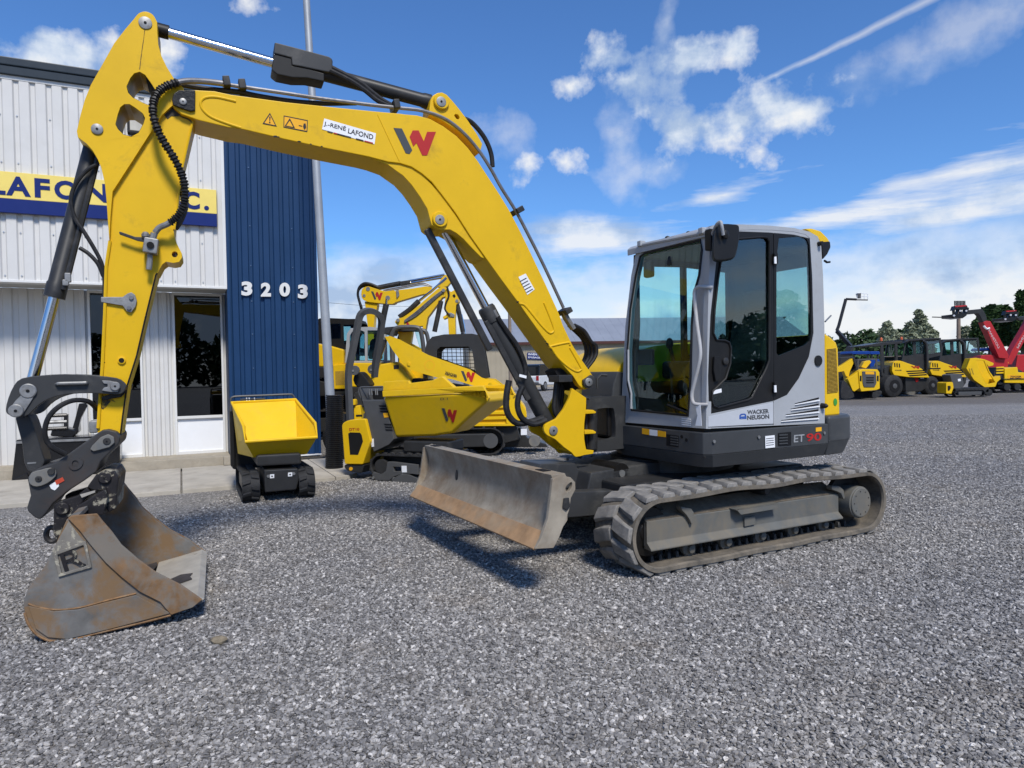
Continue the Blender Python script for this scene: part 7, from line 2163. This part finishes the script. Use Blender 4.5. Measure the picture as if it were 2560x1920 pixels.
REDP = mk('red_machine_paint', (.42, .022, .026), .38, var=.08, coat=.2)
for i, (oy, lab) in enumerate(((0, 'red telehandler with its boom raised to the left and a fork grapple'), (1, 'red telehandler at the right edge, boom rising to the right'))):
    TH = Frame((28.0 + 3 * i, 37.5 + i), 0)
    th = thing('telehandler', lab, 'telehandler', TH, 'red telehandlers')
    if i == 0:
        bm_ = P(TH, 'J', [(1735, 520), (1770, 505), (1810, 510), (2000, 860), (1990, 900), (1900, 890)], 0, .45, 'boom', REDP, th, .02)
        text_on('MANITOU', *TH.pls('J', [(1785, 610), (1900, 810), (1880, 860), (1760, 650)][0:1] + [(1890, 800), (1905, 775), (1800, 590)], -.006), bold=.03).build('maker_lettering', mk('pale_letter', (.55, .35, .35), .5), bm_)
        P(TH, 'J', [(1570, 440), (1580, 395), (1680, 385), (1725, 380), (1760, 440), (1775, 490), (1735, 520), (1700, 450), (1680, 430)], .05, .35, 'boom_head', DARK, th, .02)
        hd = grapple(TH, th, 0, 0, 1.0)
        for k in range(8):
            P(TH, 'J', [(1438 + 15 * k, 298), (1444 + 15 * k, 298), (1446 + 15 * k, 348), (1440 + 15 * k, 348)], -.3, .06, 'tine', BLKP, hd)
        MB().tube(TH.pls('J', [(1205, 467), (1430, 474)], -.2), .03, 6).build('fork', BLKP, hd)
        MB().tube(TH.pls('J', [(1205, 467), (1430, 474)], .5), .03, 6).build('fork', BLKP, hd)
        P(TH, 'J', [(1720, 860), (1960, 855), (2000, 900), (1990, 1050), (1740, 1060), (1700, 900)], .2, 1.6, 'body', REDP, th, .05)
        MB().tube(smooth_pts(TH.pls('J', [(1740, 560), (1770, 590), (1800, 580)], -.05), 3), .05, 6).build('hose', DECAL_W, th)
        for x_ in (1760, 1960):
            c = TH.pl('J', (x_, 1100), .1)
            wheel(th, Vector((c.x, .1, .55)), .55, .45, tread=False)
    else:
        bm_ = P(TH, 'J', [(1960, 960), (2040, 800), (2160, 600), (2220, 480), (2260, 520), (2160, 720), (2030, 960)], 0, .45, 'boom', REDP, th, .02)
        text_on('MANITOU', *TH.pls('J', [(2078, 780), (2190, 580), (2210, 590), (2098, 795)], -.006), bold=.03).build('maker_lettering', mk('pale_letter', (.55, .35, .35), .5), bm_)
        P(TH, 'J', [(1950, 930), (1985, 905), (2000, 940), (1975, 975), (1950, 968)], -.05, .5, 'boom_foot', YEL2, th, .02)
        P(TH, 'J', [(2090, 860), (2260, 850), (2260, 1050), (2060, 1050)], .2, 1.6, 'body', REDP, th, .05)
        gp_ = grapple(TH, th, 535, 52, .85)
        P(TH, 'J', [(2085, 470), (2200, 450), (2230, 490), (2110, 500)], .1, .25, 'boom_head', DARK, th, .02)
        for x_ in (2080, 2240):
            c = TH.pl('J', (x_, 1100), .1)
            wheel(th, Vector((c.x, .1, .55)), .55, .45, tread=False)

# articulated boom lift
BL = Frame((16.8, 40.0), 0)
bl_ = thing('boom_lift', 'tall dark articulated boom lift with white basket against the sky', 'boom lift', BL)
seg = [(330, 840), (360, 770), (215, 610), (235, 560), (310, 280), (420, 285)]
for (a, b), r_ in zip(zip(seg, seg[1:]), (.22, .14, .10, .10, .07)):
    pa, pb2 = BL.pl('J', a, 0), BL.pl('J', b, 0)
    MB().tube([pa, pb2], r_, 4).build('boom_section', DARK, bl_, bevel=.01)
MB().tube(BL.pls('J', [(345, 745), (240, 620)], .1), .07, 6).build('lift_cylinder', CYLG, bl_)
MB().tube(BL.pls('J', [(250, 500), (262, 455), (300, 300)], .1), .05, 6).build('lift_cylinder', CYLG, bl_)
bk_ = MB().tube(BL.pls('J', [(420, 288), (535, 290)], 0), .04, 6).build('basket', MID, bl_)
for a, b in (((425, 220), (425, 288)), ((465, 215), (465, 288)), ((500, 225), (500, 288)), ((537, 225), (537, 288)), ((425, 218), (537, 226)), ((425, 250), (537, 255))):
    for y in (0, .8):
        MB().tube(BL.pls('J', [a, b], y), .02, 5).build('basket_rail', DECAL_W, bk_)
P(BL, 'J', [(428, 222), (468, 218), (466, 272), (440, 270)], -.05, .2, 'control_box', MID, bk_, .01)
P(BL, 'J', [(270, 830), (370, 820), (380, 880), (265, 880)], -.4, 1.6, 'turntable', DARK, bl_, .04)
MB().bb((BL.pl('J', (255, 880), 0).x, -.5, .3), (BL.pl('J', (390, 880), 0).x, 1.3, BL.pl('J', (300, 885), 0).z)).build('chassis', DARK, bl_, bevel=.05)
for x_ in (265, 385):
    wheel(bl_, Vector((BL.pl('J', (x_, 900), 0).x, -.7, .45)), .45, .35, tread=False)

# tractors with blue roofs behind the loader
BLU = mk('blue_plastic_roof', (.01, .05, .26), .35, var=.08)
for i, (xa_, xb_, yt) in enumerate(((370, 565, 820), (560, 668, 822), (1775, 1900, 785))):
    TR = Frame((17.0 + i, 38.0), 0)
    tr_ = thing('tractor', ('tractor with blue roof behind the compact loader, left of the pair', 'tractor with blue roof behind the compact loader, right of the pair', 'blue tractor behind the red telehandler boom')[i], 'tractor', TR, 'tractors with blue roofs')
    P(TR, 'J', [(xa_, yt + 22), (xa_ + 15, yt), (xb_ - 10, yt), (xb_, yt + 25), (xb_ - 10, yt + 32), (xa_ + 8, yt + 32)], 0, 1.4, 'roof', BLU, tr_, .03)
    for x_ in (xa_ + 20, xb_ - 25):
        for y in (.1, 1.2):
            MB().tube(TR.pls('J', [(x_, yt + 30), (x_ - 3, 930)], y), .05, 6).build('roof_post', DARK, tr_)
    P(TR, 'J', [(xa_ + 5, 905), (xb_ - 5, 905), (xb_, 1010), (xa_, 1010)], 0, 1.3, 'body', BLU if i else DARK, tr_, .05)
    for x_ in (xa_ + 30, xb_ - 30):
        wheel(tr_, Vector((TR.pl('J', (x_, 1000), 0).x, -.15, .6)), .6, .35, tread=False)


# ================================================================== TREES
LEAF = {}


def leaf_mat(name, c1, c2):
    if name in MATS:
        return MATS[name]
    m = bpy.data.materials.new(name)
    m.use_nodes = True
    t = NT(m.node_tree)
    b = m.node_tree.nodes['Principled BSDF']
    o = t.n('ShaderNodeTexCoord').outputs['Object']
    n = t.n('ShaderNodeTexNoise', ins={'Vector': o, 'Scale': 2.2, 'Detail': 4.0}).outputs[0]
    col = t.ramp(n, [(.3, c1), (.7, c2)])
    m.node_tree.links.new(col, b.inputs['Base Color'])
    b.inputs['Roughness'].default_value = .6
    b.inputs['Specular IOR Level'].default_value = .25
    MATS[name] = m
    return m


BARK = mk('bark', (.12, .10, .085), .9, var=.3, scale=5, bump=.3)
LF1 = leaf_mat('dark_green_leaves', (.020, .045, .014), (.055, .10, .028))
LF2 = leaf_mat('grey_green_leaves', (.17, .20, .12), (.32, .34, .23))
LF3 = leaf_mat('hedge_leaves', (.035, .075, .018), (.08, .14, .035))


def leafy(rnd, blobs, n, size):
    """leaf clumps spread through the volume of several lobes"""
    mb = MB()
    vs_, fs = [], []
    tot = sum(b[3] * b[4] * b[5] for b in blobs)
    for cx, cy, cz, rx, ry, rz in blobs:
        k = int(n * rx * ry * rz / tot) + 20
        for _ in range(k):
            while True:
                d = Vector((rnd.uniform(-1, 1), rnd.uniform(-1, 1), rnd.uniform(-1, 1)))
                if .15 < d.length < 1:
                    break
            d = d * (d.length ** -.35)
            if d.length > 1.08:
                d *= 1.02 / d.length
            p = Vector((cx + d.x * rx, cy + d.y * ry, cz + d.z * rz))
            s_ = size * rnd.uniform(.5, 1.3)
            a = Vector((rnd.gauss(0, 1), rnd.gauss(0, 1), rnd.gauss(0, .7))).normalized()
            b = a.cross(Vector((rnd.gauss(0, 1), rnd.gauss(0, 1), rnd.gauss(0, 1)))).normalized()
            i = len(vs_)
            vs_ += [p - a * s_, p + b * s_ * .55, p + a * s_, p - b * s_ * .55]
            fs.append((i, i + 1, i + 2, i + 3))
    return mb.add(vs_, fs)


def tree(z, base_px, depth, label, lobes_px, mat, n, size, name='tree', group=None, cat='tree', trunk=True, seed=1):
    """lobes given by where they stand in the photograph: (px, py, radius x, radius y)"""
    rnd = random.Random(seed)
    r = ray(z, base_px)
    bx = r.x / r.y * depth
    fr = Frame((bx, depth), 0)
    t = thing(name, label, cat, fr, group)
    sc_ = ZS[z][2] * FPX / depth
    bl = []
    for (px, py, rx, ry) in lobes_px:
        p = fr.i @ at_depth(z, (px, py), depth)
        w_ = rx / sc_
        bl.append((p.x, rnd.uniform(-.4, .4) * w_, p.z, w_, w_ * .9, ry / sc_))
    o = leafy(rnd, bl, n, size).build('crown', mat, t, smooth=False)
    if trunk:
        top = max(bl, key=lambda b: b[2])
        h = top[2]
        cx = sum(b[0] for b in bl) / len(bl)
        MB().tube(smooth_pts([(0, 0, -.1), (cx * .3, 0, h * .35), (top[0] * .8, 0, h * .7), (top[0], 0, h)], 4), lambda q: .16 * (1 - q) * (h / 6) + .03, 8).build('trunk', BARK, t)
        for b in bl:
            st_ = Vector((cx * .5, 0, min(h * .4, b[2] * .6)))
            MB().tube([st_, (st_ + Vector(b[:3])) / 2 + Vector((0, 0, .2)), Vector(b[:3])], lambda q: .07 * (1 - q) + .015, 6).build('limb', BARK, t)
    return t


tree('J', (760, 900), 66, 'thin windblown grey green tree behind the roller canopy, left one', [(745, 560, 38, 45), (710, 620, 45, 45), (790, 640, 50, 40), (860, 680, 55, 35), (760, 700, 90, 40)], LF2, 1300, .26, group='windblown pale trees', seed=2)
tree('J', (1080, 900), 66, 'taller windblown grey green tree behind the roller cabs', [(1060, 430, 35, 45), (1080, 500, 55, 60), (1110, 600, 75, 70), (980, 570, 45, 50), (1000, 650, 70, 60), (1190, 650, 60, 50), (1100, 690, 120, 40)], LF2, 2100, .26, group='windblown pale trees', seed=3)
tree('J', (1560, 900), 66, 'small pale tree between the pole and the dark wood', [(1540, 600, 45, 30), (1590, 640, 60, 35), (1520, 660, 40, 35)], LF2, 800, .26, group='windblown pale trees', seed=4)
tree('J', (1780, 900), 60, 'broad dark green tree behind the red telehandler boom', [(1760, 560, 110, 110), (1850, 440, 110, 95), (1720, 680, 90, 100), (1960, 480, 110, 130), (1950, 640, 140, 120), (1830, 640, 120, 110)], LF1, 9000, .32, group='dark trees on the right', seed=5)
tree('J', (2140, 900), 58, 'dark conifer rising at the right edge of the picture', [(2135, 250, 35, 60), (2150, 340, 60, 70), (2160, 450, 90, 90), (2170, 580, 110, 110), (2170, 700, 120, 100)], LF1, 6000, .30, group='dark trees on the right', seed=6)
# far wooded ridge and hedge
rnd = random.Random(11)
hv = []
for k in range(26):
    x = 6 + k * 2.5
    hh = 4.6 + 1.6 * noise.noise(Vector((x * .05, 2.2, 0))) + (1.0 if k < 14 else 0)
    hv.append((x, 118 + rnd.uniform(-3, 3), hh * .75, 2.3, 2.5, hh * .75))
wood = leafy(rnd, hv, 20000, .50).build('far_wood', leaf_mat('far_wood_leaves', (.030, .058, .022), (.065, .105, .04)), smooth=False)
wood['kind'] = 'stuff'
hg = []
for k in range(42):
    x = 12 + k * 1.2
    hg.append((x, 78 + rnd.uniform(-.6, .6), 1.35, 1.0, 1.0, 1.5 + rnd.uniform(-.2, .2)))
hedge = leafy(rnd, hg, 15000, .28).build('hedge', LF3, smooth=False)
tag(hedge, 'long clipped green hedge running behind the far row of machines', 'hedge')

# belt of trees along the road behind the photographer, which the cab and shop windows mirror
rnd = random.Random(21)
bt = []
for k in range(34):
    a = radians(92 + k * 2.4)
    rr_ = 78 + rnd.uniform(-6, 6)
    hh = rnd.uniform(4.5, 8.5)
    bt.append((rr_ * sin(a), rr_ * cos(a), hh * .62, 2.6, 2.6, hh * .62))
belt_ = leafy(rnd, bt, 16000, .6).build('tree_belt', LF1, smooth=False)
belt_['kind'] = 'stuff'


# ------------------------------------------------------------------ keep to thing > part > sub-part
bpy.context.view_layer.update()
for o in list(scene.objects):
    if o.type != 'MESH':
        continue
    ch = []
    p = o.parent
    while p is not None:
        ch.append(p)
        p = p.parent
    if len(ch) > 2:
        o.parent = ch[len(ch) - 2]
